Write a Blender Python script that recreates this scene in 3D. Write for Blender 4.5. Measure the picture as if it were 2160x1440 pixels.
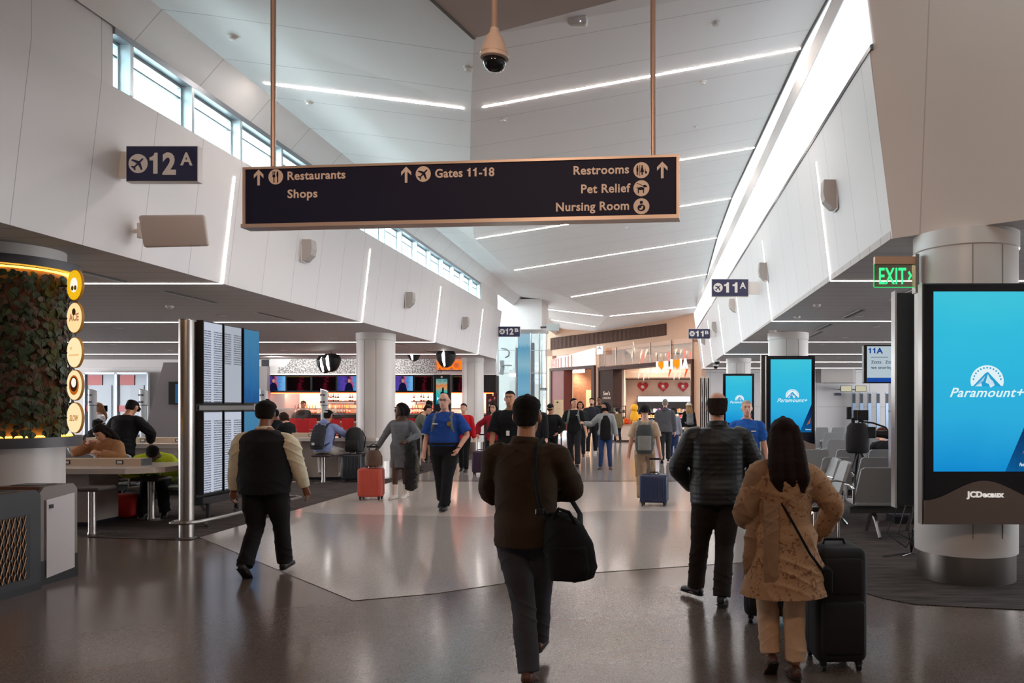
import bpy, bmesh, math, random
import numpy as np
from mathutils import Vector, Matrix, noise
for _o in list(bpy.data.objects): bpy.data.objects.remove(_o)
SC = bpy.context.scene
COL = SC.collection
random.seed(7)
R = math.radians
# ---------------------------------------------------------------- camera, sky, exposure
F, CX, CY, EYE = 1600.0, 1385.0, 855.0, 1.62      # focal length and vanishing point in pixels of a 2160x1440 frame, eye height in metres
cd = bpy.data.cameras.new('camera'); cam = bpy.data.objects.new('camera', cd); COL.objects.link(cam)
cam.location = (0, 0, EYE); cam.rotation_euler = (R(90), 0, 0)
cd.sensor_width = 36.0; cd.lens = 36.0 * F / 2160.0
cd.shift_x = -(CX - 1080) / 2160.0; cd.shift_y = (CY - 720) / 2160.0
cd.clip_start = .05; cd.clip_end = 200
SC.camera = cam
w = bpy.data.worlds.new('sky'); SC.world = w; w.use_nodes = True
_bg = w.node_tree.nodes['Background']; _bg.inputs[0].default_value = (.80, .95, 1.0, 1); _bg.inputs[1].default_value = 1.4
SC.view_settings.view_transform = 'Standard'; SC.view_settings.look = 'None'
SC.view_settings.gamma = 1; SC.view_settings.use_curve_mapping = False
SC.view_settings.exposure = EXPOSURE = 0.83
XP = 2 ** -EXPOSURE
try:
    SC.cycles.use_denoising = True; SC.cycles.max_bounces = 8; SC.cycles.diffuse_bounces = 5; SC.cycles.glossy_bounces = 4
    SC.cycles.transmission_bounces = 6; SC.cycles.transparent_max_bounces = 10
    SC.cycles.sample_clamp_indirect = 6; SC.cycles.caustics_reflective = False; SC.cycles.caustics_refractive = False
except Exception: pass

def area(name, loc, target, sx, sy, power, col=(1, 1, 1)):
    l = bpy.data.lights.new(name, 'AREA'); l.shape = 'RECTANGLE'; l.size = sx; l.size_y = sy; l.energy = power; l.color = col
    o = bpy.data.objects.new(name, l); COL.objects.link(o); o.location = loc
    o.rotation_euler = (Vector(target) - Vector(loc)).to_track_quat('-Z', 'Y').to_euler(); return o
def spot(name, loc, power, col=(1, .9, .8), ang=110, rad=.06, target=None):
    l = bpy.data.lights.new(name, 'SPOT'); l.energy = power; l.color = col; l.spot_size = R(ang); l.spot_blend = .7; l.shadow_soft_size = rad
    o = bpy.data.objects.new(name, l); COL.objects.link(o); o.location = loc
    if target: o.rotation_euler = (Vector(target) - Vector(loc)).to_track_quat('-Z', 'Y').to_euler()
    return o
WARM = (1, .80, .64); NEUT = (1, .95, .91)
# daylight over the left clerestory windows and through the glazed far end
area('daylight_clerestory', (-8.0, 15.5, 5.9), (-4.0, 15.5, 4.6), 18, 2.0, 1750, (.82, .93, 1))
area('daylight_far_left', (-11, 43.5, 2.6), (-8, 30, 1.0), 6, 3.4, 260, (.90, .96, 1))
area('daylight_roof_bounce', (-7.6, 15.5, 4.5), (-1.0, 15.5, 6.3), 17, .8, 330, (.90, .96, 1))
# area lamps added out of view to brighten the low ceilings, like gate-window daylight
area('daylight_gates_left', (-25.4, 14, 1.7), (-8, 14, 1.9), 22, 2.6, 1050, (.97, .97, 1)); area('daylight_gates_right', (17.4, 19, 1.7), (4, 19, 1.9), 26, 2.6, 1300, (.95, .97, 1))
# warm lamps on the ceiling behind the viewpoint
AMBER = (1, .66, .46)
for _x in (-2.6, .4): spot('hall_lamp_behind', (_x, .5, 5.2), 140, AMBER, 64, .2, (_x * .6 - 1, 6.4, 4.2)); spot('hall_lamp_behind', (_x, -1.5, 5.2), 80, AMBER, 120, .2, (_x, 4, 0))
spot('hall_lamp_behind', (0, .5, 4.6), 70, AMBER, 70, .2, (3.4, 6.4, 4.4))
LED_HALL, LED_WALL, LED_SOFFIT = 54.0, 12.0, 12.0     # strip lamp strengths
SPOT_SOFFIT = 60

# ---------------------------------------------------------------- helpers
def P(px, py, d): return Vector(((px - CX) * d / F, d, EYE - (py - CY) * d / F))
def G(px, py):
    d = F * EYE / (py - CY); return Vector(((px - CX) * d / F, d, 0))
def lin(h):
    if not isinstance(h, str): return tuple(h)[:3]
    h = h.lstrip('#'); c = [int(h[i:i+2], 16) / 255 for i in (0, 2, 4)]
    return tuple(x / 12.92 if x <= .04045 else ((x + .055) / 1.055) ** 2.4 for x in c)
MATS = {}
def M(name, col='#808080', rough=.5, metal=0.0, var=0.0, vscale=6.0, bump=0.0, bscale=60.0, spec=None, stretch=None, emit=0.0, alpha=None):
    if name in MATS: return MATS[name]
    m = bpy.data.materials.new(name); MATS[name] = m; m.use_nodes = True
    nt = m.node_tree; b = nt.nodes['Principled BSDF']; c = lin(col)
    b.inputs['Base Color'].default_value = (*c, 1); b.inputs['Roughness'].default_value = rough; b.inputs['Metallic'].default_value = metal
    if spec is not None: b.inputs['Specular IOR Level'].default_value = spec
    if emit: b.inputs['Emission Color'].default_value = (*c, 1); b.inputs['Emission Strength'].default_value = emit
    if var or bump:
        tc = nt.nodes.new('ShaderNodeTexCoord'); mp = nt.nodes.new('ShaderNodeMapping'); nt.links.new(tc.outputs['Object'], mp.inputs[0])
        if stretch: mp.inputs['Scale'].default_value = stretch
    if var:
        n = nt.nodes.new('ShaderNodeTexNoise'); n.inputs['Scale'].default_value = vscale; n.inputs['Detail'].default_value = 3
        nt.links.new(mp.outputs[0], n.inputs['Vector'])
        r = nt.nodes.new('ShaderNodeValToRGB'); r.color_ramp.elements[0].position = .3; r.color_ramp.elements[1].position = .7
        r.color_ramp.elements[0].color = (*[x * (1 - var) for x in c], 1); r.color_ramp.elements[1].color = (*[min(1, x * (1 + var)) for x in c], 1)
        nt.links.new(n.outputs[0], r.inputs[0]); nt.links.new(r.outputs[0], b.inputs['Base Color'])
    if bump:
        n = nt.nodes.new('ShaderNodeTexNoise'); n.inputs['Scale'].default_value = bscale; n.inputs['Detail'].default_value = 2
        nt.links.new(mp.outputs[0], n.inputs['Vector'])
        bp = nt.nodes.new('ShaderNodeBump'); bp.inputs['Strength'].default_value = bump; bp.inputs['Distance'].default_value = .01
        nt.links.new(n.outputs[0], bp.inputs['Height']); nt.links.new(bp.outputs[0], b.inputs['Normal'])
    return m
def E(name, col, strength):
    if name in MATS: return MATS[name]
    m = bpy.data.materials.new(name); MATS[name] = m; m.use_nodes = True; nt = m.node_tree; nt.nodes.clear()
    e = nt.nodes.new('ShaderNodeEmission'); e.inputs[0].default_value = (*lin(col), 1); e.inputs[1].default_value = strength * (XP if strength < 3 else 1)
    o = nt.nodes.new('ShaderNodeOutputMaterial'); nt.links.new(e.outputs[0], o.inputs[0]); return m
def GLASS(name, tint='#f4faf9', op=.12, rough=.05):
    if name in MATS: return MATS[name]
    m = bpy.data.materials.new(name); MATS[name] = m; m.use_nodes = True; nt = m.node_tree; nt.nodes.clear()
    t = nt.nodes.new('ShaderNodeBsdfTransparent'); t.inputs[0].default_value = (*lin(tint), 1)
    g = nt.nodes.new('ShaderNodeBsdfGlossy'); g.inputs['Roughness'].default_value = rough
    mx = nt.nodes.new('ShaderNodeMixShader'); mx.inputs[0].default_value = op
    o = nt.nodes.new('ShaderNodeOutputMaterial')
    nt.links.new(t.outputs[0], mx.inputs[1]); nt.links.new(g.outputs[0], mx.inputs[2]); nt.links.new(mx.outputs[0], o.inputs[0]); return m
def GRAD(name, stops, strength, axis='Z', noise_amt=0.0, nscale=3.0):
    """a glowing screen picture: colour ramp over the part's own height or width"""
    if name in MATS: return MATS[name]
    m = bpy.data.materials.new(name); MATS[name] = m; m.use_nodes = True; nt = m.node_tree; nt.nodes.clear()
    tc = nt.nodes.new('ShaderNodeTexCoord'); sp = nt.nodes.new('ShaderNodeSeparateXYZ'); nt.links.new(tc.outputs['Generated'], sp.inputs[0])
    v = sp.outputs[axis]
    if noise_amt:
        n = nt.nodes.new('ShaderNodeTexNoise'); n.inputs['Scale'].default_value = nscale; nt.links.new(tc.outputs['Generated'], n.inputs['Vector'])
        ma = nt.nodes.new('ShaderNodeMath'); ma.operation = 'MULTIPLY_ADD'; ma.inputs[1].default_value = noise_amt
        nt.links.new(n.outputs[0], ma.inputs[0]); nt.links.new(v, ma.inputs[2])
        ms = nt.nodes.new('ShaderNodeMath'); ms.operation = 'SUBTRACT'; ms.inputs[1].default_value = noise_amt * .5
        nt.links.new(ma.outputs[0], ms.inputs[0]); v = ms.outputs[0]
    r = nt.nodes.new('ShaderNodeValToRGB'); nt.links.new(v, r.inputs[0])
    el = r.color_ramp.elements
    while len(el) < len(stops): el.new(.5)
    for e, (p, c) in zip(el, stops): e.position = p; e.color = (*lin(c), 1)
    e = nt.nodes.new('ShaderNodeEmission'); e.inputs[1].default_value = strength * XP; nt.links.new(r.outputs[0], e.inputs[0])
    o = nt.nodes.new('ShaderNodeOutputMaterial'); nt.links.new(e.outputs[0], o.inputs[0]); return m

class MB:
    """collects closed shapes, links them as ONE mesh object"""
    def __init__(s): s.v = []; s.f = []
    def add(s, vs, fs):
        o = len(s.v); s.v += [tuple(q) for q in vs]; s.f += [tuple(i + o for i in q) for q in fs]; return s
    def box(s, x0, x1, y0, y1, z0, z1, rz=0, piv=None):
        vs = [Vector((x, y, z)) for z in (z0, z1) for y in (y0, y1) for x in (x0, x1)]
        if rz:
            c = Vector(piv) if piv else Vector(((x0 + x1) / 2, (y0 + y1) / 2, 0)); m = Matrix.Rotation(rz, 3, 'Z')
            vs = [m @ (q - c) + c for q in vs]
        return s.add(vs, [(0, 2, 3, 1), (4, 5, 7, 6), (0, 1, 5, 4), (2, 6, 7, 3), (0, 4, 6, 2), (1, 3, 7, 5)])
    def rbox(s, x0, x1, y0, y1, z0, z1, r=.02, seg=3, tf=None):
        bm = bmesh.new(); bmesh.ops.create_cube(bm, size=1)
        for q in bm.verts: q.co = Vector(((x0 + x1) / 2 + q.co.x * (x1 - x0), (y0 + y1) / 2 + q.co.y * (y1 - y0), (z0 + z1) / 2 + q.co.z * (z1 - z0)))
        bmesh.ops.bevel(bm, geom=bm.edges[:], offset=min(r, .49 * min(x1 - x0, y1 - y0, z1 - z0)), segments=seg, profile=.5, affect='EDGES')
        if tf: bm.transform(tf)
        bm.verts.index_update(); s.add([q.co for q in bm.verts], [[q.index for q in f.verts] for f in bm.faces]); bm.free(); return s
    def tube(s, pts, rad, n=10, cap=True, flat=None):
        pts = [Vector(q) for q in pts]
        if not hasattr(rad, '__len__'): rad = [rad] * len(pts)
        t = [(pts[min(i + 1, len(pts) - 1)] - pts[max(i - 1, 0)]).normalized() for i in range(len(pts))]
        up = Vector((0, 0, 1)) if abs(t[0].z) < .9 else Vector((0, 1, 0))
        u = (up - t[0] * up.dot(t[0])).normalized(); vs = []
        for i, q in enumerate(pts):
            u = (u - t[i] * u.dot(t[i])).normalized(); w2 = t[i].cross(u)
            ra, rb = rad[i] if hasattr(rad[i], '__len__') else (rad[i], rad[i])
            for k in range(n):
                a = 2 * math.pi * k / n; vs.append(q + u * (ra * math.cos(a)) + w2 * (rb * math.sin(a)))
        fs = [(i * n + k, i * n + (k + 1) % n, (i + 1) * n + (k + 1) % n, (i + 1) * n + k) for i in range(len(pts) - 1) for k in range(n)]
        if cap: fs += [tuple(range(n - 1, -1, -1)), tuple((len(pts) - 1) * n + k for k in range(n))]
        return s.add(vs, fs)
    def rings(s, rs, n=24):
        """rs: list of (centre, U, V) ellipse rings, capped at both ends"""
        vs = []
        for c, U, V in rs:
            for k in range(n):
                a = 2 * math.pi * k / n; vs.append(c + U * math.cos(a) + V * math.sin(a))
        fs = [(i * n + k, i * n + (k + 1) % n, (i + 1) * n + (k + 1) % n, (i + 1) * n + k) for i in range(len(rs) - 1) for k in range(n)]
        fs += [tuple(range(n - 1, -1, -1)), tuple((len(rs) - 1) * n + k for k in range(n))]
        return s.add(vs, fs)
    def lathe(s, prof, c=(0, 0, 0), n=32, a0=0, a1=2 * math.pi):
        c = Vector(c); full = abs(a1 - a0 - 2 * math.pi) < 1e-6; m = n if full else n + 1; vs = []
        for r, z in prof:
            for k in range(m):
                a = a0 + (a1 - a0) * k / n; vs.append(c + Vector((r * math.cos(a), r * math.sin(a), z)))
        fs = []
        for i in range(len(prof) - 1):
            for k in range(n):
                k2 = (k + 1) % m; fs.append((i * m + k, i * m + k2, (i + 1) * m + k2, (i + 1) * m + k))
        if full:
            if prof[0][0] > 1e-5: fs.append(tuple(range(m - 1, -1, -1)))
            if prof[-1][0] > 1e-5: fs.append(tuple((len(prof) - 1) * m + k for k in range(m)))
        return s.add(vs, fs)
    def ell(s, c, rx, ry, rz, n=12, m=8, rot=None):
        c = Vector(c); vs = []; fs = []
        for i in range(m + 1):
            th = math.pi * i / m
            for k in range(n):
                a = 2 * math.pi * k / n
                q = Vector((rx * math.sin(th) * math.cos(a), ry * math.sin(th) * math.sin(a), -rz * math.cos(th)))
                vs.append(c + (rot @ q if rot else q))
        for i in range(m):
            for k in range(n): fs.append((i * n + k, i * n + (k + 1) % n, (i + 1) * n + (k + 1) % n, (i + 1) * n + k))
        return s.add(vs, fs)
    def prism(s, poly, fn, h0, h1):
        """poly: 2-D outline; fn(u, v, h) -> point"""
        n = len(poly); vs = [fn(u, q, h) for h in (h0, h1) for u, q in poly]
        return s.add(vs, [tuple(range(n - 1, -1, -1)), tuple(range(n, 2 * n))] + [(k, (k + 1) % n, n + (k + 1) % n, n + k) for k in range(n)])
    def text(s, txt, size, fn, h=.004, bold=.0, align='LEFT', space=1.0, shear=0.0):
        cu = bpy.data.curves.new('lettering', 'FONT'); cu.body = txt; cu.size = size; cu.extrude = h / 2; cu.offset = bold; cu.align_x = align
        cu.space_character = space; cu.resolution_u = 3; cu.shear = shear
        o = bpy.data.objects.new('lettering', cu); me = o.to_mesh()
        s.add([fn(q.co.x, q.co.y, q.co.z) for q in me.vertices], [tuple(p.vertices) for p in me.polygons])
        o.to_mesh_clear(); bpy.data.objects.remove(o); bpy.data.curves.remove(cu); return s
    def build(s, name, mat, parent=None, smooth=False, fix=True, **kw):
        me = bpy.data.meshes.new(name); me.from_pydata(s.v, [], s.f)
        if fix:
            bm = bmesh.new(); bm.from_mesh(me); bmesh.ops.recalc_face_normals(bm, faces=bm.faces[:]); bm.to_mesh(me); bm.free()
        if mat: me.materials.append(mat)
        if smooth:
            me.polygons.foreach_set('use_smooth', [True] * len(me.polygons))
            if smooth != 'all':
                try: me.set_sharp_from_angle(angle=R(38))
                except Exception: pass
        o = bpy.data.objects.new(name, me); COL.objects.link(o)
        if parent: o.parent = parent
        for k, v in kw.items(): o[k] = v
        return o
def tag(o, label, cat, group=None):
    o['label'] = label; o['category'] = cat
    if group: o['group'] = group
    return o
def thing(name, label, cat, loc=(0, 0, 0), rz=0, group=None):
    o = bpy.data.objects.new(name, None); o.empty_display_size = .1; COL.objects.link(o); o.location = loc; o.rotation_euler = (0, 0, rz)
    return tag(o, label, cat, group)
def struct(o): o['kind'] = 'structure'; return o
def dup(root, loc, rz=None, label=None, group=None):
    def cp(o, par):
        c = o.copy(); COL.objects.link(c)
        if par: c.parent = par
        for ch in o.children: cp(ch, c)
        return c
    r = cp(root, None); r.location = loc
    if rz is not None: r.rotation_euler = (0, 0, rz)
    if label: r['label'] = label
    if group: r['group'] = group
    return r
XYZ = lambda x, y, h: Vector((x, y, h))
def front(o, u=(1, 0, 0), v=(0, 0, 1)):
    """maps text/outline coordinates to a plane at o facing the viewer"""
    o, u, v = Vector(o), Vector(u), Vector(v); n = u.cross(v)
    return lambda x, y, h: o + u * x + v * y + n * h

_gl, _adv = {}, {}
ONE = [(.17, 0), (.34, 0), (.34, .72), (.22, .72), (.19, .64), (.12, .585), (.03, .565), (.03, .455), (.17, .455)]
def _w(t_):
    v = [q[0] for q in MB().text(t_, 1, XYZ).v]; return max(v) - min(v)
def glyph(c, bold):
    k = (c, round(bold, 4))
    if k not in _gl:
        if c not in _adv: _adv[c] = .50 if c == '1' else _w('H' + c + 'H') - _w('HH')
        _gl[k] = (MB() if c == ' ' else MB().prism(ONE, XYZ, -.5, .5) if c == '1' else MB().text(c, 1, XYZ, h=1, bold=bold)), _adv[c] + .03
    return _gl[k]
def fit(mb, txt, x0, x1, y0, cap, fn, h=.004, bold=.0, shear=0.0):
    """lettering fitted between x0 and x1, capital height cap, baseline y0"""
    vs, fs, x = [], [], 0
    for c in txt:
        g_, ad = glyph(c, bold + .012); o = len(vs); vs += [(q[0] + x + shear * q[1], q[1], q[2]) for q in g_.v]; fs += [tuple(i + o for i in f_) for f_ in g_.f]; x += ad
    lo, hi = min(q[0] for q in vs), max(q[0] for q in vs); sx = (x1 - x0) / (hi - lo); sy = cap / .72
    return mb.add([fn(x0 + (q[0] - lo) * sx, y0 + q[1] * sy, (q[2] + .5) * h) for q in vs], fs)
# ---------------------------------------------------------------- surfaces
def SEAM(name, col, axis, step, width=.012, dark=.45, rough=.5, var=.02, axis2=None, step2=1.0, spec=.5):
    """a panelled surface: thin joints every step metres"""
    m = bpy.data.materials.new(name); MATS[name] = m; m.use_nodes = True; nt = m.node_tree; b = nt.nodes['Principled BSDF']; c = lin(col)
    b.inputs['Roughness'].default_value = rough; b.inputs['Specular IOR Level'].default_value = spec
    tc = nt.nodes.new('ShaderNodeTexCoord'); sp = nt.nodes.new('ShaderNodeSeparateXYZ'); nt.links.new(tc.outputs['Object'], sp.inputs[0])
    def line(ax, st):
        d = nt.nodes.new('ShaderNodeMath'); d.operation = 'DIVIDE'; d.inputs[1].default_value = st; nt.links.new(sp.outputs[ax], d.inputs[0])
        f = nt.nodes.new('ShaderNodeMath'); f.operation = 'FRACT'; nt.links.new(d.outputs[0], f.inputs[0])
        l = nt.nodes.new('ShaderNodeMath'); l.operation = 'LESS_THAN'; l.inputs[1].default_value = width / st; nt.links.new(f.outputs[0], l.inputs[0]); return l.outputs[0]
    fac = line(axis, step)
    if axis2:
        mx = nt.nodes.new('ShaderNodeMath'); mx.operation = 'MAXIMUM'; nt.links.new(fac, mx.inputs[0]); nt.links.new(line(axis2, step2), mx.inputs[1]); fac = mx.outputs[0]
    n = nt.nodes.new('ShaderNodeTexNoise'); n.inputs['Scale'].default_value = 1.3; nt.links.new(tc.outputs['Object'], n.inputs['Vector'])
    r = nt.nodes.new('ShaderNodeValToRGB'); r.color_ramp.elements[0].color = (*[x * (1 - var) for x in c], 1); r.color_ramp.elements[1].color = (*[min(1, x * (1 + var)) for x in c], 1)
    nt.links.new(n.outputs[0], r.inputs[0])
    mix = nt.nodes.new('ShaderNodeMix'); mix.data_type = 'RGBA'; nt.links.new(fac, mix.inputs['Factor']); nt.links.new(r.outputs[0], mix.inputs['A'])
    mix.inputs['B'].default_value = (*[x * dark for x in c], 1); nt.links.new(mix.outputs['Result'], b.inputs['Base Color']); return m
def TERRAZZO(name, col, rough=.125, fleck=.16):
    m = bpy.data.materials.new(name); MATS[name] = m; m.use_nodes = True; nt = m.node_tree; b = nt.nodes['Principled BSDF']; c = lin(col)
    tc = nt.nodes.new('ShaderNodeTexCoord')
    v = nt.nodes.new('ShaderNodeTexVoronoi'); v.inputs['Scale'].default_value = 130; nt.links.new(tc.outputs['Object'], v.inputs['Vector'])
    n = nt.nodes.new('ShaderNodeTexNoise'); n.inputs['Scale'].default_value = 1.1; n.inputs['Detail'].default_value = 4; nt.links.new(tc.outputs['Object'], n.inputs['Vector'])
    hs = nt.nodes.new('ShaderNodeSeparateColor'); nt.links.new(v.outputs['Color'], hs.inputs[0])
    r = nt.nodes.new('ShaderNodeValToRGB'); r.color_ramp.interpolation = 'CONSTANT'; el = r.color_ramp.elements
    el[0].color = (*c, 1); el[1].position = .62; el[1].color = (*[min(1, x * (1 + fleck)) for x in c], 1)
    e = el.new(.84); e.color = (*[x * (1 - fleck) for x in c], 1)
    nt.links.new(hs.outputs[0], r.inputs[0]); nt.links.new(r.outputs[0], b.inputs['Base Color'])
    mr = nt.nodes.new('ShaderNodeMapRange'); mr.inputs['To Min'].default_value = rough * .88; mr.inputs['To Max'].default_value = rough * 1.15
    nt.links.new(n.outputs[0], mr.inputs['Value']); nt.links.new(mr.outputs[0], b.inputs['Roughness'])
    b.inputs['Specular IOR Level'].default_value = .62
    n2 = nt.nodes.new('ShaderNodeTexNoise'); n2.inputs['Scale'].default_value = 2.2; nt.links.new(tc.outputs['Object'], n2.inputs['Vector'])
    bp = nt.nodes.new('ShaderNodeBump'); bp.inputs['Strength'].default_value = .018; bp.inputs['Distance'].default_value = .02
    nt.links.new(n2.outputs[0], bp.inputs['Height']); nt.links.new(bp.outputs[0], b.inputs['Normal']); return m
mWALL = SEAM('white_wall_panels', '#dcdadb', 'Y', .84, .008, .55, .55)
mWALLP = M('white_paint', '#dddad8', .6, var=.02)
mBROWNP = M('near_wall_paint', '#d5c8c0', .6, var=.02)
mCEIL = SEAM('ceiling_panels', '#edebea', 'Y', 1.143, .012, .6, .6)
mSOFF = SEAM('linear_ceiling', '#b9b4b2', 'Y', .38, .014, .45, .6)
mCOL = M('column_cladding', '#d8d4d1', .35, var=.02, vscale=2)
mSTEEL = M('brushed_steel', '#9b9692', .3, 1.0, bump=.05, bscale=120, stretch=(1, 1, .05))
mCHROME = M('chrome', '#d8d8d8', .12, 1.0)
mBLACK = M('black_plastic', '#121214', .35)
mDARKF = M('dark_frame', '#1b1c22', .3)
mNAVY = M('navy_sign_face', '#20264f', .35)
mNAVYD = M('dark_navy_sign_face', '#1d1f38', .6, spec=.2)
mSIGNW = M('sign_white', '#e9e6e2', .5)
mTANM = M('champagne_metal', '#c9b4a4', .35, .3)
mGREYP = M('grey_plastic', '#b5b0ac', .45)
mSPK = M('speaker_grey', '#b3aca8', .6, bump=.2, bscale=300)
# ---------------------------------------------------------------- floor
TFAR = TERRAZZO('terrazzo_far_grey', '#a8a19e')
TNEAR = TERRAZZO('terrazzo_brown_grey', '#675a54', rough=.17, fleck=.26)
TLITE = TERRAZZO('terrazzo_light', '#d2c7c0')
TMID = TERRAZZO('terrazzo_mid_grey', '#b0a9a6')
mCARPET = M('carpet_dark', '#4d4644', .95, var=.45, vscale=5, bump=.5, bscale=120, stretch=(.5, 4, 1), spec=.1)
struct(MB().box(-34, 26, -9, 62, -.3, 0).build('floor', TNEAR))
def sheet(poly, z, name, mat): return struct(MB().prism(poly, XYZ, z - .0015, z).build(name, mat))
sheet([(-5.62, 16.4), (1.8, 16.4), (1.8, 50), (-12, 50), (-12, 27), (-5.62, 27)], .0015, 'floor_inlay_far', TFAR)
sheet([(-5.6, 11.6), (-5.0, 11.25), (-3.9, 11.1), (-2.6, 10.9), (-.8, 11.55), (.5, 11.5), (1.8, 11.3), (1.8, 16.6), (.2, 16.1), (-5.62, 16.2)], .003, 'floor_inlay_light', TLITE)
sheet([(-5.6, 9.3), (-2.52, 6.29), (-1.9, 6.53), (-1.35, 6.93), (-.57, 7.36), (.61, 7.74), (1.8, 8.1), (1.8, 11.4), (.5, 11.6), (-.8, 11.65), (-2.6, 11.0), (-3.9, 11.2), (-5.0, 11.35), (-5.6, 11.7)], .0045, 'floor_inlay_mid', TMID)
sheet([(-5.6, 9.1), (-5.6, 26.5), (-24, 26.5), (-24, 9.5), (-7.2, 9.35)], .006, 'carpet_left', mCARPET)
sheet([(1.77, 6.8), (1.78, 32), (16, 32), (16, 4.5), (4.2, 5.6), (3.2, 5.95), (2.56, 6.07), (2.1, 6.17), (1.9, 6.36), (1.8, 6.55)], .006, 'carpet_right', mCARPET)
# ---------------------------------------------------------------- side walls above the low ceilings
XL = lambda y: -5.70 + .010 * (y - 10)
XR = lambda y: 2.26 - .0095 * (y - 7.3)
SOF = 3.22
def slab(pts_a, pts_b):
    """closed strip between two end outlines with equal point counts"""
    m = MB(); n = len(pts_a); m.add(list(pts_a) + list(pts_b), [tuple(range(n - 1, -1, -1)), tuple(range(n, 2 * n))] + [(k, (k + 1) % n, n + (k + 1) % n, n + k) for k in range(n)]); return m
def wl(y, top): x = XL(y); return [Vector((x, y, SOF)), Vector((x + .19, y, 4.87)), Vector((x + .19, y, top)), Vector((x - .25, y, top)), Vector((x - .25, y, SOF + .03))]
struct(slab(wl(1.5, 8), wl(7.72, 8)).build('wall_left_near', mWALL))
def wl2(y): x = XL(y); return [Vector((x, y, SOF)), Vector((x + .19, y, 4.87)), Vector((x - .25, y, 4.87)), Vector((x - .25, y, SOF + .03))]
struct(slab(wl2(7.72), wl2(26.2)).build('wall_left', mWALL))
def wr(y): x = XR(y); return [Vector((x, y, SOF)), Vector((x - .22, y, 5.0)), Vector((x + .25, y, 5.0)), Vector((x + .25, y, SOF + .03))]
struct(slab(wr(7.27), wr(35)).build('wall_right', mWALL))
# near right wall turning away from the hall, with one joint
m = MB(); lo_ = [(2.26, 7.27), (4.6, 5.35)]; hi_ = [(1.67, 7.19), (4.01, 5.27)]
m.add([(*lo_[0], SOF), (*lo_[1], SOF), (*hi_[1], 8), (*hi_[0], 8)] + [(x + .3, y + .3, z) for (x, y), z in ((lo_[0], SOF + .02), (lo_[1], SOF + .02), (hi_[1], 8), (hi_[0], 8))],
      [(0, 1, 2, 3), (4, 7, 6, 5), (0, 4, 5, 1), (1, 5, 6, 2), (2, 6, 7, 3), (3, 7, 4, 0)])
struct(m.build('wall_right_near', SEAM('near_right_panels', '#d2c4bb', 'X', .82, .010, .7, .6)))
# black joint along the top of the right wall, glowing clerestory band, pale band under the ceiling
SEGY = [7.2, 12, 16.6, 21.2, 25.8, 30.4, 35]
def band(x0, z0, x1, z1, t=.03): return lambda y: [Vector((XR(y) - 2.2 + x0, y, z0)), Vector((XR(y) - 2.2 + x1, y, z1)), Vector((XR(y) - 2.2 + x1 + t, y, z1 + .02)), Vector((XR(y) - 2.2 + x0 + t, y, z0))]
f = band(1.97, 5.0, 1.965, 5.04); struct(slab(f(7.2), f(35)).build('trim_1', mBLACK))
f = band(1.96, 5.05, 1.87, 5.78); struct(slab(f(7.2), f(35)).build('window_right_band', E('frosted_daylight', '#e6f1fb', 1.35)))
f = band(1.87, 5.80, 1.83, 5.98); struct(slab(f(7.2), f(35)).build('wall_right_upper', mWALLP))
# ---------------------------------------------------------------- folded ceiling of the hall
ST = [(-4, -1.2, 5.3, 5.6), (2, -1.2, 5.3, 5.7), (7.6, -1.83, 5.3, 5.98), (9.8, -2.4, 5.45, 6.24), (14.4, -3.55, 5.62, 6.52), (18.9, -4.55, 5.78, 6.80),
      (23.5, -4.54, 5.79, 6.82), (28, -3.3, 5.6, 6.47), (32.5, -2.1, 5.44, 5.85), (37, -2.9, 5.43, 5.75), (46, -4.0, 5.5, 5.75)]
CL = lambda y: (-5.22, 5.80)
CRX = 1.90
def cz(x, y):
    for k in range(len(ST) - 1):
        if ST[k][0] <= y <= ST[k+1][0]:
            t = (y - ST[k][0]) / (ST[k+1][0] - ST[k][0]); vx, vz, rz = [ST[k][i] * (1 - t) + ST[k+1][i] * t for i in (1, 2, 3)]
            if x < vx: return 5.80 + (vz - 5.80) * (x + 5.22) / (vx + 5.22)
            return vz + (rz - vz) * (x - vx) / (CRX - vx)
    return 5.6
m = MB(); vs = []; fs = []
for y, vx, vz, rz in ST:
    vs += [(-5.51, y, 5.47), (-5.22, y, 5.80), (vx, y, vz), (CRX, y, rz), (CRX, y, 8.2), (-5.51, y, 8.2)]
for k in range(len(ST) - 1):
    o = k * 6
    for i in range(6): j = (i + 1) % 6; fs.append((o + i, o + j, o + 6 + j, o + 6 + i))
fs += [(0, 1, 2, 3, 4, 5), tuple(len(vs) - 6 + i for i in range(6))]
struct(m.add(vs, fs).build('ceiling', mCEIL))
struct(MB().tube([(CRX - .03, y, cz(CRX - .03, y) - .012) for y in (7.25, 9.8, 14.4, 18.9, 23.5, 28, 32.5, 34.5)], .02, 6).build('trim_5', mBLACK))
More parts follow.
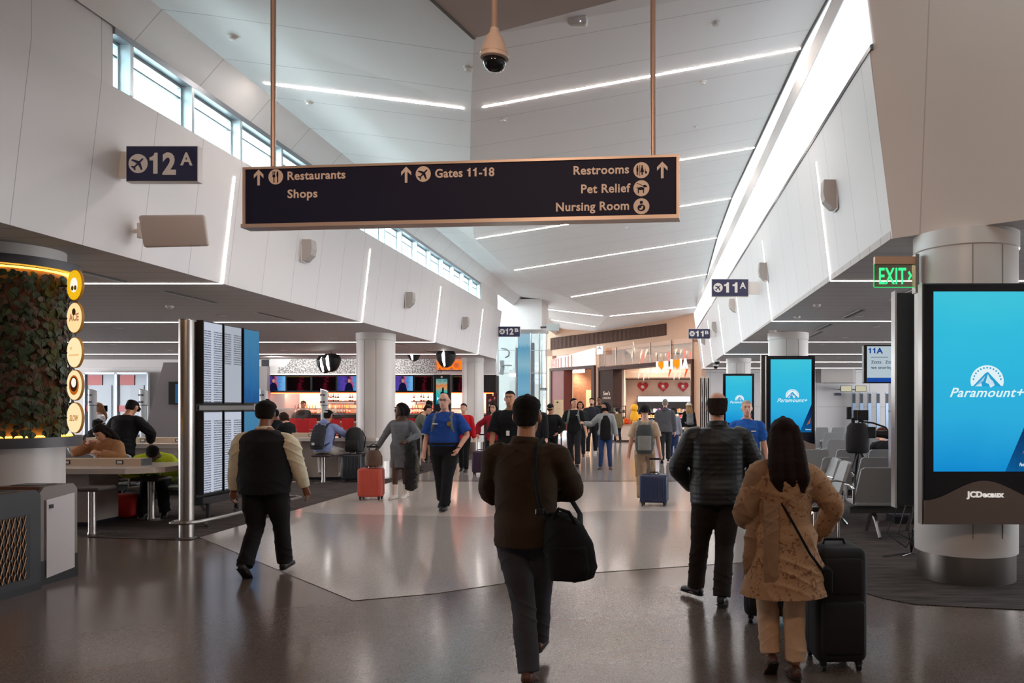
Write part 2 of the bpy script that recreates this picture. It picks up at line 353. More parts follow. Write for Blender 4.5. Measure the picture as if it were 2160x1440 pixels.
# darker dropped facet over the near hall
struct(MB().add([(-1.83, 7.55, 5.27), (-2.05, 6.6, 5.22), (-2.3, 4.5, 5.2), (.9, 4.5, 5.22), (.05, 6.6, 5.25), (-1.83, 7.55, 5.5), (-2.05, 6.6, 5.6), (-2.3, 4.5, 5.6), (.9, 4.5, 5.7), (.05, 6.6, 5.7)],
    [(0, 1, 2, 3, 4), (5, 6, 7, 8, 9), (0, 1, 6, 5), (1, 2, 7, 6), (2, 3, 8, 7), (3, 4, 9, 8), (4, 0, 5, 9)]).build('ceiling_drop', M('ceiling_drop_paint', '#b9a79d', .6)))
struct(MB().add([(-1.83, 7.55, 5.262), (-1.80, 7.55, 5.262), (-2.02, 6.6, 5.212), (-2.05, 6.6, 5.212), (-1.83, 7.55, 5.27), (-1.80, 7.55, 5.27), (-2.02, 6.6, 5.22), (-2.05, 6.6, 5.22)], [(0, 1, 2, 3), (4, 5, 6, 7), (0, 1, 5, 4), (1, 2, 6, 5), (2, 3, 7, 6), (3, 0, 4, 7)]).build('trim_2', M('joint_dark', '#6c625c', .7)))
# ---------------------------------------------------------------- low ceilings
struct(MB().prism([(-26, 1.5), (XL(1.5), 1.5), (XL(26.2), 26.2), (-5.76, 26.4), (-26, 26.4)], XYZ, SOF, SOF + .02).build('ceiling_left', mSOFF))
m = MB(); m.prism([(2.25, 7.3), (4.6, 5.4), (18, 4), (18, 35.2), (2.0, 35.2)], XYZ, SOF, SOF + .25); struct(m.build('ceiling_right', mSOFF))
# ---------------------------------------------------------------- left clerestory: sill, header, one bay per window
X0 = -5.51
struct(MB().box(X0 - .24, X0 + .0, 7.72, 23.75, 5.40, 5.475).build('trim_3', M('header_alu', '#8f949a', .4, .6)))
struct(MB().box(X0 - .26, X0 - .015, 7.72, 23.75, 5.475, 5.9).build('wall_left_upper', mWALLP))
mALU = M('window_aluminium', '#c3cdd2', .4, .35); gl = GLASS('window_glass', '#eefafa', .08)
edges = [7.72, 8.0, 9.05, 10.1, 11.2, 12.25, 13.3, 14.35, 15.4, 16.45, 17.5, 18.55, 19.6, 20.65, 21.7, 22.75, 23.72]
for k in range(len(edges) - 1):
    y0, y1 = edges[k], edges[k+1]
    fr = MB().box(X0 - .19, X0 - .005, y1 - .05, y1, 4.87, 5.40).box(X0 - .19, X0 - .12, y0, y1 - .05, 4.87, 4.90).box(X0 - .19, X0 - .12, y0, y1 - .05, 5.37, 5.40).box(X0 - .16, X0 - .12, y1 - .075, y1 - .05, 4.9, 5.37).build('window_%d' % (k + 1), mALU)
    struct(fr); MB().box(X0 - .15, X0 - .145, y0, y1 - .05, 4.9, 5.37).build('pane', gl, fr)
    MB().box(X0 - .165, X0 - .13, y0, y1 - .075, 5.245, 5.265).build('blind_bar', M('bar_grey', '#8b9296', .5), fr)
struct(MB().box(-6.35, -5.77, 5, 26.4, 5.62, 5.85).build('trim_4', M('eaves_white', '#d9dfe0', .7)))
struct(MB().box(X0 - .25, X0 + .02, 23.72, 26.2, 4.87, 6.0).build('wall_left_end', mWALLP))
# ---------------------------------------------------------------- ends and outer walls
struct(MB().box(-26, 18, -9, -8.8, 0, 8).build('wall_back', mBROWNP))
struct(MB().box(-26.2, -26, -9, 50, 0, 4).build('wall_far_left', mWALLP))
struct(MB().box(17.8, 18, -9, 50, 0, 4).build('wall_far_right', mWALLP))
struct(MB().box(-26, 18, -9, 1.5, 6.4, 6.6).build('ceiling_back', mBROWNP))
struct(MB().box(4.62, 4.9, -9, 5.3, 0, 8).build('wall_right_back_part', mBROWNP))
struct(MB().box(-26, -5.7, -9, 1.5, 3.22, 3.4).build('ceiling_left_near', mBROWNP))
struct(MB().box(-26, -5.75, 26.4, 27.0, 2.95, 4.6).build('wall_left_bulkhead', mWALLP))
# right hall back wall, with the white portal wall beside the shop
struct(MB().box(1.98, 18, 34.2, 34.5, 0, SOF).build('wall_right_back', SEAM('back_wall_panels', '#d9dadd', 'Z', 1.55, .02, .6, .5, axis2='X', step2=2.4)))
struct(MB().prism([(7.2, 33.2), (8.6, 33.2), (9.0, 34.2), (7.6, 34.2)], XYZ, 2.62, SOF).build('wall_right_fin', M('fin_paint', '#a9a6a5', .6)))
# ---------------------------------------------------------------- round columns
def column(x, y, r, label, top=SOF, bh=.40):
    m = MB(); m.lathe([(r, bh), (r, top - .16), (r + .012, top - .15), (r + .012, top)], (x, y, 0), 48)
    o = struct(m.build('column', mCOL, smooth=True)); o['label'] = label
    MB().lathe([(r - .02, .006), (r - .02, bh)], (x, y, 0), 48).build('base_cladding', mSTEEL, o, smooth=True)
    for s in (.35, -.25):
        a = -math.pi / 2 + s; MB().box(x + (r + .001) * math.cos(a) - .004, x + (r + .001) * math.cos(a) + .004, y + r * math.sin(a) - .003, y + r * math.sin(a) + .01, .43, top - .16).build('joint', M('joint_grey', '#8f8985', .6), o)
    return o
column(-6.63, 7.78, .45, 'round white column wrapped by plants and round signs')
column(-6.27, 16.95, .41, 'round white column behind the woman in the grey dress')
column(-6.2, 25.6, .36, 'round white column beside the orange bar sign')
column(2.93, 7.2, .46, 'round white column carrying the largest advertising screen', bh=.26)
column(2.92, 16.84, .44, 'round white column above the second advertising screen')
column(2.80, 25.9, .42, 'round white column above the farthest advertising screen')
# ---------------------------------------------------------------- light strips
def strip(nm, label, runs, group, col, st, wdt=.036):
    t = thing('strip_light', label, 'light strip', runs[0][1], 0, group); o = Vector(runs[0][1])
    for pn, a, b, nrm, s in runs:
        a, b, nrm = Vector(a) - o, Vector(b) - o, Vector(nrm); d = (b - a).normalized(); sd = d.cross(nrm).normalized() * wdt / 2; e = nrm * .004
        MB().add([a - sd, a + sd, b + sd, b - sd, a - sd + e, a + sd + e, b + sd + e, b - sd + e], [(0, 1, 2, 3), (4, 5, 6, 7), (0, 1, 5, 4), (1, 2, 6, 5), (2, 3, 7, 6), (3, 0, 4, 7)]).build(pn, E('led_%s_%g' % (nm, s), col, s), t)
LEDC = '#fff0e8'
ordn = ['nearest', 'second nearest', 'third nearest', 'fourth nearest', 'fifth nearest', 'sixth nearest', 'farthest']
SY = [9.8, 14.4, 18.95, 23.5, 28.0, 32.5]
for k, (y, xa) in enumerate(zip(SY, (-2.24, -2.9, -4.5, -4.4, -3.15, -2.0))):
    xb = 1.86
    strip('hall', 'long white light strip crossing the white ceiling to the right, %s of them' % ordn[k], [('ceiling_run', (xa, y, cz(xa, y) - .002), (xb, y, cz(xb, y) - .002), (0, 0, -1), LED_HALL)], 'light strips on the right half of the hall ceiling', LEDC, LED_HALL)
for k, (y, xa, xb) in enumerate([(9.8, -5.06, -2.5), (32.5, -5.1, -2.3), (36.8, -5.1, -3.0), (41.5, -5.2, -4.1)]):
    strip('hall', 'white light strip sloping down the left ceiling facet, ' + ['the long one beside the clerestory windows', 'nearest of those by the shops', 'second of those by the shops', 'shortest, above the shop front'][k],
          [('ceiling_run', (xa, y, cz(xa, y) - .002), (xb, y, cz(xb, y) - .002), (0, 0, -1), LED_HALL)], 'light strips on the left half of the hall ceiling', LEDC, LED_HALL)
for k, y in enumerate([9.95, 14.55, 19.15, 23.6]):
    x = XL(y)
    strip('w', 'light strip climbing the left white wall and crossing the low ceiling, %s' % ordn[k], [('wall_run', (x + .004, y, SOF), (x + .163, y, 4.62), (1, 0, -.11), LED_WALL), ('ceiling_run', (x, y, SOF - .002), (-21, y, SOF - .002), (0, 0, -1), LED_SOFFIT)], 'light strips on the left wall', LEDC, LED_WALL)
for k, y in enumerate([9.73, 14.4, 19.1, 23.6, 27.9, 32.4]):
    x = XR(y); xe = 8.6 if k < 2 else 12.0
    strip('w', 'light strip climbing the right white wall and crossing the low ceiling, %s' % ordn[k], [('wall_run', (x - .004, y, SOF), (x - .189, y, 4.74), (-1, 0, -.12), LED_WALL), ('ceiling_run', (x, y, SOF - .002), (xe, y, SOF - .002), (0, 0, -1), LED_SOFFIT)], 'light strips on the right wall', LEDC, LED_WALL)
# ---------------------------------------------------------------- downlights, slots and sensors in the low ceilings
def downlight(x, y, label, grp, z=SOF, power=SPOT_SOFFIT, lamp=True):
    t = thing('downlight', label, 'downlight', (x, y, z), 0, grp)
    MB().lathe([(.085, -.006), (.062, -.008), (.06, 0), (.085, 0)], n=20).build('trim_ring', mSIGNW, t, smooth=True)
    MB().lathe([(.058, -.004), (.058, 0)], n=20).build('lens', E('downlight_lens', '#fff2e6', 9), t)
    if lamp: spot('downlight_lamp', (x, y, z - .02), power, NEUT, 130, .06)
k = 0
for (px, py) in [(468, 665), (249, 691), (239, 726), (178, 733), (359, 739), (233, 749), (703, 712), (680, 733), (598, 739), (667, 749), (889, 749), (1040, 760)][:-1]:
    d = 1600 * (SOF - EYE) / (855 - py); p = P(px, py, d); downlight(p.x, d, 'small round recessed light in the low left ceiling', 'recessed lights in the low left ceiling', lamp=True)
for (px, py) in [(1848, 688), (1783, 711), (1735, 726), (1770, 755), (1763, 778), (1665, 698), (1813, 666)]:
    d = 1600 * (SOF - EYE) / (855 - py); p = P(px, py, d); downlight(p.x, d, 'small round recessed light in the low right ceiling', 'recessed lights in the low right ceiling', lamp=px != 1665)
def slot(px, py, ln, label, grp):
    d = 1600 * (SOF - EYE) / (855 - py); p = P(px, py, d)
    t = thing('ceiling_vent', label, 'air slot', (p.x, d, SOF), R(90), grp)
    MB().box(-ln / 2, ln / 2, -.045, .045, -.004, 0).build('slot', mBLACK, t); MB().box(-ln / 2 - .01, ln / 2 + .01, .045, .06, -.006, 0).build('frame', mSIGNW, t)
for q in [(195, 578), (405, 627), (583, 668), (850, 728), (905, 741)]: slot(*q, 1.2, 'dark linear air slot in the low left ceiling', 'air slots in the low left ceiling')
for q in [(1912, 620), (1800, 662), (1738, 690), (1720, 705)]: slot(*q, 1.2, 'dark linear air slot in the low right ceiling', 'air slots in the low right ceiling')
def sensor(px, py, label, z=SOF, r=.06):
    d = 1600 * (z - EYE) / (855 - py); p = P(px, py, d)
    o = MB().lathe([(.01, -.05), (r * .6, -.045), (r, -.025), (r, 0)], (0, 0, 0), 20).build('smoke_detector', M('detector_white', '#dcd8d4', .5), smooth=True); o.location = (p.x, d, z); tag(o, label, 'smoke detector')
sensor(358, 645, 'round smoke detector in the low left ceiling'); sensor(1723, 642, 'smoke detector above the second advertising screen'); sensor(1681, 667, 'smaller white smoke detector nearer the right wall'); sensor(1630, 697, 'dark edged smoke detector above the second column', r=.08)
for i, (px, py, lb) in enumerate([(490, 74, 'by the clerestory windows'), (652, 215, 'left of the first hanging rod'), (988, 142, 'just left of the dome camera'), (1062, 249, 'below the right long light strip'), (1482, 170, 'under the first right light strip'), (1510, 43, 'above the first right light strip'), (1467, 263, 'right of the second hanging rod'), (1320, 479, 'just below the hanging sign')]):
    for d in np.arange(5, 30, .05):
        p = P(px, py, d)
        if p.z >= cz(p.x, d) - .001: break
    o = MB().lathe([(.004, -.045), (.035, -.04), (.04, -.03), (.012, -.02), (.055, -.008), (.055, .03)], n=16).build('sprinkler_head', mSIGNW, smooth=True); o.location = (p.x, d, cz(p.x, d)); tag(o, 'small white sprinkler head in the hall ceiling ' + lb, 'sprinkler', 'sprinkler heads in the hall ceiling')
# ================================================================ end of the hall: shop fronts on the skewed wall
def FD(px): return 36.35 / ((px - CX) / F + 1.013)
def FP(px, py, off=0.0):
    q = P(px, py, FD(px)); return q + Vector((-.702, -.712, 0)) * off       # off: metres out of the wall towards the hall
FN = Vector((.702, .712, 0)); FU = Vector((.712, -.702, 0))
def fquad(m, px0, px1, t0, t1, b0, b1, o0=0.0, o1=.1):
    """a block on the shop wall: left and right pixel, top y at both, bottom y at both, from o0 to o1 out of the wall"""
    q = [FP(px0, b0), FP(px1, b1), FP(px1, t1), FP(px0, t0)]
    return m.add([v - FN * o0 for v in q] + [v - FN * o1 for v in q], [(0, 1, 2, 3), (4, 5, 6, 7), (0, 1, 5, 4), (1, 2, 6, 5), (2, 3, 7, 6), (3, 0, 4, 7)])
def fin(px, py, depth): return FP(px, py, -depth)
mPEACH = M('peach_wall', '#d9b094', .5, var=.03, vscale=2); mPEACH2 = M('pale_peach_wall', '#e3c8b6', .55, var=.02)
mBRN = M('dark_brown_portal', '#4a2a20', .5, var=.1, spec=.3); mMAR = M('maroon_panel', '#7a3b34', .45, var=.06, vscale=2)
# upper wall over the shops, with the two openings left free below
m = MB(); fquad(m, 1150, 1480, 640, 610, 752, 720, -.3, 0)
fquad(m, 1257, 1265, 752, 731, 917, 930, -.3, 0); fquad(m, 1150, 1165, 737, 735, 905, 906, -.3, 0); fquad(m, 1462, 1480, 700, 700, 940, 945, -.3, 0)
struct(m.build('wall_shops', mPEACH))
# grille of dark slats
t = thing('wall_grille', 'long dark brown slatted grille high above the shop fronts', 'grille', FP(1163, 737), 0)
def rel(mb, t): mb.v = [tuple(Vector(q) - t.location) for q in mb.v]; return mb
m = MB(); fquad(m, 1162, 1406, 713, 682, 738, 707, 0, .03); rel(m, t).build('back_panel', M('grille_brown', '#4a3129', .6), t)
m = MB()
for k in range(90):
    a = 1163 + 242 * k / 90; fquad(m, a, a + 1.3, 714 - 31 * (a - 1163) / 242, 714 - 31 * (a - 1163) / 242, 737 - 31 * (a - 1163) / 242, 737 - 31 * (a - 1163) / 242, .03, .07)
rel(m, t).build('slats', M('grille_slat', '#6b4a3c', .6), t)
for k, px in enumerate((1230, 1303, 1386)):
    q = FP(px, 664 + (1410 - px) * .14, .5); spot('shop_wall_lamp', q, 60, WARM, 80, .05, FP(px, 780))
    downl = thing('downlight', 'warm round spotlight in front of the slatted grille, ' + ('left', 'middle', 'right')[k] + ' one of three', 'downlight', q, 0, 'spotlights over the shop fronts')
    MB().lathe([(.09, -.03), (.07, -.035), (.07, .1), (.09, .1)], n=16).build('housing', mSIGNW, downl, smooth=True); MB().lathe([(.065, -.02), (.065, -.01)], n=16).build('lens', E('warm_lens', '#ffdcb8', 12), downl)
# lit panel sign over the left shop
t = thing('lit_sign_panel', 'bright glowing white panel over the left shop entrance', 'sign', FP(1165, 776))
m = MB(); fquad(m, 1166, 1256.5, 758, 734, 776, 771, 0, .12); rel(m, t).build('face', GRAD('lit_panel', [(0, '#e9b8b0'), (.25, '#fff2ee'), (.5, '#ffdcd8'), (.75, '#ffffff'), (1, '#ffe9e0')], 1.3, 'X', .5, 9), t)
m = MB()
for a in (1176, 1181, 1187, 1196, 1202, 1209): fquad(m, a, a + 1.6, 758 - (a - 1166) * .26 + 2, 758 - (a - 1166) * .26 + 2, 775, 775, .12, .16)
rel(m, t).build('ribs', M('rib_pink', '#c9a29a', .5), t)
# entrance portals
def portal(label, px0, px1, tl, tr, hh, jl, jr, foot, mat):
    t = thing('shop_entrance', label, 'doorway', FP(px0, foot)); m = MB()
    fquad(m, px0, px1, tl, tr, tl + hh, tr + hh * 1.0, -.6, .14); rel(m, t).build('lintel', mat, t)
    m = MB(); fquad(m, px0, px0 + jl, tl + hh, tl + hh, foot, foot + 2, -.6, .13); rel(m, t).build('jamb', mat, t)
    m = MB(); fquad(m, px1 - jr, px1, tr + hh, tr + hh, foot + 4, foot + 6, -.6, .13); rel(m, t).build('jamb', mat, t); return t
p1_ = portal('dark brown framed entrance of the left shop with hanging lit letters', 1163, 1257, 777, 770, 6, 4, 6, 907, mBRN)
m = MB(); fquad(m, 1167, 1192, 783, 781, 907, 908, -.5, .10); rel(m, p1_).build('side_panel', mMAR, p1_)
p2_ = portal('dark brown framed entrance of the right gift shop with clear glass above', 1265, 1464, 775, 757, 7, 2, 3, 918, mBRN)
m = MB(); fquad(m, 1267, 1296, 782, 779, 918, 921, -.5, .10); rel(m, p2_).build('side_panel', M('espresso_panel', '#3a231c', .6, spec=.2), p2_)
m = MB(); fn = front(FP(1276, 833, .115), FU); m.text("See's", .26, fn, bold=.004); m.text('CANDIES', .15, lambda x, y, h: fn(x - .05, y - .2, h)); rel(m, p2_).build('lettering', E('sign_cream', '#ffe6d0', .8), p2_)
# hanging lit letters in the left portal: pink script under the lintel
t = thing('hanging_letters', 'row of small glowing white letters hanging in the left shop entrance', 'sign', FP(1200, 788, -.2))
fn = front(FP(1200, 787.5, -.2) , FU); m = MB()
for i in range(9): m.box(.1 + .11 * i, .165 + .11 * i, -.02, .02, .02, .17 + .03 * (i % 3))
m.v = [tuple(fn(q[0], q[2], q[1]) - t.location) for q in m.v]; m.build('letters', E('letters_pink_white', '#ffe4dc', 3), t)
m = MB()
for i in (0, 4, 8): m.box(.13 + .11 * i, .135 + .11 * i, -.003, .003, .17, .5)
m.v = [tuple(fn(q[0], q[2], q[1]) - t.location) for q in m.v]; m.build('rods', mCHROME, t)
# left shop interior: brick wall, lit niche, white counter front
def BRICK(name, a, b_, sc):
    mm = bpy.data.materials.new(name); MATS[name] = mm; mm.use_nodes = True; nt = mm.node_tree; bs = nt.nodes['Principled BSDF']; tc = nt.nodes.new('ShaderNodeTexCoord'); br = nt.nodes.new('ShaderNodeTexBrick')
    mp = nt.nodes.new('ShaderNodeMapping'); mp.inputs['Rotation'].default_value = (R(90), 0, 0); nt.links.new(tc.outputs['Object'], mp.inputs[0]); nt.links.new(mp.outputs[0], br.inputs['Vector'])
    br.inputs['Color1'].default_value = (*lin(a), 1); br.inputs['Color2'].default_value = (*lin(b_), 1); br.inputs['Mortar'].default_value = (*lin('#8a6a58'), 1); br.inputs['Scale'].default_value = sc; br.inputs['Mortar Size'].default_value = .012
    nt.links.new(br.outputs[0], bs.inputs['Base Color']); bs.inputs['Roughness'].default_value = .8; return mm
def frontal(m, px0, px1, py0, py1, d, th=.1):
    a, b_ = P(px0, py1, d), P(px1, py0, d); return m.box(a.x, b_.x, d, d + th, max(a.z, 0), b_.z)
m = MB(); frontal(m, 1205, 1262, 770, 912, 43.5, .2); struct(m.build('wall_shop_brick', BRICK('brick_orange', '#b98362', '#a87252', 3.2)))
m = MB(); frontal(m, 1236, 1248, 822, 917, 43.3, .1); tag(m.build('display_niche', M('niche_glow', '#ffd2a2', .6, emit=.25)), 'warm lit doorway niche in the brick wall of the left shop', 'niche')
m = MB(); frontal(m, 1194, 1262, 772, 912, 46, .2); struct(m.build('wall_shop_left', mWALLP))
m = MB(); frontal(m, 1203, 1208, 783, 905, 43.2, .2); tag(m.build('light_column', E('warm_column', '#ffd9b4', 1.0)), 'slim glowing upright beside the brick wall', 'light')
t = thing('notice_board', 'cream notice board standing before the maroon panel', 'notice board', P(1180, 882, 30).xyz.xy.to_3d())
m = MB(); q0, q1 = P(1169, 890, 30), P(1188, 843, 30); m.box(q0.x, q1.x, 29.97, 30.03, q0.z, q1.z); rel(m, t).build('board', M('cream_board', '#dcc6a2', .6), t)
m = MB().box(q0.x + .05, q0.x + .1, 29.98, 30.02, 0, q0.z).box(q1.x - .1, q1.x - .05, 29.98, 30.02, 0, q0.z); rel(m, t).build('legs', mDARKF, t)
m = MB().box(q0.x + .1, q0.x + .16, 29.955, 29.97, q1.z - .12, q1.z - .07).box(q0.x + .1, q1.x - .1, 29.955, 29.97, q1.z - .35, q1.z - .345); rel(m, t).build('print', mBLACK, t)
# gift shop room behind the right portal
m = MB(); frontal(m, 1254, 1475, 690, 905, 41.5, .2); struct(m.build('wall_gift_shop', mPEACH2))
m = MB(); q = FP(1296, 779, -.6); m.box(q.x - .1, q.x + .05, q.y, 41.6, 0, 5.6); struct(m.build('wall_gift_shop_side', mPEACH2))
m = MB(); rr = []
for k in range(13):
    xx = -2.5 + 5.2 * k / 12; rr += [(xx, 4.25 + .16 * math.sin(k * 1.7) + (.25 if k < 3 else 0))]
m.prism(rr + [(2.7, 5.6), (-2.5, 5.6)], lambda x, z, h: Vector((x, 36.2 + h + (-.9 * x if h < 1 else 0), z)), 0, 5.2)
struct(m.build('ceiling_gift_shop', M('wavy_cream', '#e6d2bf', .4)))
t = thing('shop_bulkhead', 'curved cream bulkhead inside the gift shop above the hearts', 'bulkhead', (0, 40.2, 0)); m = MB(); prof = [(3.05, 0), (3.1, -.35), (3.35, -.55), (3.8, -.6), (4.3, -.6), (4.3, .9), (3.05, .9)]
m.prism(prof, lambda z, y, h: Vector((h, y, z)), -1.75, 2.35); m.build('shell', M('cream_bulkhead', '#e2cdbb', .4), t); MB().box(-1.7, 2.3, .1, .14, 3.0, 3.05).build('rail', mBRN, t)
# glass panes between upper wall and lintel
for k, (a, b_) in enumerate([(1267, 1300), (1302, 1336), (1338, 1372), (1374, 1416), (1422, 1461)]):
    m = MB(); tt = lambda x: 737 - (x - 1267) * .135
    fquad(m, a, b_, tt(a), tt(b_), 773 - (a - 1265) * .085, 773 - (b_ - 1265) * .085, .02, .035); o = struct(m.build('window_%d' % (30 + k), GLASS('transom_glass', '#fff6ee', .07)))
    m = MB(); fquad(m, b_, b_ + 1.2, tt(b_), tt(b_), 773 - (b_ - 1265) * .085, 773 - (b_ - 1265) * .085, 0, .06); m.build('mullion', M('pale_steel', '#b8a99c', .3, .8), o)
# flame shaped hanging lights
def flame(px, py, d, col, label, grp, sc=1.0):
    q = P(px, py, d); m = MB(); pts = [Vector((.06 * math.sin(i * .7), 0, .42 - .12 * i)) * sc for i in range(8)]
    m.tube(pts, [.012 * sc, .035 * sc, .05 * sc, .055 * sc, .05 * sc, .045 * sc, .03 * sc, .008 * sc], 8)
    o = m.build('hanging_lamp', E('flame_' + col, col, 1.1), smooth=True); o.location = q; tag(o, label, 'hanging lamp', grp)
for px, py in [(1335, 738), (1353, 739), (1363, 738), (1386, 735), (1396, 734), (1406, 733), (1427, 731), (1438, 730), (1451, 729), (1349, 782), (1360, 785), (1371, 782), (1424, 784), (1435, 783), (1459, 783)]:
    flame(px, py, 37.0 if py < 760 else 38.5, '#ffe9d2', 'curved white hanging lamp in the gift shop', 'white curved lamps of the gift shop')
for px, py in [(1355, 755), (1416, 735), (1442, 752), (1454, 752), (1413, 780), (1447, 781), (1408, 756)]:
    flame(px, py, 36.6 if py < 760 else 38.2, '#ff5a30', 'curved red hanging lamp in the gift shop', 'red curved lamps of the gift shop', .9)
# hanging I-heart signs
def heart(m, fn, s, n=28, h=.05):
    pts = [(s * .0625 * 16 * math.sin(2 * math.pi * k / n) ** 3, s * .0625 * (13 * math.cos(2 * math.pi * k / n) - 5 * math.cos(4 * math.pi * k / n) - 2 * math.cos(6 * math.pi * k / n) - math.cos(8 * math.pi * k / n))) for k in range(n)]
    return m.prism(pts, fn, 0, h)
for px0, pyb, sz, label, rest, dd in [(1394, 779, .5, 'small glowing hanging letters with an orange heart, the first of two', 'IL', 0), (1424, 778, .6, 'larger glowing hanging letters I heart LA beside the smaller ones', 'LA', 0)]:
    q = FP(px0, pyb, .25); t = thing('heart_sign', label, 'sign', q, 0, 'glowing heart signs'); fn = front((0, 0, 0), FU)
    [fit(MB(), tx, a_, b_, 0, sz * .72, fn, .08, .03).build('letters', E('sign_white_glow', '#fff3e6', 1.6), t) for tx, a_, b_ in (('I', 0, sz * .16), (rest, sz * 1.0, sz * 1.75))]
    heart(MB(), lambda x, y, h: fn(x + sz * .62, y + sz * .38, h), sz * .42).build('heart', E('heart_orange', '#ff8a18', 1.4), t); MB().box(0, .02, -.01, .01, sz * .7, sz * .7 + .35).build('rod', mDARKF, t)
t = thing('hanging_sign', 'small white square sign with a grey triangle above the gift shop pilaster', 'sign', FP(1270, 748, .3)); fn = front((0, 0, 0), FU)
MB().prism([(0, 0), (.42, 0), (.42, .42), (0, .42)], fn, 0, .06).build('panel', M('lit_white', '#f0f4f6', .5, emit=.35), t); MB().prism([(.0, .2), (.2, .28), (.42, .2), (.21, .42)], fn, .06, .065).build('emblem', M('emblem_grey', '#9aa6b4', .5), t); MB().box(.1, .115, -.01, .01, -.62, 0).build('rod', mDARKF, t)
# red heart decals
for k, px in enumerate((1356, 1399, 1441)):
    q = P(px, 815, 41.47); t = thing('heart_decal', 'red heart hung on the pale wall above the chiller, ' + ('left', 'middle', 'right')[k] + ' of the three', 'wall decoration', q, 0, 'red hearts above the chiller')
    heart(MB(), front((0, 0, 0)), .30, h=.03).build('heart', M('heart_red', '#c22a36', .5), t)
    m = MB(); fn = front((0, -.035, 0)); m.ell((-.02, -.032, .03 if k else 0), .09, .006, .07).box(-.1, .1, -.04, -.03, -.1, -.06); m.build('white_motif', mSIGNW, t)
# lit chiller with shelves of goods
t = thing('display_chiller', 'wide brightly lit open chiller with shelves of packets under the hearts', 'chiller', (0, 40.6, 0)); X_0, X_1 = -1.05, 1.85
zt = EYE + 20 * 40.6 / 1600
MB().box(X_0, X_1, .35, .6, 0, zt).box(X_0, X_0 + .05, -.2, .35, 0, zt).box(X_1 - .05, X_1, -.2, .35, 0, zt).build('cabinet', mDARKF, t)
MB().box(X_0 + .05, X_1 - .05, .28, .34, zt - .3, zt - .02).build('light_box', E('chiller_light', '#ffffff', 2.6), t)
for k in range(4): MB().box(X_0 + .05, X_1 - .05, -.15, .32, .35 + .3 * k, .37 + .3 * k).build('shelf', M('shelf_white', '#e6e6ec', .4), t)
rc = ['#d8d2e2', '#7a5cc0', '#d9a25a', '#c8423a', '#5a8acf', '#e6e2d6', '#b06a9a', '#8a9ad0', '#e8c060', '#50505a']
for r_ in range(4):
    x = X_0 + .1
    while x < X_1 - .15:
        wd = random.uniform(.05, .13); hh = random.uniform(.12, .22); c = random.choice(rc)
        o = MB().rbox(0, wd, 0, .12, 0, hh, .012, 1).build('snack_packet', M('packet_' + c, c, .4)); o.location = (x, 40.48, .37 + .3 * r_)
        tag(o, 'small snack packet on a shelf of the lit chiller', 'packet', 'packets in the chiller'); x += wd + .02
spot('shop_room_lamp', (-.2, 38.6, 4.0), 300, WARM, 150, .2); spot('shop_room_lamp', (1.2, 38.4, 4.0), 260, WARM, 150, .2); spot('shop_room_lamp', (-4.8, 43.0, 3.6), 160, WARM, 150, .2)
# merchandise tables in front of the chiller
def mtable(x0, x1, y0, y1, z, label, mat):
    t = thing('display_table', label, 'display table', ((x0 + x1) / 2, (y0 + y1) / 2, 0)); a, b_ = (x1 - x0) / 2, (y1 - y0) / 2
    MB().rbox(-a, a, -b_, b_, z - .05, z, .01, 2).build('table_top', mat, t); MB().box(-a + .04, a - .04, -b_ + .04, b_ - .04, .08, z - .05).build('cabinet', mPEACH2, t); MB().box(-a + .07, a - .07, -b_ + .07, b_ - .07, 0, .08).build('plinth', mBRN, t); return t
mtable(-2.3, -.75, 33.8, 34.5, .78, 'pale wooden gift table with red and orange toys by the shop entrance', M('oak', '#b58a68', .5))
tc_ = ['#d8342a', '#e8871e', '#f0b428', '#c92a2a', '#e04e20', '#8a3a20']
for k in range(34):
    c = random.choice(tc_); s = random.uniform(.07, .12); m = MB(); m.ell((0, 0, s * .8), s, s * .8, s * .8, 10, 7).ell((0, -s * .3, s * 1.75), s * .55, s * .5, s * .5, 8, 6).ell((-s * .4, -s * .3, s * 2.2), s * .18, s * .12, s * .22, 6, 5).ell((s * .4, -s * .3, s * 2.2), s * .18, s * .12, s * .22, 6, 5)
    o = m.build('plush_toy', M('toy_' + c, c, .8), smooth=True); o.location = (random.uniform(-2.2, -.85), random.uniform(33.9, 34.4), .78); tag(o, 'small red or orange plush toy heaped on the gift table', 'toy', 'plush toys on the gift table')
o = MB().ell((0, 0, .3), .2, .18, .34, 14, 10).ell((0, -.04, .74), .17, .15, .17, 14, 10).ell((0, -.2, .7), .06, .06, .03, 8, 6).build('plush_toy', M('toy_yellow', '#f2b01e', .8), smooth=True); o.location = (-1.0, 34.25, .78); tag(o, 'large yellow plush toy standing at the end of the gift table', 'toy')
t = thing('display_rack', 'dark metal rack of small goods left of the yellow plush toy', 'rack', (-1.8, 35.4, 0))
m = MB()
for a in (-.35, .35):
    for b_ in (-.15, .15): m.box(a - .015, a + .015, b_ - .015, b_ + .015, 0, 1.62)
m.build('posts', mDARKF, t); [MB().box(-.35, .35, -.15, .15, z, z + .025).build('shelf', mDARKF, t) for z in (.6, .95, 1.28, 1.58)]
for k in range(18):
    c = random.choice(['#2a2622', '#6a4a3a', '#8a8478', '#40382e', '#b08a4a', '#a02a2a']); o = MB().rbox(-.05, .05, -.05, .05, 0, random.uniform(.12, .22), .015, 1).build('gift_box', M('gift_' + c, c, .5)); o.location = (-1.8 - .28 + .11 * (k % 6), 35.4, (.625, .975, 1.305)[k // 6]); tag(o, 'small gift box on the dark metal rack', 'gift box', 'gift boxes on the rack')
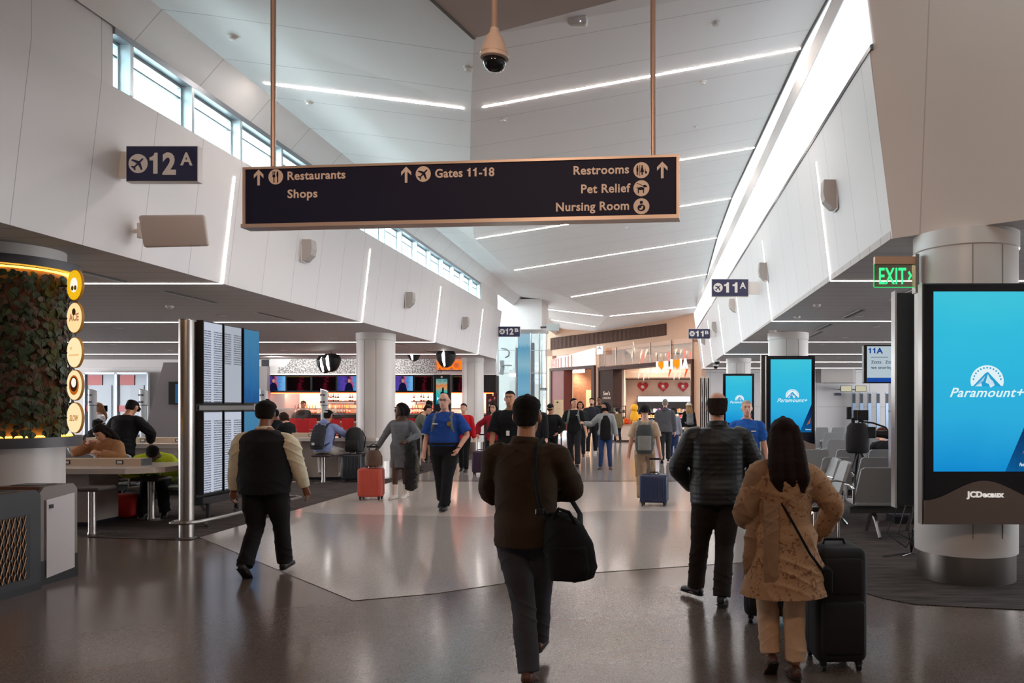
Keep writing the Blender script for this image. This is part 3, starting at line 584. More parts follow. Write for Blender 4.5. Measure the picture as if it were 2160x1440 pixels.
# candy display in front of the dark panel
t = thing('candy_stand', 'tiered candy stand with red and white boxes in front of the dark panel', 'display stand', (-2.55, 34.6, 0))
for k in range(4): MB().box(-.35, .35, -.05 + .06 * k, .3, .3 * k, .3 * k + .3).build('tier', M('stand_dark', '#3a2a24', .5), t)
for k in range(24):
    c = random.choice(['#c8302c', '#efe6dc', '#8a1f22', '#d9a05a']); o = MB().rbox(-.04, .04, -.03, .03, 0, random.uniform(.08, .2), .01, 1).build('candy_box', M('candy_' + c, c, .45)); o.location = (-2.85 + .1 * (k % 7), 34.6 + [-.02, .04, .1, .2][k // 7], [.3, .6, .9, 1.2][k // 7]); tag(o, 'small red or white candy box on the tiered stand', 'candy box', 'candy boxes on the stand')
# ================================================================ glazed corner left of the shops
struct(MB().box(-7.4, -4.42, 29.2, 31, 4.55, 5.72).build('wall_corner_bulkhead', mWALLP))
t = thing('blue_banner_column', 'tall pale blue printed column inside the glass corner', 'column banner', (P(1104, 850, 31).x, 31.3, 0)); hw = 14 * 31 / 1600
MB().box(-hw, hw, -.1, .1, .0, 4.6).build('panel', GRAD('blue_print', [(0, '#4f9fc6'), (.2, '#6fb2d2'), (.35, '#5aa3c8'), (.5, '#84bfdb'), (.62, '#74b4d4'), (.72, '#9accdf'), (.86, '#6aaed0'), (.9, '#9fd0e4'), (1, '#a8d4e6')], .75, 'Z', .06, 5), t)
MB().box(hw, hw + .12, -.12, .12, 0, 4.2).box(-hw - .1, -hw, -.12, .12, 0, 4.0).build('edge_trim', M('slate_grey', '#5f6b7c', .5), t)
MB().box(-hw * .6, -hw * .3, -.112, -.1, 1.55, 1.95).build('print_mark', M('peach_mark', '#e8c0a0', .6), t)
for k, (a, b_) in enumerate([(1050, 1088), (1119, 1137), (1138, 1153)]):
    d = 29.6; m = MB(); frontal(m, a, b_, 704, 905, d, .015); g_ = struct(m.build('window_%d' % (40 + k), GLASS('corner_glass', '#f3fbfc', .10)))
    m = MB()
    for x in (a, b_): frontal(m, x - .7, x + .7, 702, 905, d - .03, .06)
    for y in (738, 786): frontal(m, a, b_, y, y + 1.4, d - .02, .05)
    m.build('frame', M('steel_frame', '#aeb4b8', .35, .8), g_)
t = thing('decal_lettering', 'large grey curved decal on the glass beside the blue column', 'decal', P(1057, 800, 29.5)); q = lambda px, py: P(px, py, 29.5) - t.location
MB().tube([q(1058, 735), q(1068, 736), q(1074, 742), q(1073, 750), q(1066, 754)], [(.02, .11)] * 5, 8).build('stroke', M('decal_grey', '#8f9499', .6), t); MB().tube([q(1058, 760), q(1060, 775), q(1057, 790)], [(.02, .08)] * 3, 8).build('stroke', M('decal_grey', '#8f9499', .6), t); MB().lathe([(.16, 0), (.2, 0), (.2, .03), (.16, .03)], q(1069, 771), 18).build('stroke', M('decal_grey', '#8f9499', .6), t)
struct(MB().box(-16, -6.9, 46.0, 46.2, 0, 6).build('wall_glazed_end', mWALLP))
for k, (px, py, w_, h_) in enumerate([(1078, 772, 8, 16), (1132, 772, 14, 16), (1135, 800, 12, 20), (1068, 840, 12, 22), (1125, 850, 14, 20), (1150, 832, 8, 20), (1195, 838, 8, 22)]):
    d = 45.95; m = MB(); frontal(m, px - w_ / 2, px + w_ / 2, py - h_ / 2, py + h_ / 2, d, .03); o = struct(m.build('window_%d' % (50 + k), E('far_daylight', '#f2f8ff', 1.25)))
    m = MB(); frontal(m, px - w_ / 2 - .7, px + w_ / 2 + .7, py - .4, py + .4, d - .03, .03); m.build('frame', M('steel_frame', '#aeb4b8', .35, .8), o)
t = thing('overhead_sign', 'dark overhead sign board seen through the glass corner', 'sign', P(1147, 821, 36)); q = lambda px, py: P(px, py, 36) - t.location
MB().box(q(1137, 0).x, q(1154, 0).x, 0, .1, q(0, 823).z, q(0, 818).z).build('board', mDARKF, t); MB().box(q(1140, 0).x, q(1150, 0).x, -.01, 0, q(0, 821).z, q(0, 820).z).build('print', mSIGNW, t); MB().box(q(1141, 0).x, q(1142, 0).x, .02, .06, q(0, 818).z, q(0, 740).z).build('rod', mDARKF, t)
t = thing('hanging_screen', 'pale grey screen box hanging at the corner of the white bulkhead', 'screen', P(1166, 690, 29)); MB().rbox(-.24, .25, -.06, .06, -.14, .14, .015, 2).build('panel', M('pale_screen', '#b9c1bf', .4), t); MB().box(-.47, -.22, -.02, .26, -.03, .03).build('bracket', mDARKF, t)
area('corner_daylight', (-8, 44.5, 4.4), (-6, 36, 1), 5, 2, 210, (.92, .97, 1))
# left side far wall behind the tables, with glass doors
struct(MB().box(-26, -13.75, 26.5, 26.7, 0, 3.0).build('wall_left_back', mWALLP))
struct(MB().box(-13.8, -13.3, 25.9, 28.3, 0, 2.96).build('wall_bar_end', M('bar_end_grey', '#8b8889', .6)))
for k, (a, b_) in enumerate([(177, 243), (245, 311)]):
    m = MB(); frontal(m, a, b_, 787, 935, 26.2, .06); d_ = struct(m.build('door_%d' % (k + 1), M('door_glass_face', '#8fa3b4', .15)))
    m = MB(); [frontal(m, x, x + 2.5, 786, 936, 26.12, .1) for x in (a - 1, b_ - 1.5)]; frontal(m, a, b_, 785, 789, 26.12, .1); frontal(m, a, b_, 925, 936, 26.12, .1); m.build('door_frame', mALU, d_)
    m = MB(); frontal(m, a + 8, a + 38, 791, 812, 26.17, .02); frontal(m, a + 2, a + 50, 855, 868, 26.17, .02); m.build('red_reflection_panel', M('red_panel', '#b3262a', .3), d_)  # red panels standing behind the doors, laid flat on the door face
    m = MB(); frontal(m, a + 30, a + 58, 812, 900, 26.17, .02); m.build('pale_panel', M('pale_door_panel', '#aebfcc', .3), d_)
# ================================================================ bar on the left
BD = 26.15
def bx(px): return (px - CX) * BD / F
def bz(py): return EYE - (py - CY) * BD / F
X_0, X_1 = bx(548), bx(1046)
GRAN = bpy.data.materials.new('speckled_mural'); nt = GRAN.node_tree if GRAN.use_nodes else None; GRAN.use_nodes = True; nt = GRAN.node_tree; b = nt.nodes['Principled BSDF']
tc = nt.nodes.new('ShaderNodeTexCoord'); v = nt.nodes.new('ShaderNodeTexNoise'); v.inputs['Scale'].default_value = 22; v.inputs['Detail'].default_value = 6; v2 = nt.nodes.new('ShaderNodeTexVoronoi'); v2.inputs['Scale'].default_value = .8
nt.links.new(tc.outputs['Object'], v.inputs['Vector']); nt.links.new(tc.outputs['Object'], v2.inputs['Vector']); r1 = nt.nodes.new('ShaderNodeValToRGB'); r1.color_ramp.elements[0].position = .44; r1.color_ramp.elements[0].color = (.16, .16, .16, 1); r1.color_ramp.elements[1].position = .56; r1.color_ramp.elements[1].color = (.62, .62, .62, 1); nt.links.new(v.outputs[0], r1.inputs[0])
hs = nt.nodes.new('ShaderNodeSeparateColor'); nt.links.new(v2.outputs['Color'], hs.inputs[0]); gt = nt.nodes.new('ShaderNodeMath'); gt.operation = 'GREATER_THAN'; gt.inputs[1].default_value = .5; nt.links.new(hs.outputs[0], gt.inputs[0])
mx = nt.nodes.new('ShaderNodeMix'); mx.data_type = 'RGBA'; nt.links.new(gt.outputs[0], mx.inputs['Factor']); nt.links.new(r1.outputs[0], mx.inputs['A']); mx.inputs['B'].default_value = (.66, .67, .68, 1); nt.links.new(mx.outputs['Result'], b.inputs['Base Color'])
t = thing('mural_panel', 'long grey and white speckled mural band above the bar televisions', 'mural', (X_0 + .35, BD, bz(789)))
MB().box(0, X_1 - X_0 - .35, -.05, .1, 0, bz(757) - bz(789)).build('panel', GRAN, t); MB().box(0, X_1 - X_0 - .35, -.07, -.05, -.03, .02).build('ledge', mSIGNW, t)
spot('mural_lamp', (-9.5, 24.6, 3.15), 60, NEUT, 150, .05, (-9.5, 26.1, 2.9)); spot('mural_lamp', (-12.5, 24.6, 3.15), 60, NEUT, 150, .05, (-12.5, 26.1, 2.9))
struct(MB().box(X_0, X_1 - .45, BD + .12, BD + 2.2, 2.96, 3.2).build('ceiling_bar', mDARKF))
struct(MB().box(X_0 - .1, X_1 - .45, BD + 2.1, BD + 2.3, 0, 3.2).build('wall_bar_back', M('bar_back_white', '#e3d3cd', .45)))
t = thing('screen_fascia', 'long black fascia holding the row of bar televisions', 'fascia', (X_0, BD, bz(828))); MB().box(0, X_1 - X_0, 0, .12, 0, bz(790) - bz(828)).build('panel', mBLACK, t)
MB().box(.1, X_1 - X_0 - .1, .02, .10, -.03, 0).build('glow_tube', E('orange_glow', '#ff5a28', 6), t)
area('bar_glow', ((X_0 + X_1) / 2, BD + 1.0, 2.0), ((X_0 + X_1) / 2, BD + 2.1, 1.5), 7.6, .12, 80, (1, .36, .18)); area('bar_light', ((X_0 + X_1) / 2, BD + 1.2, 2.9), ((X_0 + X_1) / 2, BD + 2.0, .5), 7.6, .3, 130, (1, .88, .82))
def TVMAT(name, live):
    if live: return GRAD(name, [(0, '#2a3a86'), (.3, '#5a3fa0'), (.48, '#1d1c40'), (.6, '#b5486a'), (.72, '#3f86c8'), (1, '#7ab4e6')], 1.0, 'X', .35, 4)
    return GRAD(name, [(0, '#0a0608'), (.45, '#120709'), (.6, '#5a0f20'), (.68, '#150608'), (1, '#0b0607')], .9, 'X', .7, 7)
TV = [(553, 605, 1, 'television showing a bright blue studio programme, at the left end of the row'), (606, 658, 0, 'dark television right of the leftmost blue programme'), (659, 711, 0, 'dark television with red shapes left of the second blue programme'), (712, 764, 1, 'television with a blue studio programme just left of the big white column'), (829, 873, 1, 'television with a blue studio programme just right of the big white column'), (875, 912, 0, 'dark television with red shapes beside the tall poster screen'), (956, 983, 0, 'dark television with a yellow line right of the tall poster screen')]
for a, b_, live, lb in TV:
    t = thing('television', lb, 'television', (bx(a), BD - .06, bz(825)), 0, 'televisions over the bar'); w_, h_ = bx(b_) - bx(a), bz(792) - bz(825)
    MB().rbox(0, w_, 0, .06, 0, h_, .01, 1).build('case', mBLACK, t); MB().box(.02, w_ - .02, -.004, 0, .02, h_ - .02).build('screen', TVMAT('tv_live' if live else 'tv_dark', live), t)
    if live:
        MB().ell((w_ * .5, -.006, h_ * .66), .045, .003, .065).build('picture_head', E('tv_skin', '#c88a78', .9), t); MB().prism([(w_ * .5 - .16, .02), (w_ * .5 + .15, .02), (w_ * .5 + .10, h_ * .42), (w_ * .5 + .03, h_ * .55), (w_ * .5 - .04, h_ * .55), (w_ * .5 - .12, h_ * .40)], lambda u, v, h: Vector((u, h, v)), -.006, -.004).build('picture_suit', E('tv_suit', '#16163a', .8), t)
    else: MB().box(.03, w_ - .03, -.005, -.004, h_ - .05, h_ - .04).build('ticker', E('tv_line' if a in (606, 956) else 'tv_line_red', '#9a7a30' if a in (606, 956) else '#7a1622', .8), t)
# shelves and bottles
random.seed(11)
btl = {}
def bottle(x, y, z, c, label, grp, h=.30, glow=False):
    key = (c, round(h, 2))
    if key not in btl:
        m = MB().lathe([(.0, 0), (.036, 0), (.038, .01), (.038, h * .58), (.03, h * .66), (.013, h * .76), (.012, h * .97), (.014, h)], n=10); btl[key] = m.build('bottle', M('bottle_' + c, c, .15, emit=.08 if glow else 0), smooth=True)
        MB().lathe([(.0388, h * .18), (.0388, h * .45)], n=10).build('label_band', M('bottle_label', '#d8cfc2', .6), btl[key]); o = btl[key]
    else: o = dup(btl[key], (0, 0, 0))
    o.location = (x, y, z); tag(o, label, 'bottle', grp)
def shelf(px0, px1, zt, yb, label, th=.03, dep=.25):
    t = thing('bar_shelf', label, 'shelf', (bx(px0), yb, zt)); MB().box(0, bx(px1) - bx(px0), -dep / 2, dep / 2, -th, 0).build('board', mDARKF, t)
    m = MB(); [m.box(x, x + .02, dep / 2 - .02, dep / 2 + .03, -.12, 0) for x in (.1, bx(px1) - bx(px0) - .12)]; m.build('bracket', mDARKF, t)
YB = BD + 1.9
shelf(628, 706, 1.78, YB, 'upper dark bottle shelf left of the numbered queue post'); shelf(706, 770, 1.78, YB, 'upper dark bottle shelf beside the big white column'); shelf(832, 913, 1.78, YB, 'upper dark bottle shelf between the column and the poster screen'); shelf(953, 985, 1.78, YB, 'upper dark glass shelf right of the poster screen')
dk = ['#1c1a18', '#4a2a1c', '#2c3a28', '#c9c4bc', '#8a8a8a', '#5a1a18']; wm = ['#b8501c', '#d88a30', '#8a2a1a', '#e8d8c0', '#c43a24', '#3a1a14']
for px in np.arange(632, 704, 5.4): bottle(bx(px), YB, 1.78, random.choice(dk), 'small bottle on the left upper bar shelf', 'bottles on the left upper shelf', random.choice([.26, .30]))
for px in np.arange(709, 768, 5.6): bottle(bx(px), YB, 1.78, random.choice(['#1c1a18', '#2a1614', '#20281e']), 'dark wine bottle on the upper bar shelf beside the column', 'wine bottles beside the column', .32)
for px in np.arange(836, 912, 5.4): bottle(bx(px), YB, 1.78, random.choice(dk), 'small bottle on the upper shelf left of the poster screen', 'bottles on the right upper shelf', random.choice([.26, .30]))
for px in np.arange(957, 984, 5): bottle(bx(px), YB, 1.78, '#c9c4bc', 'clear glass on the upper shelf right of the poster screen', 'glasses right of the poster screen', .2)
t = thing('back_bar_counter', 'long back counter carrying amber bottles behind the bar', 'counter', (X_0 + .45, BD + 1.75, 0)); MB().box(0, X_1 - X_0 - .7, -.3, .34, 1.28, 1.34).build('counter_top', mSTEEL, t); MB().box(.05, X_1 - X_0 - .75, -.25, .34, 0, 1.28).build('cabinet', mDARKF, t)
for px in list(np.arange(566, 700, 6.4)) + list(np.arange(712, 770, 9)): bottle(bx(px), BD + 1.75, 1.34, random.choice(wm), 'amber or red bottle on the left part of the back counter', 'bottles on the left back counter', random.choice([.28, .33]), True)
for px in np.arange(836, 912, 5.6): bottle(bx(px), BD + 1.75, 1.34, random.choice(wm), 'amber or red bottle on the back counter right of the column', 'bottles on the right back counter', random.choice([.28, .33]), True)
t = thing('glass_rack', 'wire rack of upturned glasses behind the right queue post', 'rack', (bx(668), BD + 1.5, 1.34)); MB().box(-.35, .35, -.12, .12, .0, .02).box(-.35, .35, -.12, .12, .2, .215).build('shelf', mSTEEL, t); m = MB(); [m.box(x, x + .015, y, y + .015, 0, .36) for x in (-.35, .335) for y in (-.12, .105)]; m.build('posts', mSTEEL, t)
# front bar counter with glass guard
t = thing('bar_counter', 'long bar counter with a glass guard behind the red chairs', 'bar counter', (X_0 + .2, BD - 1.6, 0)); L_ = X_1 - X_0 - 1.0
MB().box(0, L_, -.3, .3, 1.06, 1.11).build('counter_top', M('bar_top', '#cbb9ac', .3), t); MB().box(.05, L_ - .05, -.2, .28, 0, 1.06).build('front_panel', SEAM('bar_front_wood', '#b08a68', 'X', .15, .01, .6, .5), t)
MB().box(.05, L_ - .05, .12, .13, 1.11, 1.5).build('guard_glass', GLASS('guard_glass', '#f4f8f8', .12), t); m = MB().box(.05, L_ - .05, .08, .17, 1.5, 1.53); [m.box(x, x + .03, .11, .14, 1.11, 1.5) for x in np.arange(.05, L_, 1.3)]; m.build('guard_rail', mSTEEL, t)
def bar_chair():
    t = thing('bar_chair', 'x', 'chair', (0, 0, 0), 0, 'red bar chairs'); red = M('red_plastic', '#c4161c', .4)
    MB().rbox(-.18, .18, -.2, .2, .72, .76, .03, 2).build('seat', red, t)
    m = MB(); m.prism([(-.16, .80), (.16, .80), (.195, 1.22), (-.195, 1.22)], lambda x, z, h: Vector((x, -.22 + h - .06 * (1 - (x / .25) ** 2) - (z - .8) * .12, z)), 0, .03); m.build('backrest', red, t)
    for sx in (-1, 1):
        for sy in (-1, 1): MB().tube([(sx * .17, sy * .16, .73), (sx * .22, sy * .21, 0)], .012, 8).build('leg', mCHROME, t)
    MB().tube([(-.21, -.2, .3), (.21, -.2, .3)], .01, 6).build('stretcher', mCHROME, t); return t
bc = None
for k, (px, lb) in enumerate([(603, 'red chair at the bar, left end beside the dark haired woman'), (632, 'red chair at the bar, between the dark woman and the queue post'), (663, 'red chair at the bar under the bartender, just left of the queue post'), (699, 'red chair at the bar, just right of the queue post'), (741, 'red chair at the bar left of the big white column'), (872, 'red chair at the bar right of the big white column')]):
    y = BD - 2.25; x = (px - CX) * y / F; bc = bar_chair() if k == 0 else dup(bc, (0, 0, 0)); bc.location = (x, y, 0); bc['label'] = lb
t = thing('low_table', 'long dark high table in front of the red bar chairs', 'table', ((668 - CX) * 22.6 / F, 22.6, 0)); MB().box(-1.7, 1.6, -.3, .3, .86, .9).build('table_top', M('dark_top', '#5a5150', .3), t)
for x in (-1.5, 1.4): MB().box(x - .05, x + .05, -.05, .05, 0, .86).build('leg', mSTEEL, t)
for k, px in enumerate((648, 712)):
    c = dup(bc, ((px - CX) * 22.1 / F, 22.1, -.0), None, 'red chair at the long dark high table, ' + ('left one behind the blue hoodie', 'right one behind the suitcase')[k])
# pendant shells
def pendant(px, py, d, label, w=.55):
    q = P(px, py, d); t = thing('pendant_lamp', label, 'pendant lamp', q, 0, 'black shell pendants over the bar'); m = MB(); n = 20; rs = []
    m2 = MB()
    for s in (-1, 1):
        prof = [(.03, 0), (.12, .03), (.20, .12), (.26, .26), (.28, .40), (.22, .5)]
        m.lathe([(r * w / .55, z * w / .55) for r, z in prof], (s * .03, 0, 0), 24, R(90 - 90 + 20) if s > 0 else R(200 - 0), R(160) if s > 0 else R(340))
    m = MB().lathe([(.04 * w / .55, 0), (.14 * w / .55, .05), (.23 * w / .55, .2), (.27 * w / .55, .38), (.2 * w / .55, .5), (.04, .54)], (0, 0, 0), 28)
    m.build('shade', M('pendant_black', '#17171a', .4, bump=.3, bscale=80, stretch=(1, 1, .02)), t, smooth=True)
    MB().tube([(0, -.15 * w / .55, .04), (0, -.25 * w / .55, .2), (0, -.285 * w / .55, .38), (0, -.24 * w / .55, .46)], [.02, .04, .04, .015], 8).build('light_slit', E('pendant_glow', '#fff8ef', 5), t, smooth=True)
    MB().tube([(0, 0, .54), (0, 0, 3.2 - q.z)], .008, 6).build('cord', mBLACK, t)
pendant(686, 787, 22.5, 'black ribbed pendant lamp left of the overlapping pair above the bar', .5); pendant(699, 784, 22.0, 'black ribbed pendant lamp right of the overlapping pair above the bar', .55); pendant(941, 775, 22.4, 'black ribbed pendant lamp hanging before the orange bar sign', .6); pendant(873, 762, 24, 'black ribbed pendant lamp mostly above the mural right of the column', .5)
t = thing('bar_sign', 'glowing orange lettering of the bar on the mural', 'sign', (bx(924), BD - .1, bz(779))); fit(MB(), 'ROCK &', 0, 1.35, 0, .30, front((0, 0, 0)), .06, .015).build('letters', E('orange_letters', '#ff6a12', 1.5), t); MB().box(0, 1.1, .02, .04, -.06, -.03).build('rail', mBLACK, t)
# tall poster screen
d = 23.5; q = P(915, 872, d); t = thing('poster_screen', 'tall black digital poster stand with a teal and orange poster', 'digital poster', (P(933, 855, d).x, d, 0)); hw = 18.5 * d / F; zt = P(0, 790, d).z
MB().rbox(-hw, hw, -.06, .06, .0, zt, .015, 2).build('case', mBLACK, t); MB().box(-hw + .1, hw - .1, -.07, -.06, P(0, 852, d).z, P(0, 799, d).z).build('screen', GRAD('poster', [(0, '#0d6f8c'), (.2, '#1aa6b4'), (.45, '#3fb8b0'), (.62, '#c9a070'), (.75, '#d97a3c'), (.85, '#9fae9a'), (1, '#4e8f94')], .9, 'Z', .4, 3), t)
MB().ell((.04, -.072, P(0, 822, d).z), .03, .004, .09).ell((.02, -.072, P(0, 829, d).z), .06, .004, .05).build('poster_figure', E('poster_dark', '#0a2028', .6), t); MB().text('HA', .12, front((-.14, -.074, P(0, 843, d).z)), h=.003, bold=.006).build('poster_title', E('poster_white', '#f4f4f4', 1), t)
MB().lathe([(0, 0), (.03, 0), (.03, .01), (0, .01)], (0, 0, 0), 14).build('emblem', mSIGNW, t).matrix_local = Matrix.Translation((0, -.065, P(0, 795, d).z)) @ Matrix.Rotation(R(90), 4, 'X')
# souvenir pillar right of the far column and its exit sign
d = 27; t = thing('souvenir_wall', 'black souvenir wall with small bright pieces beside the far white column', 'display wall', (P(1037, 855, d).x, d, 0)); MB().box(-.2, .2, 0, .3, 0, P(0, 792, d).z).build('panel', mBLACK, t)
for k in range(16): MB().ell((random.uniform(-.15, .15), -.01, random.uniform(.9, 2.5)), .03, .015, .05, 8, 6).build('souvenir', M('souv_%d' % (k % 5), ['#d8d4d0', '#46a0a0', '#c06a7a', '#6a5a56', '#8a2a34'][k % 5], .5), t)
MB().box(-.06, .14, -.02, 0, .9, 1.1).build('flame_picture', E('flame_pic', '#ff7a28', 1.3), t)
# ================================================================ hanging signs and wall fixtures
def disc(mb, cx, cy, r, fn, h, h0=0.0, n=28): return mb.prism([(cx + r * math.cos(2 * math.pi * k / n), cy + r * math.sin(2 * math.pi * k / n)) for k in range(n)], fn, h0, h0 + h)
PLANE = [(0, 1), (.11, .85), (.12, .35), (.95, -.12), (.95, -.34), (.12, -.1), (.1, -.62), (.36, -.82), (.36, -.98), (0, -.88), (-.36, -.98), (-.36, -.82), (-.1, -.62), (-.12, -.1), (-.95, -.34), (-.95, -.12), (-.12, .35), (-.11, .85)]
def plane_icon(t, cx, cy, r, fn, mw, md, nm='gate_symbol'):
    o = disc(MB(), cx, cy, r, fn, .003).build(nm, mw, t); a = R(-45); c, s = math.cos(a), math.sin(a)
    MB().prism([(cx + .78 * r * (x * c - y * s), cy + .78 * r * (x * s + y * c)) for x, y in PLANE], fn, .003, .005).build('aeroplane', md, o)
def arrow_up(t, cx, cy, s, fn, mw):
    MB().prism([(cx + s * x, cy + s * y) for x, y in [(-.16, -1), (.16, -1), (.16, .35), (.62, -.12), (.62, .32), (0, .95), (-.62, .32), (-.62, -.12), (-.16, .35)]], fn, 0, .004).build('arrow', mw, t)
# main hanging sign
SA, SB = Vector((-3.46, 6.35, 3.10)), Vector((.18, 6.02, 3.10)); SU = (SB - SA).normalized(); SL = (SB - SA).length; SH = .51
t = thing('hanging_sign', 'long dark navy hanging sign pointing to restaurants, shops, gates and restrooms', 'sign', SA); fn = front((0, 0, 0), SU); SN = SU.cross(Vector((0, 0, 1)))
def sp(px, py):
    k = (px - CX) / F; q = ((6.35 * k + 3.46) / (3.64 + .33 * k)); Y = 6.35 - .33 * q; return q * SL, EYE - (py - CY) * Y / F - 3.10
bxs = lambda m, u0, u1, v0, v1, h0, h1: m.prism([(u0, v0), (u1, v0), (u1, v1), (u0, v1)], fn, h0, h1)
bxs(MB(), .02, SL - .02, .035, SH - .02, -.08, 0).build('panel', mNAVYD, t)
m = MB(); bxs(m, 0, SL, 0, .03, -.10, .035); bxs(m, 0, SL, SH - .02, SH, -.10, .012); bxs(m, 0, .022, .03, SH - .02, -.10, .012); bxs(m, SL - .022, SL, .03, SH - .02, -.10, .012); m.build('frame', mTANM, t)
mTXT = M('sign_lettering', '#e6d3c6', .5)
for txt, xa, xb, yb in [('Restaurants', 607, 729, 380), ('Shops', 607, 670, 418), ('Gates 11-18', 918, 1043, 375), ('Restrooms', 1210, 1327, 369), ('Pet Relief', 1226, 1330, 408), ('Nursing Room', 1173, 1327, 446)]:
    (u0, v0), (u1, _) = sp(xa, yb), sp(xb, yb); fit(MB(), txt, u0, u1, v0 + .002, .070, fn, .004, .012).build('lettering', mTXT, t)
for px, py in [(546, 374), (857, 368), (1397, 358)]: u, v = sp(px, py); arrow_up(t, u, v, .068, fn, mTXT)
for px, py, kind in [(582, 373, 'food'), (893, 367, 'plane'), (1353, 359, 'wc'), (1353, 397, 'dog'), (1353, 435, 'nurse')]:
    u, v = sp(px, py); r = .064
    if kind == 'plane': plane_icon(t, u, v, r, fn, mTXT, mNAVYD); continue
    o = disc(MB(), u, v, r, fn, .003).build('symbol', mTXT, t); m = MB(); bb = lambda a, b_, c, d: m.prism([(u + a * r, v + c * r), (u + b_ * r, v + c * r), (u + b_ * r, v + d * r), (u + a * r, v + d * r)], fn, .003, .005)
    el = lambda a, b_, ra, rb: m.prism([(u + r * (a + ra * math.cos(k * .5236)), v + r * (b_ + rb * math.sin(k * .5236))) for k in range(12)], fn, .003, .005)
    if kind == 'food': bb(-.4, -.34, .1, .7); bb(-.27, -.21, .1, .7); bb(-.14, -.08, .1, .7); el(-.24, .08, .2, .18); bb(-.3, -.18, -.75, .1); el(.25, .3, .13, .42); bb(.2, .34, -.75, .2)
    elif kind == 'wc': el(-.5, .5, .1, .1); bb(-.62, -.38, -.15, .36); bb(-.6, -.52, -.6, -.1); bb(-.48, -.4, -.6, -.1); bb(-.22, -.16, -.7, .65); el(.1, .5, .1, .1); m.prism([(u + r * x, v + r * y) for x, y in [(0, .36), (.2, .36), (.34, -.25), (-.14, -.25)]], fn, .003, .005); bb(.02, .18, -.6, -.2); el(.58, -.3, .12, .16); bb(.46, .52, -.3, .15)
    elif kind == 'dog': el(-.05, -.05, .42, .2); bb(-.45, -.32, -.6, 0); bb(.2, .33, -.6, 0); el(.42, .25, .2, .16); bb(.5, .72, .12, .26); bb(-.6, -.45, 0, .12); m.prism([(u + r * x, v + r * y) for x, y in [(-.6, .62), (.35, .2), (.37, .26), (-.58, .68)]], fn, .003, .005)
    else: el(0, .48, .2, .2); el(0, -.2, .5, .42)
    m.build('pictogram', mNAVYD, o)
    if kind == 'nurse': m = MB(); el(.12, -.12, .13, .13); el(-.05, -.34, .22, .12); m.v = [tuple(Vector(q) + SN * .003) for q in m.v]; m.build('infant', mTXT, o)
for k, px in enumerate((569, 1376)):
    u, _ = sp(px, 340); q = fn(u, SH, -.05); top = cz(SA.x + q.x, SA.y + q.y) - SA.z + .02
    MB().tube([q, (q.x, q.y, 2.16)], .022, 14).build('hanging_rod', M('rod_champagne', '#b39a8c', .35, .5), t, smooth=True)
# gate number signs
def gate_sign(label, px0, px1, py0, py1, d, num, let, side, wallx):
    a, b_ = P(px0, py1, d), P(px1, py0, d); W, Hh = b_.x - a.x, b_.z - a.z; t = thing('gate_sign', label, 'gate sign', a, 0, None); f = front((0, 0, 0))
    MB().rbox(0, W, .005, .09, 0, Hh, .004, 1).build('case', M('sign_case', '#ddd8d6', .5), t); MB().box(.008, W - .008, 0, .006, .008, Hh - .008).build('face', mNAVY, t)
    plane_icon(t, W * .175, Hh * .5, Hh * .265, f, mSIGNW, mNAVY)
    fit(MB(), num, W * .335, W * .70, Hh * .22, Hh * .58, f, .004, .03).build('lettering', mSIGNW, t); fit(MB(), let, W * .76, W * .93, Hh * .46, Hh * .35, f, .004, .015).build('lettering', mSIGNW, t)
    xw = wallx - a.x; m = MB(); m.box(min(xw, 0) if side < 0 else W, max(xw, W) if side > 0 else 0, .03, .07, .05, Hh - .05); m.build('wall_bracket', mSIGNW, t)
gate_sign('navy gate sign 12A on the left wall above the white antenna box', 265, 417, 307, 383, 7.9, '12', 'A', -1, XL(7.9) + .06)
gate_sign('small navy gate sign 12B at the far end of the left wall', 1051, 1097, 688, 710, 25.8, '12', 'B', -1, XL(25.8) + .05)
gate_sign('navy gate sign 11A fixed to the right wall', 1501, 1579, 588, 625, 15.4, '11', 'A', 1, XR(15.4) - .05)
gate_sign('small navy gate sign 11B at the far end of the right wall', 1452, 1498, 693, 714, 25.8, '11', 'B', 1, XR(25.8) - .05)
# wall speakers
def speaker(x, y, z, side, label):
    t = thing('wall_speaker', label, 'speaker', (x, y, z), 0, 'wedge speakers on the walls'); s = side
    prof = [(0, -.165), (.06, -.16), (.15, -.07), (.17, .03), (.16, .17), (0, .17)]
    m = MB(); m.prism(prof, lambda u, v, h: Vector((s * u, h, v)), -.09, .09); m.build('cabinet', mSPK, t); MB().box(min(0, s * .012) - .0, max(0, s * .012), -.10, .10, -.18, .18).build('back_plate', mSIGNW, t)
for k, (y, z) in enumerate([(12.0, 4.06), (16.8, 3.95), (21.5, 3.95)]): speaker(XL(y) + .095, y, z, 1, 'grey wedge speaker on the left white wall, ' + ('nearest', 'middle', 'farthest')[k] + ' of three')
for k, (y, z) in enumerate([(9.05, 4.12), (14.3, 4.13), (19.6, 4.2), (25, 4.2), (30.2, 4.2)]): speaker(XR(y) - .105, y, z, -1, 'grey wedge speaker on the right white wall, ' + ordn[k])
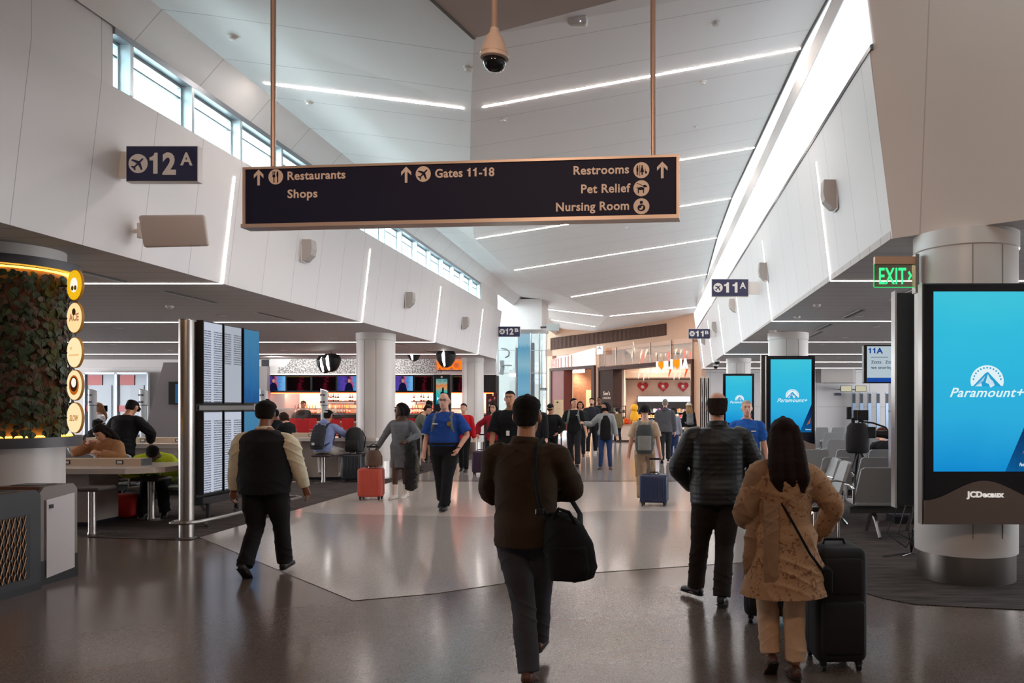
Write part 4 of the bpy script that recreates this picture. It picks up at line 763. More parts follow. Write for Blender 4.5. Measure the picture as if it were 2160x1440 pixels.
# antenna box
t = thing('antenna_box', 'white rectangular antenna box bracketed on the left wall under the gate sign', 'antenna', P(368, 487, 8.25), R(22)); 
MB().rbox(-.31, .31, -.02, .07, -.17, .17, .03, 3, Matrix.Rotation(R(-6), 4, 'Y') @ Matrix.Rotation(R(12), 4, 'X')).build('case', M('antenna_white', '#bcb2ac', .5), t, smooth=True)
MB().tube([(-.2, .06, .0), (-.34, .12, .0), (-.42, .2, 0)], .025, 10).tube([(-.34, .12, -.08), (-.34, .12, .08)], .03, 10).build('bracket', mSIGNW, t, smooth=True); fit(MB(), 'cambium', .14, .25, -.175, .012, front((0, -.045, .02)), .002).build('lettering', M('print_grey', '#6a6460', .6), t)
# dome camera
q = P(1043, 152, 5.4); t = thing('dome_camera', 'white dome security camera hanging from the ceiling', 'security camera', q)
MB().lathe([(.0, 0), (.035, .006), (.062, .025), (.078, .055), (.083, .09)], n=28).build('dome', M('smoked_dome', '#16181c', .06), t, smooth='all'); MB().lathe([(.083, .085), (.1, .095), (.102, .125), (.085, .18), (.058, .25), (.035, .275), (.03, .31), (.02, .315)], n=32).build('housing', M('camera_white', '#cdbcb0', .45), t, smooth=True)
MB().lathe([(.1025, .118), (.1035, .122), (.1025, .126)], n=32).build('seam_ring', mTANM, t); MB().tube([(0, 0, .31), (0, 0, 5.21 - q.z)], .021, 14).lathe([(.05, 5.2 - q.z), (.05, 5.22 - q.z)], n=20).build('stem', M('stem_beige', '#a38d80', .5), t, smooth=True)
q = P(1218, 76, 7.6); t = thing('ceiling_sensor', 'white rounded sensor box on the ceiling right of the dome camera', 'sensor', (q.x, 7.6, cz(q.x, 7.6))); MB().rbox(-.1, .1, -.05, .05, -.07, .03, .03, 3).build('case', mSIGNW, t, smooth=True); MB().box(.03, .04, -.052, -.05, -.05, -.04).build('status_lamp', E('blue_led', '#9ab0ff', 3), t)
# ================================================================ advertising screens on the right columns
def wave(W, z0, z1, z2): return [(0, z0), (W, z0)] + [(W * (1 - k / 24), z1 + (z2 - z1) * .5 * (1 - math.cos(2 * math.pi * k / 24))) for k in range(25)]
SCR = GRAD('ad_screen', [(0, '#1590d6'), (.3, '#2fb2e2'), (.55, '#32bce4'), (.78, '#36c2e4'), (1, '#44cbe2')], .92, 'Z', .18, 1.5); WHT = E('screen_white', '#e4f6fb', .95)
def ad_screen(x, y, label):
    W, z0, z1 = 1.04, .59, 2.68; t = thing('advertising_screen', label, 'advertising screen', (x, y, 0)); f = front((0, -.062, 0))
    MB().rbox(0, W, -.06, .06, z0, z1, .012, 2).build('case', M('screen_black', '#0b0c18', .12), t); MB().box(-.012, 0, -.05, .05, z0, z1).build('edge_trim', mSTEEL, t)
    a, b_, c, d = .085, W - .085, 1.05, z1 - .075; w_, h_ = b_ - a, d - c
    s_ = MB().box(a, b_, -.064, -.06, c, d).build('screen', SCR, t); f2 = front((0, -.065, 0))
    m = MB(); m.prism([(a + w_ * .71, c), (b_, c), (b_, c + h_ * .38)], f2, 0, .0008); m.build('picture_wedge', GRAD('ad_wedge', [(0, '#0f6cae'), (.3, '#14508a'), (1, '#141a4a')], .7, 'Z', .3, 4), s_)
    m = MB(); m.prism([(a + w_ * .88, c + h_ * .1), (a + w_ * .96, c + h_ * .12), (a + w_ * .985, c + h_ * .2), (a + w_ * .93, c + h_ * .15)], f2, .0008, .0012); m.build('picture_figure', E('ad_orange', '#c8764a', .6), s_)
    cx, cy, r = a + w_ * .53, c + h_ * .475, w_ * .165; m = MB()
    arc = [(cx + r * math.cos(R(-18 + 216 * k / 24)), cy + r * .95 * math.sin(R(-18 + 216 * k / 24)) + r * .3) for k in range(25)]; m.prism(arc, f2, 0, .001); m.build('logo_dome', WHT, s_)
    m = MB(); mt = lambda pts: m.prism([(cx + r * u, cy + r * v) for u, v in pts], f2, .001, .0016)
    mt([(-.86, -.02), (-.1, .78), (.05, .85), (.2, .68), (.86, -.02)]); m.build('logo_mountain', E('ad_blue', '#2aaae0', .85), s_)
    m = MB(); mt([(-.74, -.02), (-.12, .62), (-.2, .35), (-.36, .18), (-.3, -.02)]); mt([(-.1, .2), (.04, .72), (.2, .42), (.34, .3), (.46, .05), (.2, -.1), (.1, .12)]); m.build('logo_snow', WHT, s_)
    m = MB()
    for k in range(13):
        q = R(8 + 164 * k / 12); px_, py_ = cx + r * .83 * math.cos(q), cy + r * .3 + r * .8 * math.sin(q); m.prism([(px_ + r * .06 * math.cos(i * 1.2566 + .3), py_ + r * .06 * math.sin(i * 1.2566 + .3)) for i in range(5)], f2, .001, .0016)
    m.build('logo_stars', E('ad_blue', '#2aaae0', .85), s_)
    fit(MB(), 'Paramount+', a + w_ * .16, a + w_ * .90, c + h_ * .415, h_ * .052, f2, .001, .004, .35).build('lettering', WHT, s_); m = fit(MB(), 'Paramount+', a + w_ * .85, b_ - .005, c + h_ * .03, h_ * .02, f2, .002, .004, .35); m.build('lettering', WHT, s_)
    m = MB(); m.prism(wave(W, z0 + .005, .80, .97), f, .0, .012); m.build('lower_panel', M('ad_lower_panel', '#75655e', .4, .2), t); fit(MB(), 'JCDecaux', W * .35, W * .66, .83, .05, front((0, -.075, 0)), .008, .03).build('lettering', M('ad_letter_white', '#f4f1ee', .5, emit=.25), t)
    m = MB(); m.box(W / 2 - .2, W / 2 + .2, .06, .26, 1.0, 2.3); m.build('column_mount', mSTEEL, t); return t
ad_screen(2.31, 6.62, 'largest advertising screen with a cyan picture, on the near right column'); ad_screen(2.35, 16.25, 'middle advertising screen with a cyan picture, above the long haired woman'); ad_screen(2.21, 25.25, 'smallest advertising screen with a cyan picture, behind the man in the blue polo')
def back_screen(x, y, label):
    t = thing('rear_screen', label, 'screen', (x, y, 0)); MB().rbox(0, 1.0, -.06, .06, .59, 2.78, .012, 2).build('case', mBLACK, t); MB().box(-.02, 0, -.065, .065, .57, 2.8).build('edge_trim', mSTEEL, t); MB().box(.3, .7, -.2, -.06, 1.0, 2.3).build('column_mount', mSTEEL, t)
back_screen(2.47, 7.86, 'black back of a screen behind the near right column'); back_screen(2.42, 17.5, 'thin black screen edge behind the middle advertising screen')
# hanging gate monitor
q = P(1820, 808, 12.0); t = thing('gate_monitor', 'hanging gate monitor 11A with a white and blue screen', 'monitor', q); W, Hh = 1.12, .6; f = front((0, -.066, 0))
MB().rbox(0, W, -.06, .06, 0, Hh, .012, 2).build('case', mBLACK, t); MB().box(.05, W - .05, -.064, -.06, .02, Hh - .02).build('screen', E('monitor_pale', '#c3d4de', .8), t); MB().box(.05, W - .05, -.066, -.064, .02, .085).build('blue_band', E('monitor_blue', '#1f4fae', .8), t)
mb_ = E('monitor_text_blue', '#2350a8', .7); fit(MB(), '11A', .07, .30, .47, .085, f, .001, .03).build('lettering', mb_, t); mg = E('monitor_text', '#4a5a70', .7); fit(MB(), 'Zzzzz.  Zzzzz. E', .11, .57, .31, .045, f, .001, .01).build('message', mg, t); fit(MB(), 'we snoring?', .11, .47, .225, .045, f, .001, .01).build('message', mg, t); MB().box(.11, .38, -.0665, -.066, .403, .412).build('message_rule', mg, t)
MB().box(.5, .54, -.02, .02, Hh, SOF - q.z).build('hanger', mSTEEL, t)
# right back wall: steel uprights, two yellow panels, dark plate
for k, px in enumerate((1801, 1817, 1834, 1852, 1871)):
    d = 33.6; a = P(px, 915, d); t = thing('steel_upright', 'tall steel upright along the far right wall, %s from the left' % ('first', 'second', 'third', 'fourth', 'fifth')[k], 'post', (a.x, d, 0), 0, 'steel uprights along the far right wall')
    MB().box(-.07, .07, -.05, .05, 0, P(0, 828, d).z).build('post', M('upright_blue_steel', '#6f7f93', .25, .9), t); MB().box(-.06, .06, -.06, -.05, P(0, 850, d).z, P(0, 830, d).z).build('dark_slot', mDARKF, t)
for k, px in enumerate((1773, 1804)):
    a = P(px, 826, 33); t = thing('info_panel', ('left', 'right')[k] + ' one of two small cream screens high on the far right wall', 'screen', a, 0, 'small cream screens'); MB().box(0, .48, -.03, .03, 0, .27).build('case', mDARKF, t); MB().box(.02, .46, -.035, -.03, .02, .25).build('screen', E('cream_screen', ('#d9d3b4', '#d4dcd8')[k], .8), t); MB().box(.22, .26, .03, 1.2, .1, .14).build('wall_arm', mSTEEL, t)
t = thing('wall_plate', 'tiny dark blue wall sign left of the steel uprights', 'sign', P(1762, 834, 34.15)); MB().box(0, .26, -.03, 0, 0, .12).build('plate', mNAVY, t)
t = thing('folded_gate', 'cluster of tall folded steel and black gate leaves by the far right wall', 'gate', P(1477, 960, 27).xy.to_3d())
for k in range(5): MB().box(.07 * k, .07 * k + .045, .0 + .03 * k, .1 + .03 * k, .0, 2.6 + .06 * (k % 2)).build('leaf', mCHROME if k % 2 else mBLACK, t)
t = thing('gate_podium', 'grey lilac podium panel left of the tall black screen back', 'podium', (P(1886, 900, 10.55).x, 10.55, 0)); MB().rbox(-.055, .5, -.1, .1, .1, 1.93, .02, 2).build('panel', M('podium_lilac', '#8d8490', .4), t); MB().box(-.056, .5, -.102, .102, 1.53, 1.55).build('joint', mDARKF, t); MB().box(-.05, .5, -.2, .2, 0, .1).build('base', mDARKF, t)
for k, (x, y) in enumerate([(1.92, 26.6), (2.1, 29.5)]):
    o = thing('dome_camera', 'small black dome camera under the right low ceiling, ' + ('nearer', 'farther') [k] + ' one', 'security camera', (x + .2, y, SOF)); MB().lathe([(0, -.17), (.07, -.15), (.1, -.09), (.1, -.06)], n=16).build('dome', mBLACK, o, smooth=True); MB().lathe([(.11, -.07), (.11, 0)], n=16).build('mount', mSIGNW, o)
# ================================================================ gate seating
mSEAT = M('seat_grey', '#9fa3a6', .5, bump=.08, bscale=90); mSEATD = M('seat_underside', '#3e3c3d', .6)
def seat_row(label, x, y, rz, n, group):
    t = thing('seat_bench', label, 'bench seat', (x, y, 0), rz, group); W = .56
    for k in range(n):
        c = (k - (n - 1) / 2) * W
        m = MB(); prof = [(-.26, .40), (.26, .40), (.255, .46), (.205, .84), (.17, .865), (-.17, .865), (-.205, .84), (-.255, .46)]
        m.prism(prof, lambda u, v, h: Vector((c + u, -.20 - (v - .40) * .30 + h + .05 * (u / .26) ** 2, v)), 0, .045); m.build('backrest', mSEAT, t, smooth=True)
        MB().rbox(c - .25, c + .25, -.20, .27, .385, .43, .02, 2).build('seat', mSEAT, t, smooth=True)
    for k in range(n + 1):
        c = (k - n / 2) * W; MB().tube([(c, -.22, .42), (c, -.24, .60), (c, -.1, .63), (c, .18, .62), (c, .2, .40)], [(.012, .02)] * 5, 8).build('armrest', mCHROME, t, smooth=True)
    MB().box(-n * W / 2, n * W / 2, -.06, .04, .28, .36).build('beam', mSEATD, t)
    for s in ((-1, 1) if n > 1 else (0,)):
        c = s * (n * W / 2 - .3); MB().tube([(c, 0, .3), (c, -.14, .2), (c, -.3, .012)], [.035, .03, .02], 8).build('leg', mCHROME, t, smooth=True); MB().tube([(c, 0, .3), (c, .14, .2), (c, .3, .012)], [.035, .03, .02], 8).build('leg', mCHROME, t, smooth=True)
    return t
g_ = 'grey gate seats on the right carpet'
seat_row('grey gate seats nearest the large screen, turned away', 2.97, 9.5, 0, 2, g_); seat_row('grey gate seats in the second row from the large screen', 3.19, 11.35, 0, 3, g_); seat_row('grey gate seats seen side on beside the tan tunic woman', 2.28, 10.55, R(90), 2, g_)
seat_row('grey gate seats in the third row, before the video camera', 3.3, 13.3, 0, 3, g_); seat_row('grey gate seats behind the video camera', 4.85, 17.1, 0, 4, g_); seat_row('grey gate seats in the rear row near the steel uprights', 4.9, 21.5, 0, 5, g_); seat_row('grey gate seats in the last row by the far wall', 6.0, 26.5, 0, 6, g_)
g_ = 'grey gate seats on the left carpet'
seat_row('grey gate seats behind the tan coat woman on the left', -8.9, 12.0, 0, 3, g_); seat_row('grey gate seats facing the hall, under the hi-vis jacket', -7.2, 11.35, R(180), 2, g_); seat_row('grey gate seats before the glass doors', -11.0, 15.2, 0, 4, g_); seat_row('grey gate seats nearest the glass doors', -14, 20, 0, 5, g_)
t = thing('cable', 'loose black cables on the carpet by the near right column', 'cable', (2.72, 8.2, 0))
for k in range(3): MB().tube([(-.1 + .08 * k, 0, .55), (-.25 + .12 * k, -.05, .25), (-.05 + .1 * k, -.08, .1 + .05 * k), (.1 - .05 * k, 0, .3), (.05, .05, .02), (-.3 + .2 * k, -.1, .014)], .007, 6).build('lead', mBLACK, t, smooth=True)
# ================================================================ left side: plant column, signs, bins, tables, departures wall
cx, cy = -6.63, 7.78; t = thing('plant_column', 'ivy covered ring of leaves around the near left column', 'planter', (cx, cy, 0)); random.seed(3)
MB().lathe([(.455, 3.0), (.59, 3.0), (.59, 3.09), (.455, 3.09)], n=48).build('top_ring', M('ring_slate', '#4a4a50', .4), t, smooth=True); MB().lathe([(.455, 1.2), (.59, 1.2), (.59, 1.30), (.455, 1.30)], n=48).build('bottom_ring', M('ring_slate', '#4a4a50', .4), t, smooth=True)
MB().lathe([(.455, 1.30), (.465, 1.31), (.465, 2.99), (.455, 3.0)], n=48).build('backing', M('bark_backing', '#7a5444', .8, var=.25, vscale=5), t, smooth=True)
for nm, z in (('upper_glow', 2.975), ('lower_glow', 1.305)): MB().lathe([(.48, z), (.51, z), (.51, z + .012), (.48, z + .012)], n=48).build(nm, E('plant_glow', '#ffc244', 4), t)
m = MB(); m2 = MB()
for k in range(1500):
    a = random.uniform(-math.pi, .5); z = 1.33 + 1.62 * random.random() ** .95; r_ = random.uniform(.485, .575); s = random.uniform(.05, .10); c = Vector((r_ * math.cos(a), r_ * math.sin(a), z)); n_ = Vector((math.cos(a), math.sin(a), random.uniform(-.1, .8))).normalized(); u = n_.cross(Vector((random.uniform(-.6, .6), random.uniform(-.6, .6), 1))).normalized(); v = n_.cross(u)
    if v.z > 0: v = -v
    pts = [(0, -.15), (.42, .02), (.5, .32), (.2, .62), (0, 1), (-.2, .62), (-.5, .32), (-.42, .02)]; fold = random.uniform(.1, .3)
    (m if k % 3 else m2).add([c + (u * p * .9 + v * q) * s + n_ * (-abs(p) * fold * s - .3 * s * q * q) for p, q in pts], [(0, 1, 2, 3, 4), (0, 4, 5, 6, 7)])
m.build('foliage', M('ivy_green', '#2f3d22', .5, var=.5, vscale=9), t, fix=False); m2.build('foliage', M('ivy_brown_green', '#4a3626', .55, var=.4, vscale=9), t, fix=False)
m = MB()
for k in range(40):
    a = random.uniform(-math.pi, .4); z = random.uniform(1.75, 2.9); m.tube([((.485 + .02 * (i % 2)) * math.cos(a + .05 * i), .49 * math.sin(a + .05 * i), z - .07 * i) for i in range(6)], .005, 5)
m.build('stems', M('ivy_stem', '#4a3524', .7), t)
fc = [('yellow', '#f0b91c', '#fff4d8'), ('cream', '#ffdca0', '#8a4a2a'), ('plain cream', '#ffe6b4', '#f0c070'), ('orange ringed', '#ffe2ae', '#c8641e'), ('lowest cream', '#ffe2b0', '#c98a3a')]
for k, (py, (nm, c, c2)) in enumerate(zip((601, 670, 743, 812, 881), fc)):
    z = EYE - (py - CY) * 7.7 / F; u = Vector((math.cos(R(-29.5)), math.sin(R(-29.5)), 0)); n_ = u.cross(Vector((0, 0, 1))); o = Vector((-5.91, 7.70, z)); t = thing('round_sign', nm + ' round glowing sign on the plant column, %s of five down' % ('first', 'second', 'third', 'fourth', 'fifth')[k], 'sign', o, 0, 'round signs on the plant column'); f = front((0, 0, 0), u)
    disc(MB(), 0, 0, .157, f, .022, -.022, 36).build('rim', M('sign_rim', '#d89a3c', .4), t); disc(MB(), 0, 0, .15, f, .004, 0, 36).build('face', E('roundface_%d' % k, c, 1.05), t)
    f3 = front(n_ * .0045, u)
    if k == 0:
        m = MB(); [m.prism([(.13 * math.cos(q) + .006 * math.cos(i * 2), .13 * math.sin(q) + .006 * math.sin(i * 2)) for i in range(3)], f3, 0, .001) for q in np.arange(0, 6.28, .3)]; m.build('rim_print', E('rf_amber', '#c88a10', .9), t); disc(MB(), 0, .0, .075, f3, .001).build('emblem', E('rf_white', '#fff8e8', 1), t); m = MB(); [disc(m, .03 * s, -.03, .025, f3, .002) for s in (-1, 1)]; m.build('emblem_marks', E('rf_dark', '#6a4a10', .6), t)
    elif k == 1: fit(MB(), 'ACE', -.1, .1, -.03, .075, f3, .001, .02).build('lettering', E('rf_pink', '#d88a68', .7), t); disc(MB(), 0, .06, .035, f3, .002).build('emblem', E('rf_brown', '#4a3020', .5), t)
    elif k == 2: MB().prism([(-.08, .03), (-.04, .03), (-.04, .06), (-.08, .05)], f3, 0, .001).build('faint_mark', E('rf_faint', '#ffca80', .9), t); MB().prism([(-.1, -.035), (.1, -.035), (.1, -.02), (-.1, -.02)], f3, 0, .001).build('faint_print', E('rf_faint', '#ffca80', .9), t)
    elif k == 3: disc(MB(), 0, 0, .1, f3, .001).build('emblem_ring', E('rf_orange', '#d0691e', .8), t); disc(MB(), 0, .01, .075, f3, .002).build('emblem_disc', E('rf_brown', '#4a3020', .5), t); disc(MB(), 0, .025, .048, f3, .003).build('emblem_centre', E('rf_white', '#fff8e8', 1), t)
    else: fit(MB(), 'SLOW', -.09, .09, -.03, .06, f3, .001, .01, .3).build('lettering', E('rf_tan', '#c9822c', .8), t)
    MB().tube([-n_ * .05, -n_ * .08 - u * .1, Vector((-.2, .03, 0))], .012, 8).build('bracket', mDARKF, t)
# bins
def bin_(x, y0, y1, z, label, kind):
    t = thing('recycling_bin' if kind else 'slatted_bin', label, 'bin', (x, (y0 + y1) / 2, 0)); w2 = (y1 - y0) / 2
    prof = [(-w2, 0), (w2, 0), (w2, z - .05), (w2 - .05, z), (-w2 + .05, z), (-w2, z - .05)]
    m = MB(); m.prism(prof, lambda u, v, h: Vector((h, u, v)), -.44, -.03); m.build('body', M('bin_copper', '#6d4a3a', .4, .3, var=.1), t)
    m = MB(); m.prism(prof, lambda u, v, h: Vector((h, u, v)), -.03, 0); m.build('front_frame', M('bin_frame_grey', '#7d7571', .4, .2) if kind else M('bin_frame_slate', '#3a3b40', .5), t)
    MB().box(-.43, .005, -w2 - .004, w2 + .004, 0, .22 if kind else .06).build('plinth', mDARKF, t)
    if kind:
        m = MB(); m.prism([(-w2 + .06, .06), (w2 - .05, .09), (w2 - .05, z - .09), (-w2 + .06, z - .12)], lambda u, v, h: Vector((h, u, v)), 0, .014); m.build('front_panel', M('bin_panel_white', '#cfc9cb', .45), t); MB().box(.014, .022, -w2 + .09, -w2 + .13, z - .20, z - .165).build('latch', mBLACK, t)
    else:
        MB().box(-.02, .006, -w2 + .1, w2 - .12, .12, z - .2).build('recess', mBLACK, t); m = MB()
        for i in range(7):
            for s in (-1, 1): m.tube([(.012, -w2 + .12 + i * .055 + s * .02 * math.sin(j * 1.57), .13 + j * .06) for j in range(10)], .004, 5)
        m.build('wire_mesh', M('copper_wire', '#8a6448', .35, .8), t); MB().box(-.018, .004, -w2 + .11, w2 - .13, .13, .5).build('back_slats', SEAM('bin_slats', '#6a4634', 'Y', .05, .012, .3, .6), t)
    MB().box(-.36, -.1, -w2 + .12, w2 - .12, z, z + .006).build('opening', mBLACK, t); return t
bin_(-5.53, 6.80, 7.24, .885, 'tall bin with a white front panel below the plant column', 1); bin_(-5.44, 6.06, 6.70, .88, 'dark framed bin with copper wire mesh at the left edge', 0)
# communal high tables and stools
mTOP = M('table_white', '#ddd3cb', .25)
def counter(label, x0, x1, y0, y1, z, ped, boxx, tip=0.0):
    t = thing('counter_table', label, 'high table', ((x0 + x1) / 2, (y0 + y1) / 2, 0)); a, b_ = (x1 - x0) / 2, (y1 - y0) / 2
    MB().prism([(-a, -b_), (a - tip, -b_), (a - .08, -b_ * .75), (a, -b_ * .55), (a, b_ * .6), (a - .12, b_), (-a, b_)], XYZ, z - .07, z).build('table_top', mTOP, t)
    MB().box(ped[0], ped[1], -.28, .28, .06, z - .07).build('pedestal', M('pedestal_taupe', '#a2948c', .5), t); MB().box(ped[0] - .02, ped[1] + .02, -.3, .3, 0, .06).build('plinth', mDARKF, t)
    o = MB().box(boxx[0], boxx[1], -.09, .09, z, z + .095).build('power_box', M('power_box_cream', '#d9c3ab', .5), t); MB().box(boxx[1], boxx[1] + .03, -.09, .09, z, z + .095).build('box_end', M('box_end_blue', '#7c8a98', .5), t)
    n = max(1, int((boxx[1] - boxx[0]) / .5))
    for k in range(n):
        c = boxx[0] + (boxx[1] - boxx[0]) * (k + .6) / n; MB().box(c - .05, c + .05, -.093, -.09, z + .02, z + .075).build('socket', mDARKF, o); MB().box(c - .035, c + .035, -.095, -.093, z + .03, z + .065).build('socket_face', mSIGNW, o)
    return t
counter('white topped high table with a cream power box, beside the plant column', -9.2, -6.55, 9.85, 11.0, .80, (-.6, .28), (-.6, .85), .35)
counter('white topped high table behind the standing man in black', -10.6, -8.0, 13.2, 14.1, .95, (-.5, .5), (-.9, 1.0)); counter('white topped high table where the man in the blue hoodie sits', -8.45, -6.05, 16.35, 17.3, .92, (-.5, .3), (-.8, -.1)); counter('white topped high table behind the grey dress woman', -7.6, -5.75, 19.2, 20.0, .95, (-.5, .5), (-.4, .4))
def stool(x, y, label, z=.61):
    t = thing('stool', label, 'stool', (x, y, 0), 0, 'fixed stools at the high tables'); MB().rbox(-.2, .2, -.17, .17, z - .055, z, .045, 3).build('seat', M('stool_brown', '#4c4341', .5), t, smooth=True); MB().lathe([(.05, .01), (.042, .05), (.042, z - .055)], n=20).build('post', mSTEEL, t, smooth=True); MB().lathe([(.19, 0), (.19, .008), (.06, .014), (.05, .014)], n=28).build('base', mSTEEL, t, smooth=True)
stool(-7.07, 9.5, 'stool nearest the white fronted bin, under the cream power box'); stool(-7.16, 10.75, 'stool at the rounded end of the near high table', .61); stool(-7.0, 15.95, 'stool carrying the man in the blue hoodie', .60); stool(-7.75, 16.0, 'empty stool left of the man in the blue hoodie', .60); stool(-6.2, 16.25, 'stool between the blue hoodie man and the stacked suitcase', .60); stool(-6.9, 18.85, 'stool in front of the high table behind the grey dress woman', .62)
o = MB().lathe([(0, 0), (.033, 0), (.035, .12), (.03, .15), (.013, .18), (.013, .21)], n=14).build('water_bottle', M('bottle_clear', '#b9ccc4', .1), smooth=True); o.location = (P(289, 915, 13.5).x, 13.4, .95); tag(o, 'water bottle on the high table behind the man in black', 'bottle')
for k, (px, d) in enumerate([(1300, 0)]): pass
for px, z_, c, lb in [(717, .2, '#3a2a22', 'dark drink bottle on the blue hoodie table'), (722, .22, '#cfc9c4', 'white drink cup on the blue hoodie table')]:
    o = MB().lathe([(0, 0), (.032, 0), (.034, z_ * .6), (.014, z_ * .8), (.014, z_)], n=12).build('drink', M('drink_' + c, c, .3), smooth=True); o.location = ((px - CX) * 16.5 / F, 16.5, .92); tag(o, lb, 'drink')
o = MB().rbox(-.25, .25, -.15, .15, 0, .05, .02, 2).build('folded_cloth', M('red_cloth', '#a5161e', .8)); o.location = ((600 - CX) * 16.9 / F, 16.9, .92); tag(o, 'red folded cloth on the table behind the man in the vest', 'cloth')
# steel post, departures wall and its rail
t = thing('steel_post', 'tall brushed steel post in front of the flight screens', 'post', (-5.74, 9.26, 0)); MB().lathe([(.0, 0), (.115, 0), (.115, .012), (.083, .02), (.083, 2.66), (.075, 2.67), (0, 2.67)], n=32).build('post', mSTEEL, t, smooth=True)
MB().tube([(-.16, .35, .20), (-.16, .02, .20), (-.13, -.09, .20), (-.05, -.12, .20), (.06, -.10, .20), (.14, 0, .20), (.2, .5, .20), (.22, 2.5, .20), (.1, 2.62, .20), (-.05, 2.6, .20)], .022, 12).build('rail', mSTEEL, t, smooth=True)
t = thing('screen_rack', 'black wheeled rack carrying six flight screens', 'rack', (-6.08, 10.0, 0)); MB().box(-.05, .02, -.02, 1.42, .38, 2.72).build('back_frame', mBLACK, t); MB().box(-.2, .1, .0, 1.4, .30, .40).build('base', mDARKF, t)
for x, y in ((-.18, .08), (-.18, 1.3), (.12, .08), (.12, 1.3)): m = MB(); m.lathe([(.05, -.02), (.05, .02)], n=16); o = m.build('caster', mCHROME, t); o.matrix_local = Matrix.Translation((x, y, .05)) @ Matrix.Rotation(R(90), 4, 'Y'); MB().box(x - .02, x + .02, y - .02, y + .02, .08, .32).build('caster_fork', mDARKF, t)
MB().box(-.05, .04, .02, 1.38, 1.56, 1.62).build('cross_bar', mSTEEL, t); MB().tube([(-.04, -.03, 2.3), (-.06, -.05, 2.0), (-.02, -.04, 1.85), (-.05, -.05, 1.7)], .008, 6).build('lead', mBLACK, t)
def LIST(name, a, b_, rows, split):
    mm = bpy.data.materials.new(name); MATS[name] = mm; mm.use_nodes = True; nt = mm.node_tree; nt.nodes.clear(); tc = nt.nodes.new('ShaderNodeTexCoord'); s_ = nt.nodes.new('ShaderNodeSeparateXYZ'); nt.links.new(tc.outputs['Generated'], s_.inputs[0])
    def mth(op, x, y): n = nt.nodes.new('ShaderNodeMath'); n.operation = op; [(nt.links.new(v, n.inputs[i]) if hasattr(v, 'links') else setattr(n.inputs[i], 'default_value', v)) for i, v in enumerate((x, y))]; return n.outputs[0]
    row = mth('FRACT', mth('MULTIPLY', s_.outputs['Z'], rows), 0); n = nt.nodes.new('ShaderNodeTexNoise'); n.inputs['Scale'].default_value = 60; nt.links.new(tc.outputs['Generated'], n.inputs['Vector'])
    ln = mth('MULTIPLY', mth('LESS_THAN', row, .5), mth('GREATER_THAN', n.outputs[0], .44)); col = mth('GREATER_THAN', mth('ABSOLUTE', mth('SUBTRACT', s_.outputs['Y'], .45), 0), .07); ln = mth('MULTIPLY', ln, col); head = mth('LESS_THAN', s_.outputs['Z'], .90); ln = mth('MULTIPLY', ln, head)
    if split: ln = mth('MULTIPLY', ln, mth('GREATER_THAN', s_.outputs['Z'], split))
    mx = nt.nodes.new('ShaderNodeMix'); mx.data_type = 'RGBA'; nt.links.new(ln, mx.inputs['Factor']); mx.inputs['A'].default_value = (*lin(a), 1); mx.inputs['B'].default_value = (*lin(b_), 1)
    e = nt.nodes.new('ShaderNodeEmission'); e.inputs[1].default_value = .62; nt.links.new(mx.outputs['Result'], e.inputs[0]); o = nt.nodes.new('ShaderNodeOutputMaterial'); nt.links.new(e.outputs[0], o.inputs[0]); return mm
mm = [LIST('flights_list', '#b4bac8', '#545866', 34, 0), LIST('flights_list_half', '#a2a8b2', '#5a5e68', 34, .5), GRAD('flights_blue', [(0, '#2f6cb0'), (.3, '#3f86c4'), (.6, '#4f93c8'), (1, '#5aa0cc')], .6, 'Z', .3, 4)]
for r_, (za, zb) in enumerate([(1.645, 2.745), (.44, 1.55)]):
    for k, (ya, yb) in enumerate([(9.99, 10.43), (10.47, 10.91), (10.97, 11.40)]):
        t = thing('flight_screen', ('upper', 'lower')[r_] + ' flight screen, ' + ('nearest the steel post', 'in the middle', 'blue one at the far side')[k], 'screen', (-6.06, ya, za), 0, 'flight screens on the rack'); h_ = zb - za
        MB().box(0, .09, 0, yb - ya, 0, h_).build('case', mBLACK, t); MB().box(.09, .094, .015, yb - ya - .015, .02, h_ - .02).build('screen', mm[k] if not (r_ == 1 and k == 1) else mm[0], t)
# numbered queue posts
for k, (px, a, b_, lb) in enumerate([(195, '1-5', '6-10', 'left of the glass doors'), (303, '11-15', '16-20', 'at the right edge of the glass doors'), (556, '16-20', '21-25', 'behind the head of the man in the vest'), (684, '21-25', '26-30', 'behind the man in the blue hoodie')]):
    d = 17.6; q = P(px, 855, d); t = thing('queue_post', 'white numbered boarding post ' + lb, 'post', (q.x, d, 0), 0, 'numbered boarding posts'); f = front((0, -.098, 0))
    MB().lathe([(.0, 0), (.16, 0), (.16, .02), (.075, .03), (.075, 1.62), (0, 1.62)], n=24).build('post', M('post_white', '#c9d2d8', .35), t, smooth=True)
    m = MB(); n = 24; rs = [(Vector((0, 0, 1.63)), Vector((.085, 0, 0)), Vector((0, .085, 0))), (Vector((0, 0, 1.98)), Vector((.085, 0, -.03)), Vector((0, .085, 0)))]; m.rings(rs, n); m.build('number_sleeve', M('sleeve_white', '#dfe4e8', .4), t, smooth=True); MB().lathe([(.086, 1.62), (.086, 1.635)], n=24).build('dark_band', mDARKF, t)
    [fit(MB(), tx, -.06, .06, zz, .045, f, .012, .01).build('lettering', M('print_dark', '#3a3f48', .5), t) for tx, zz in ((a, 1.84), (b_, 1.68))]
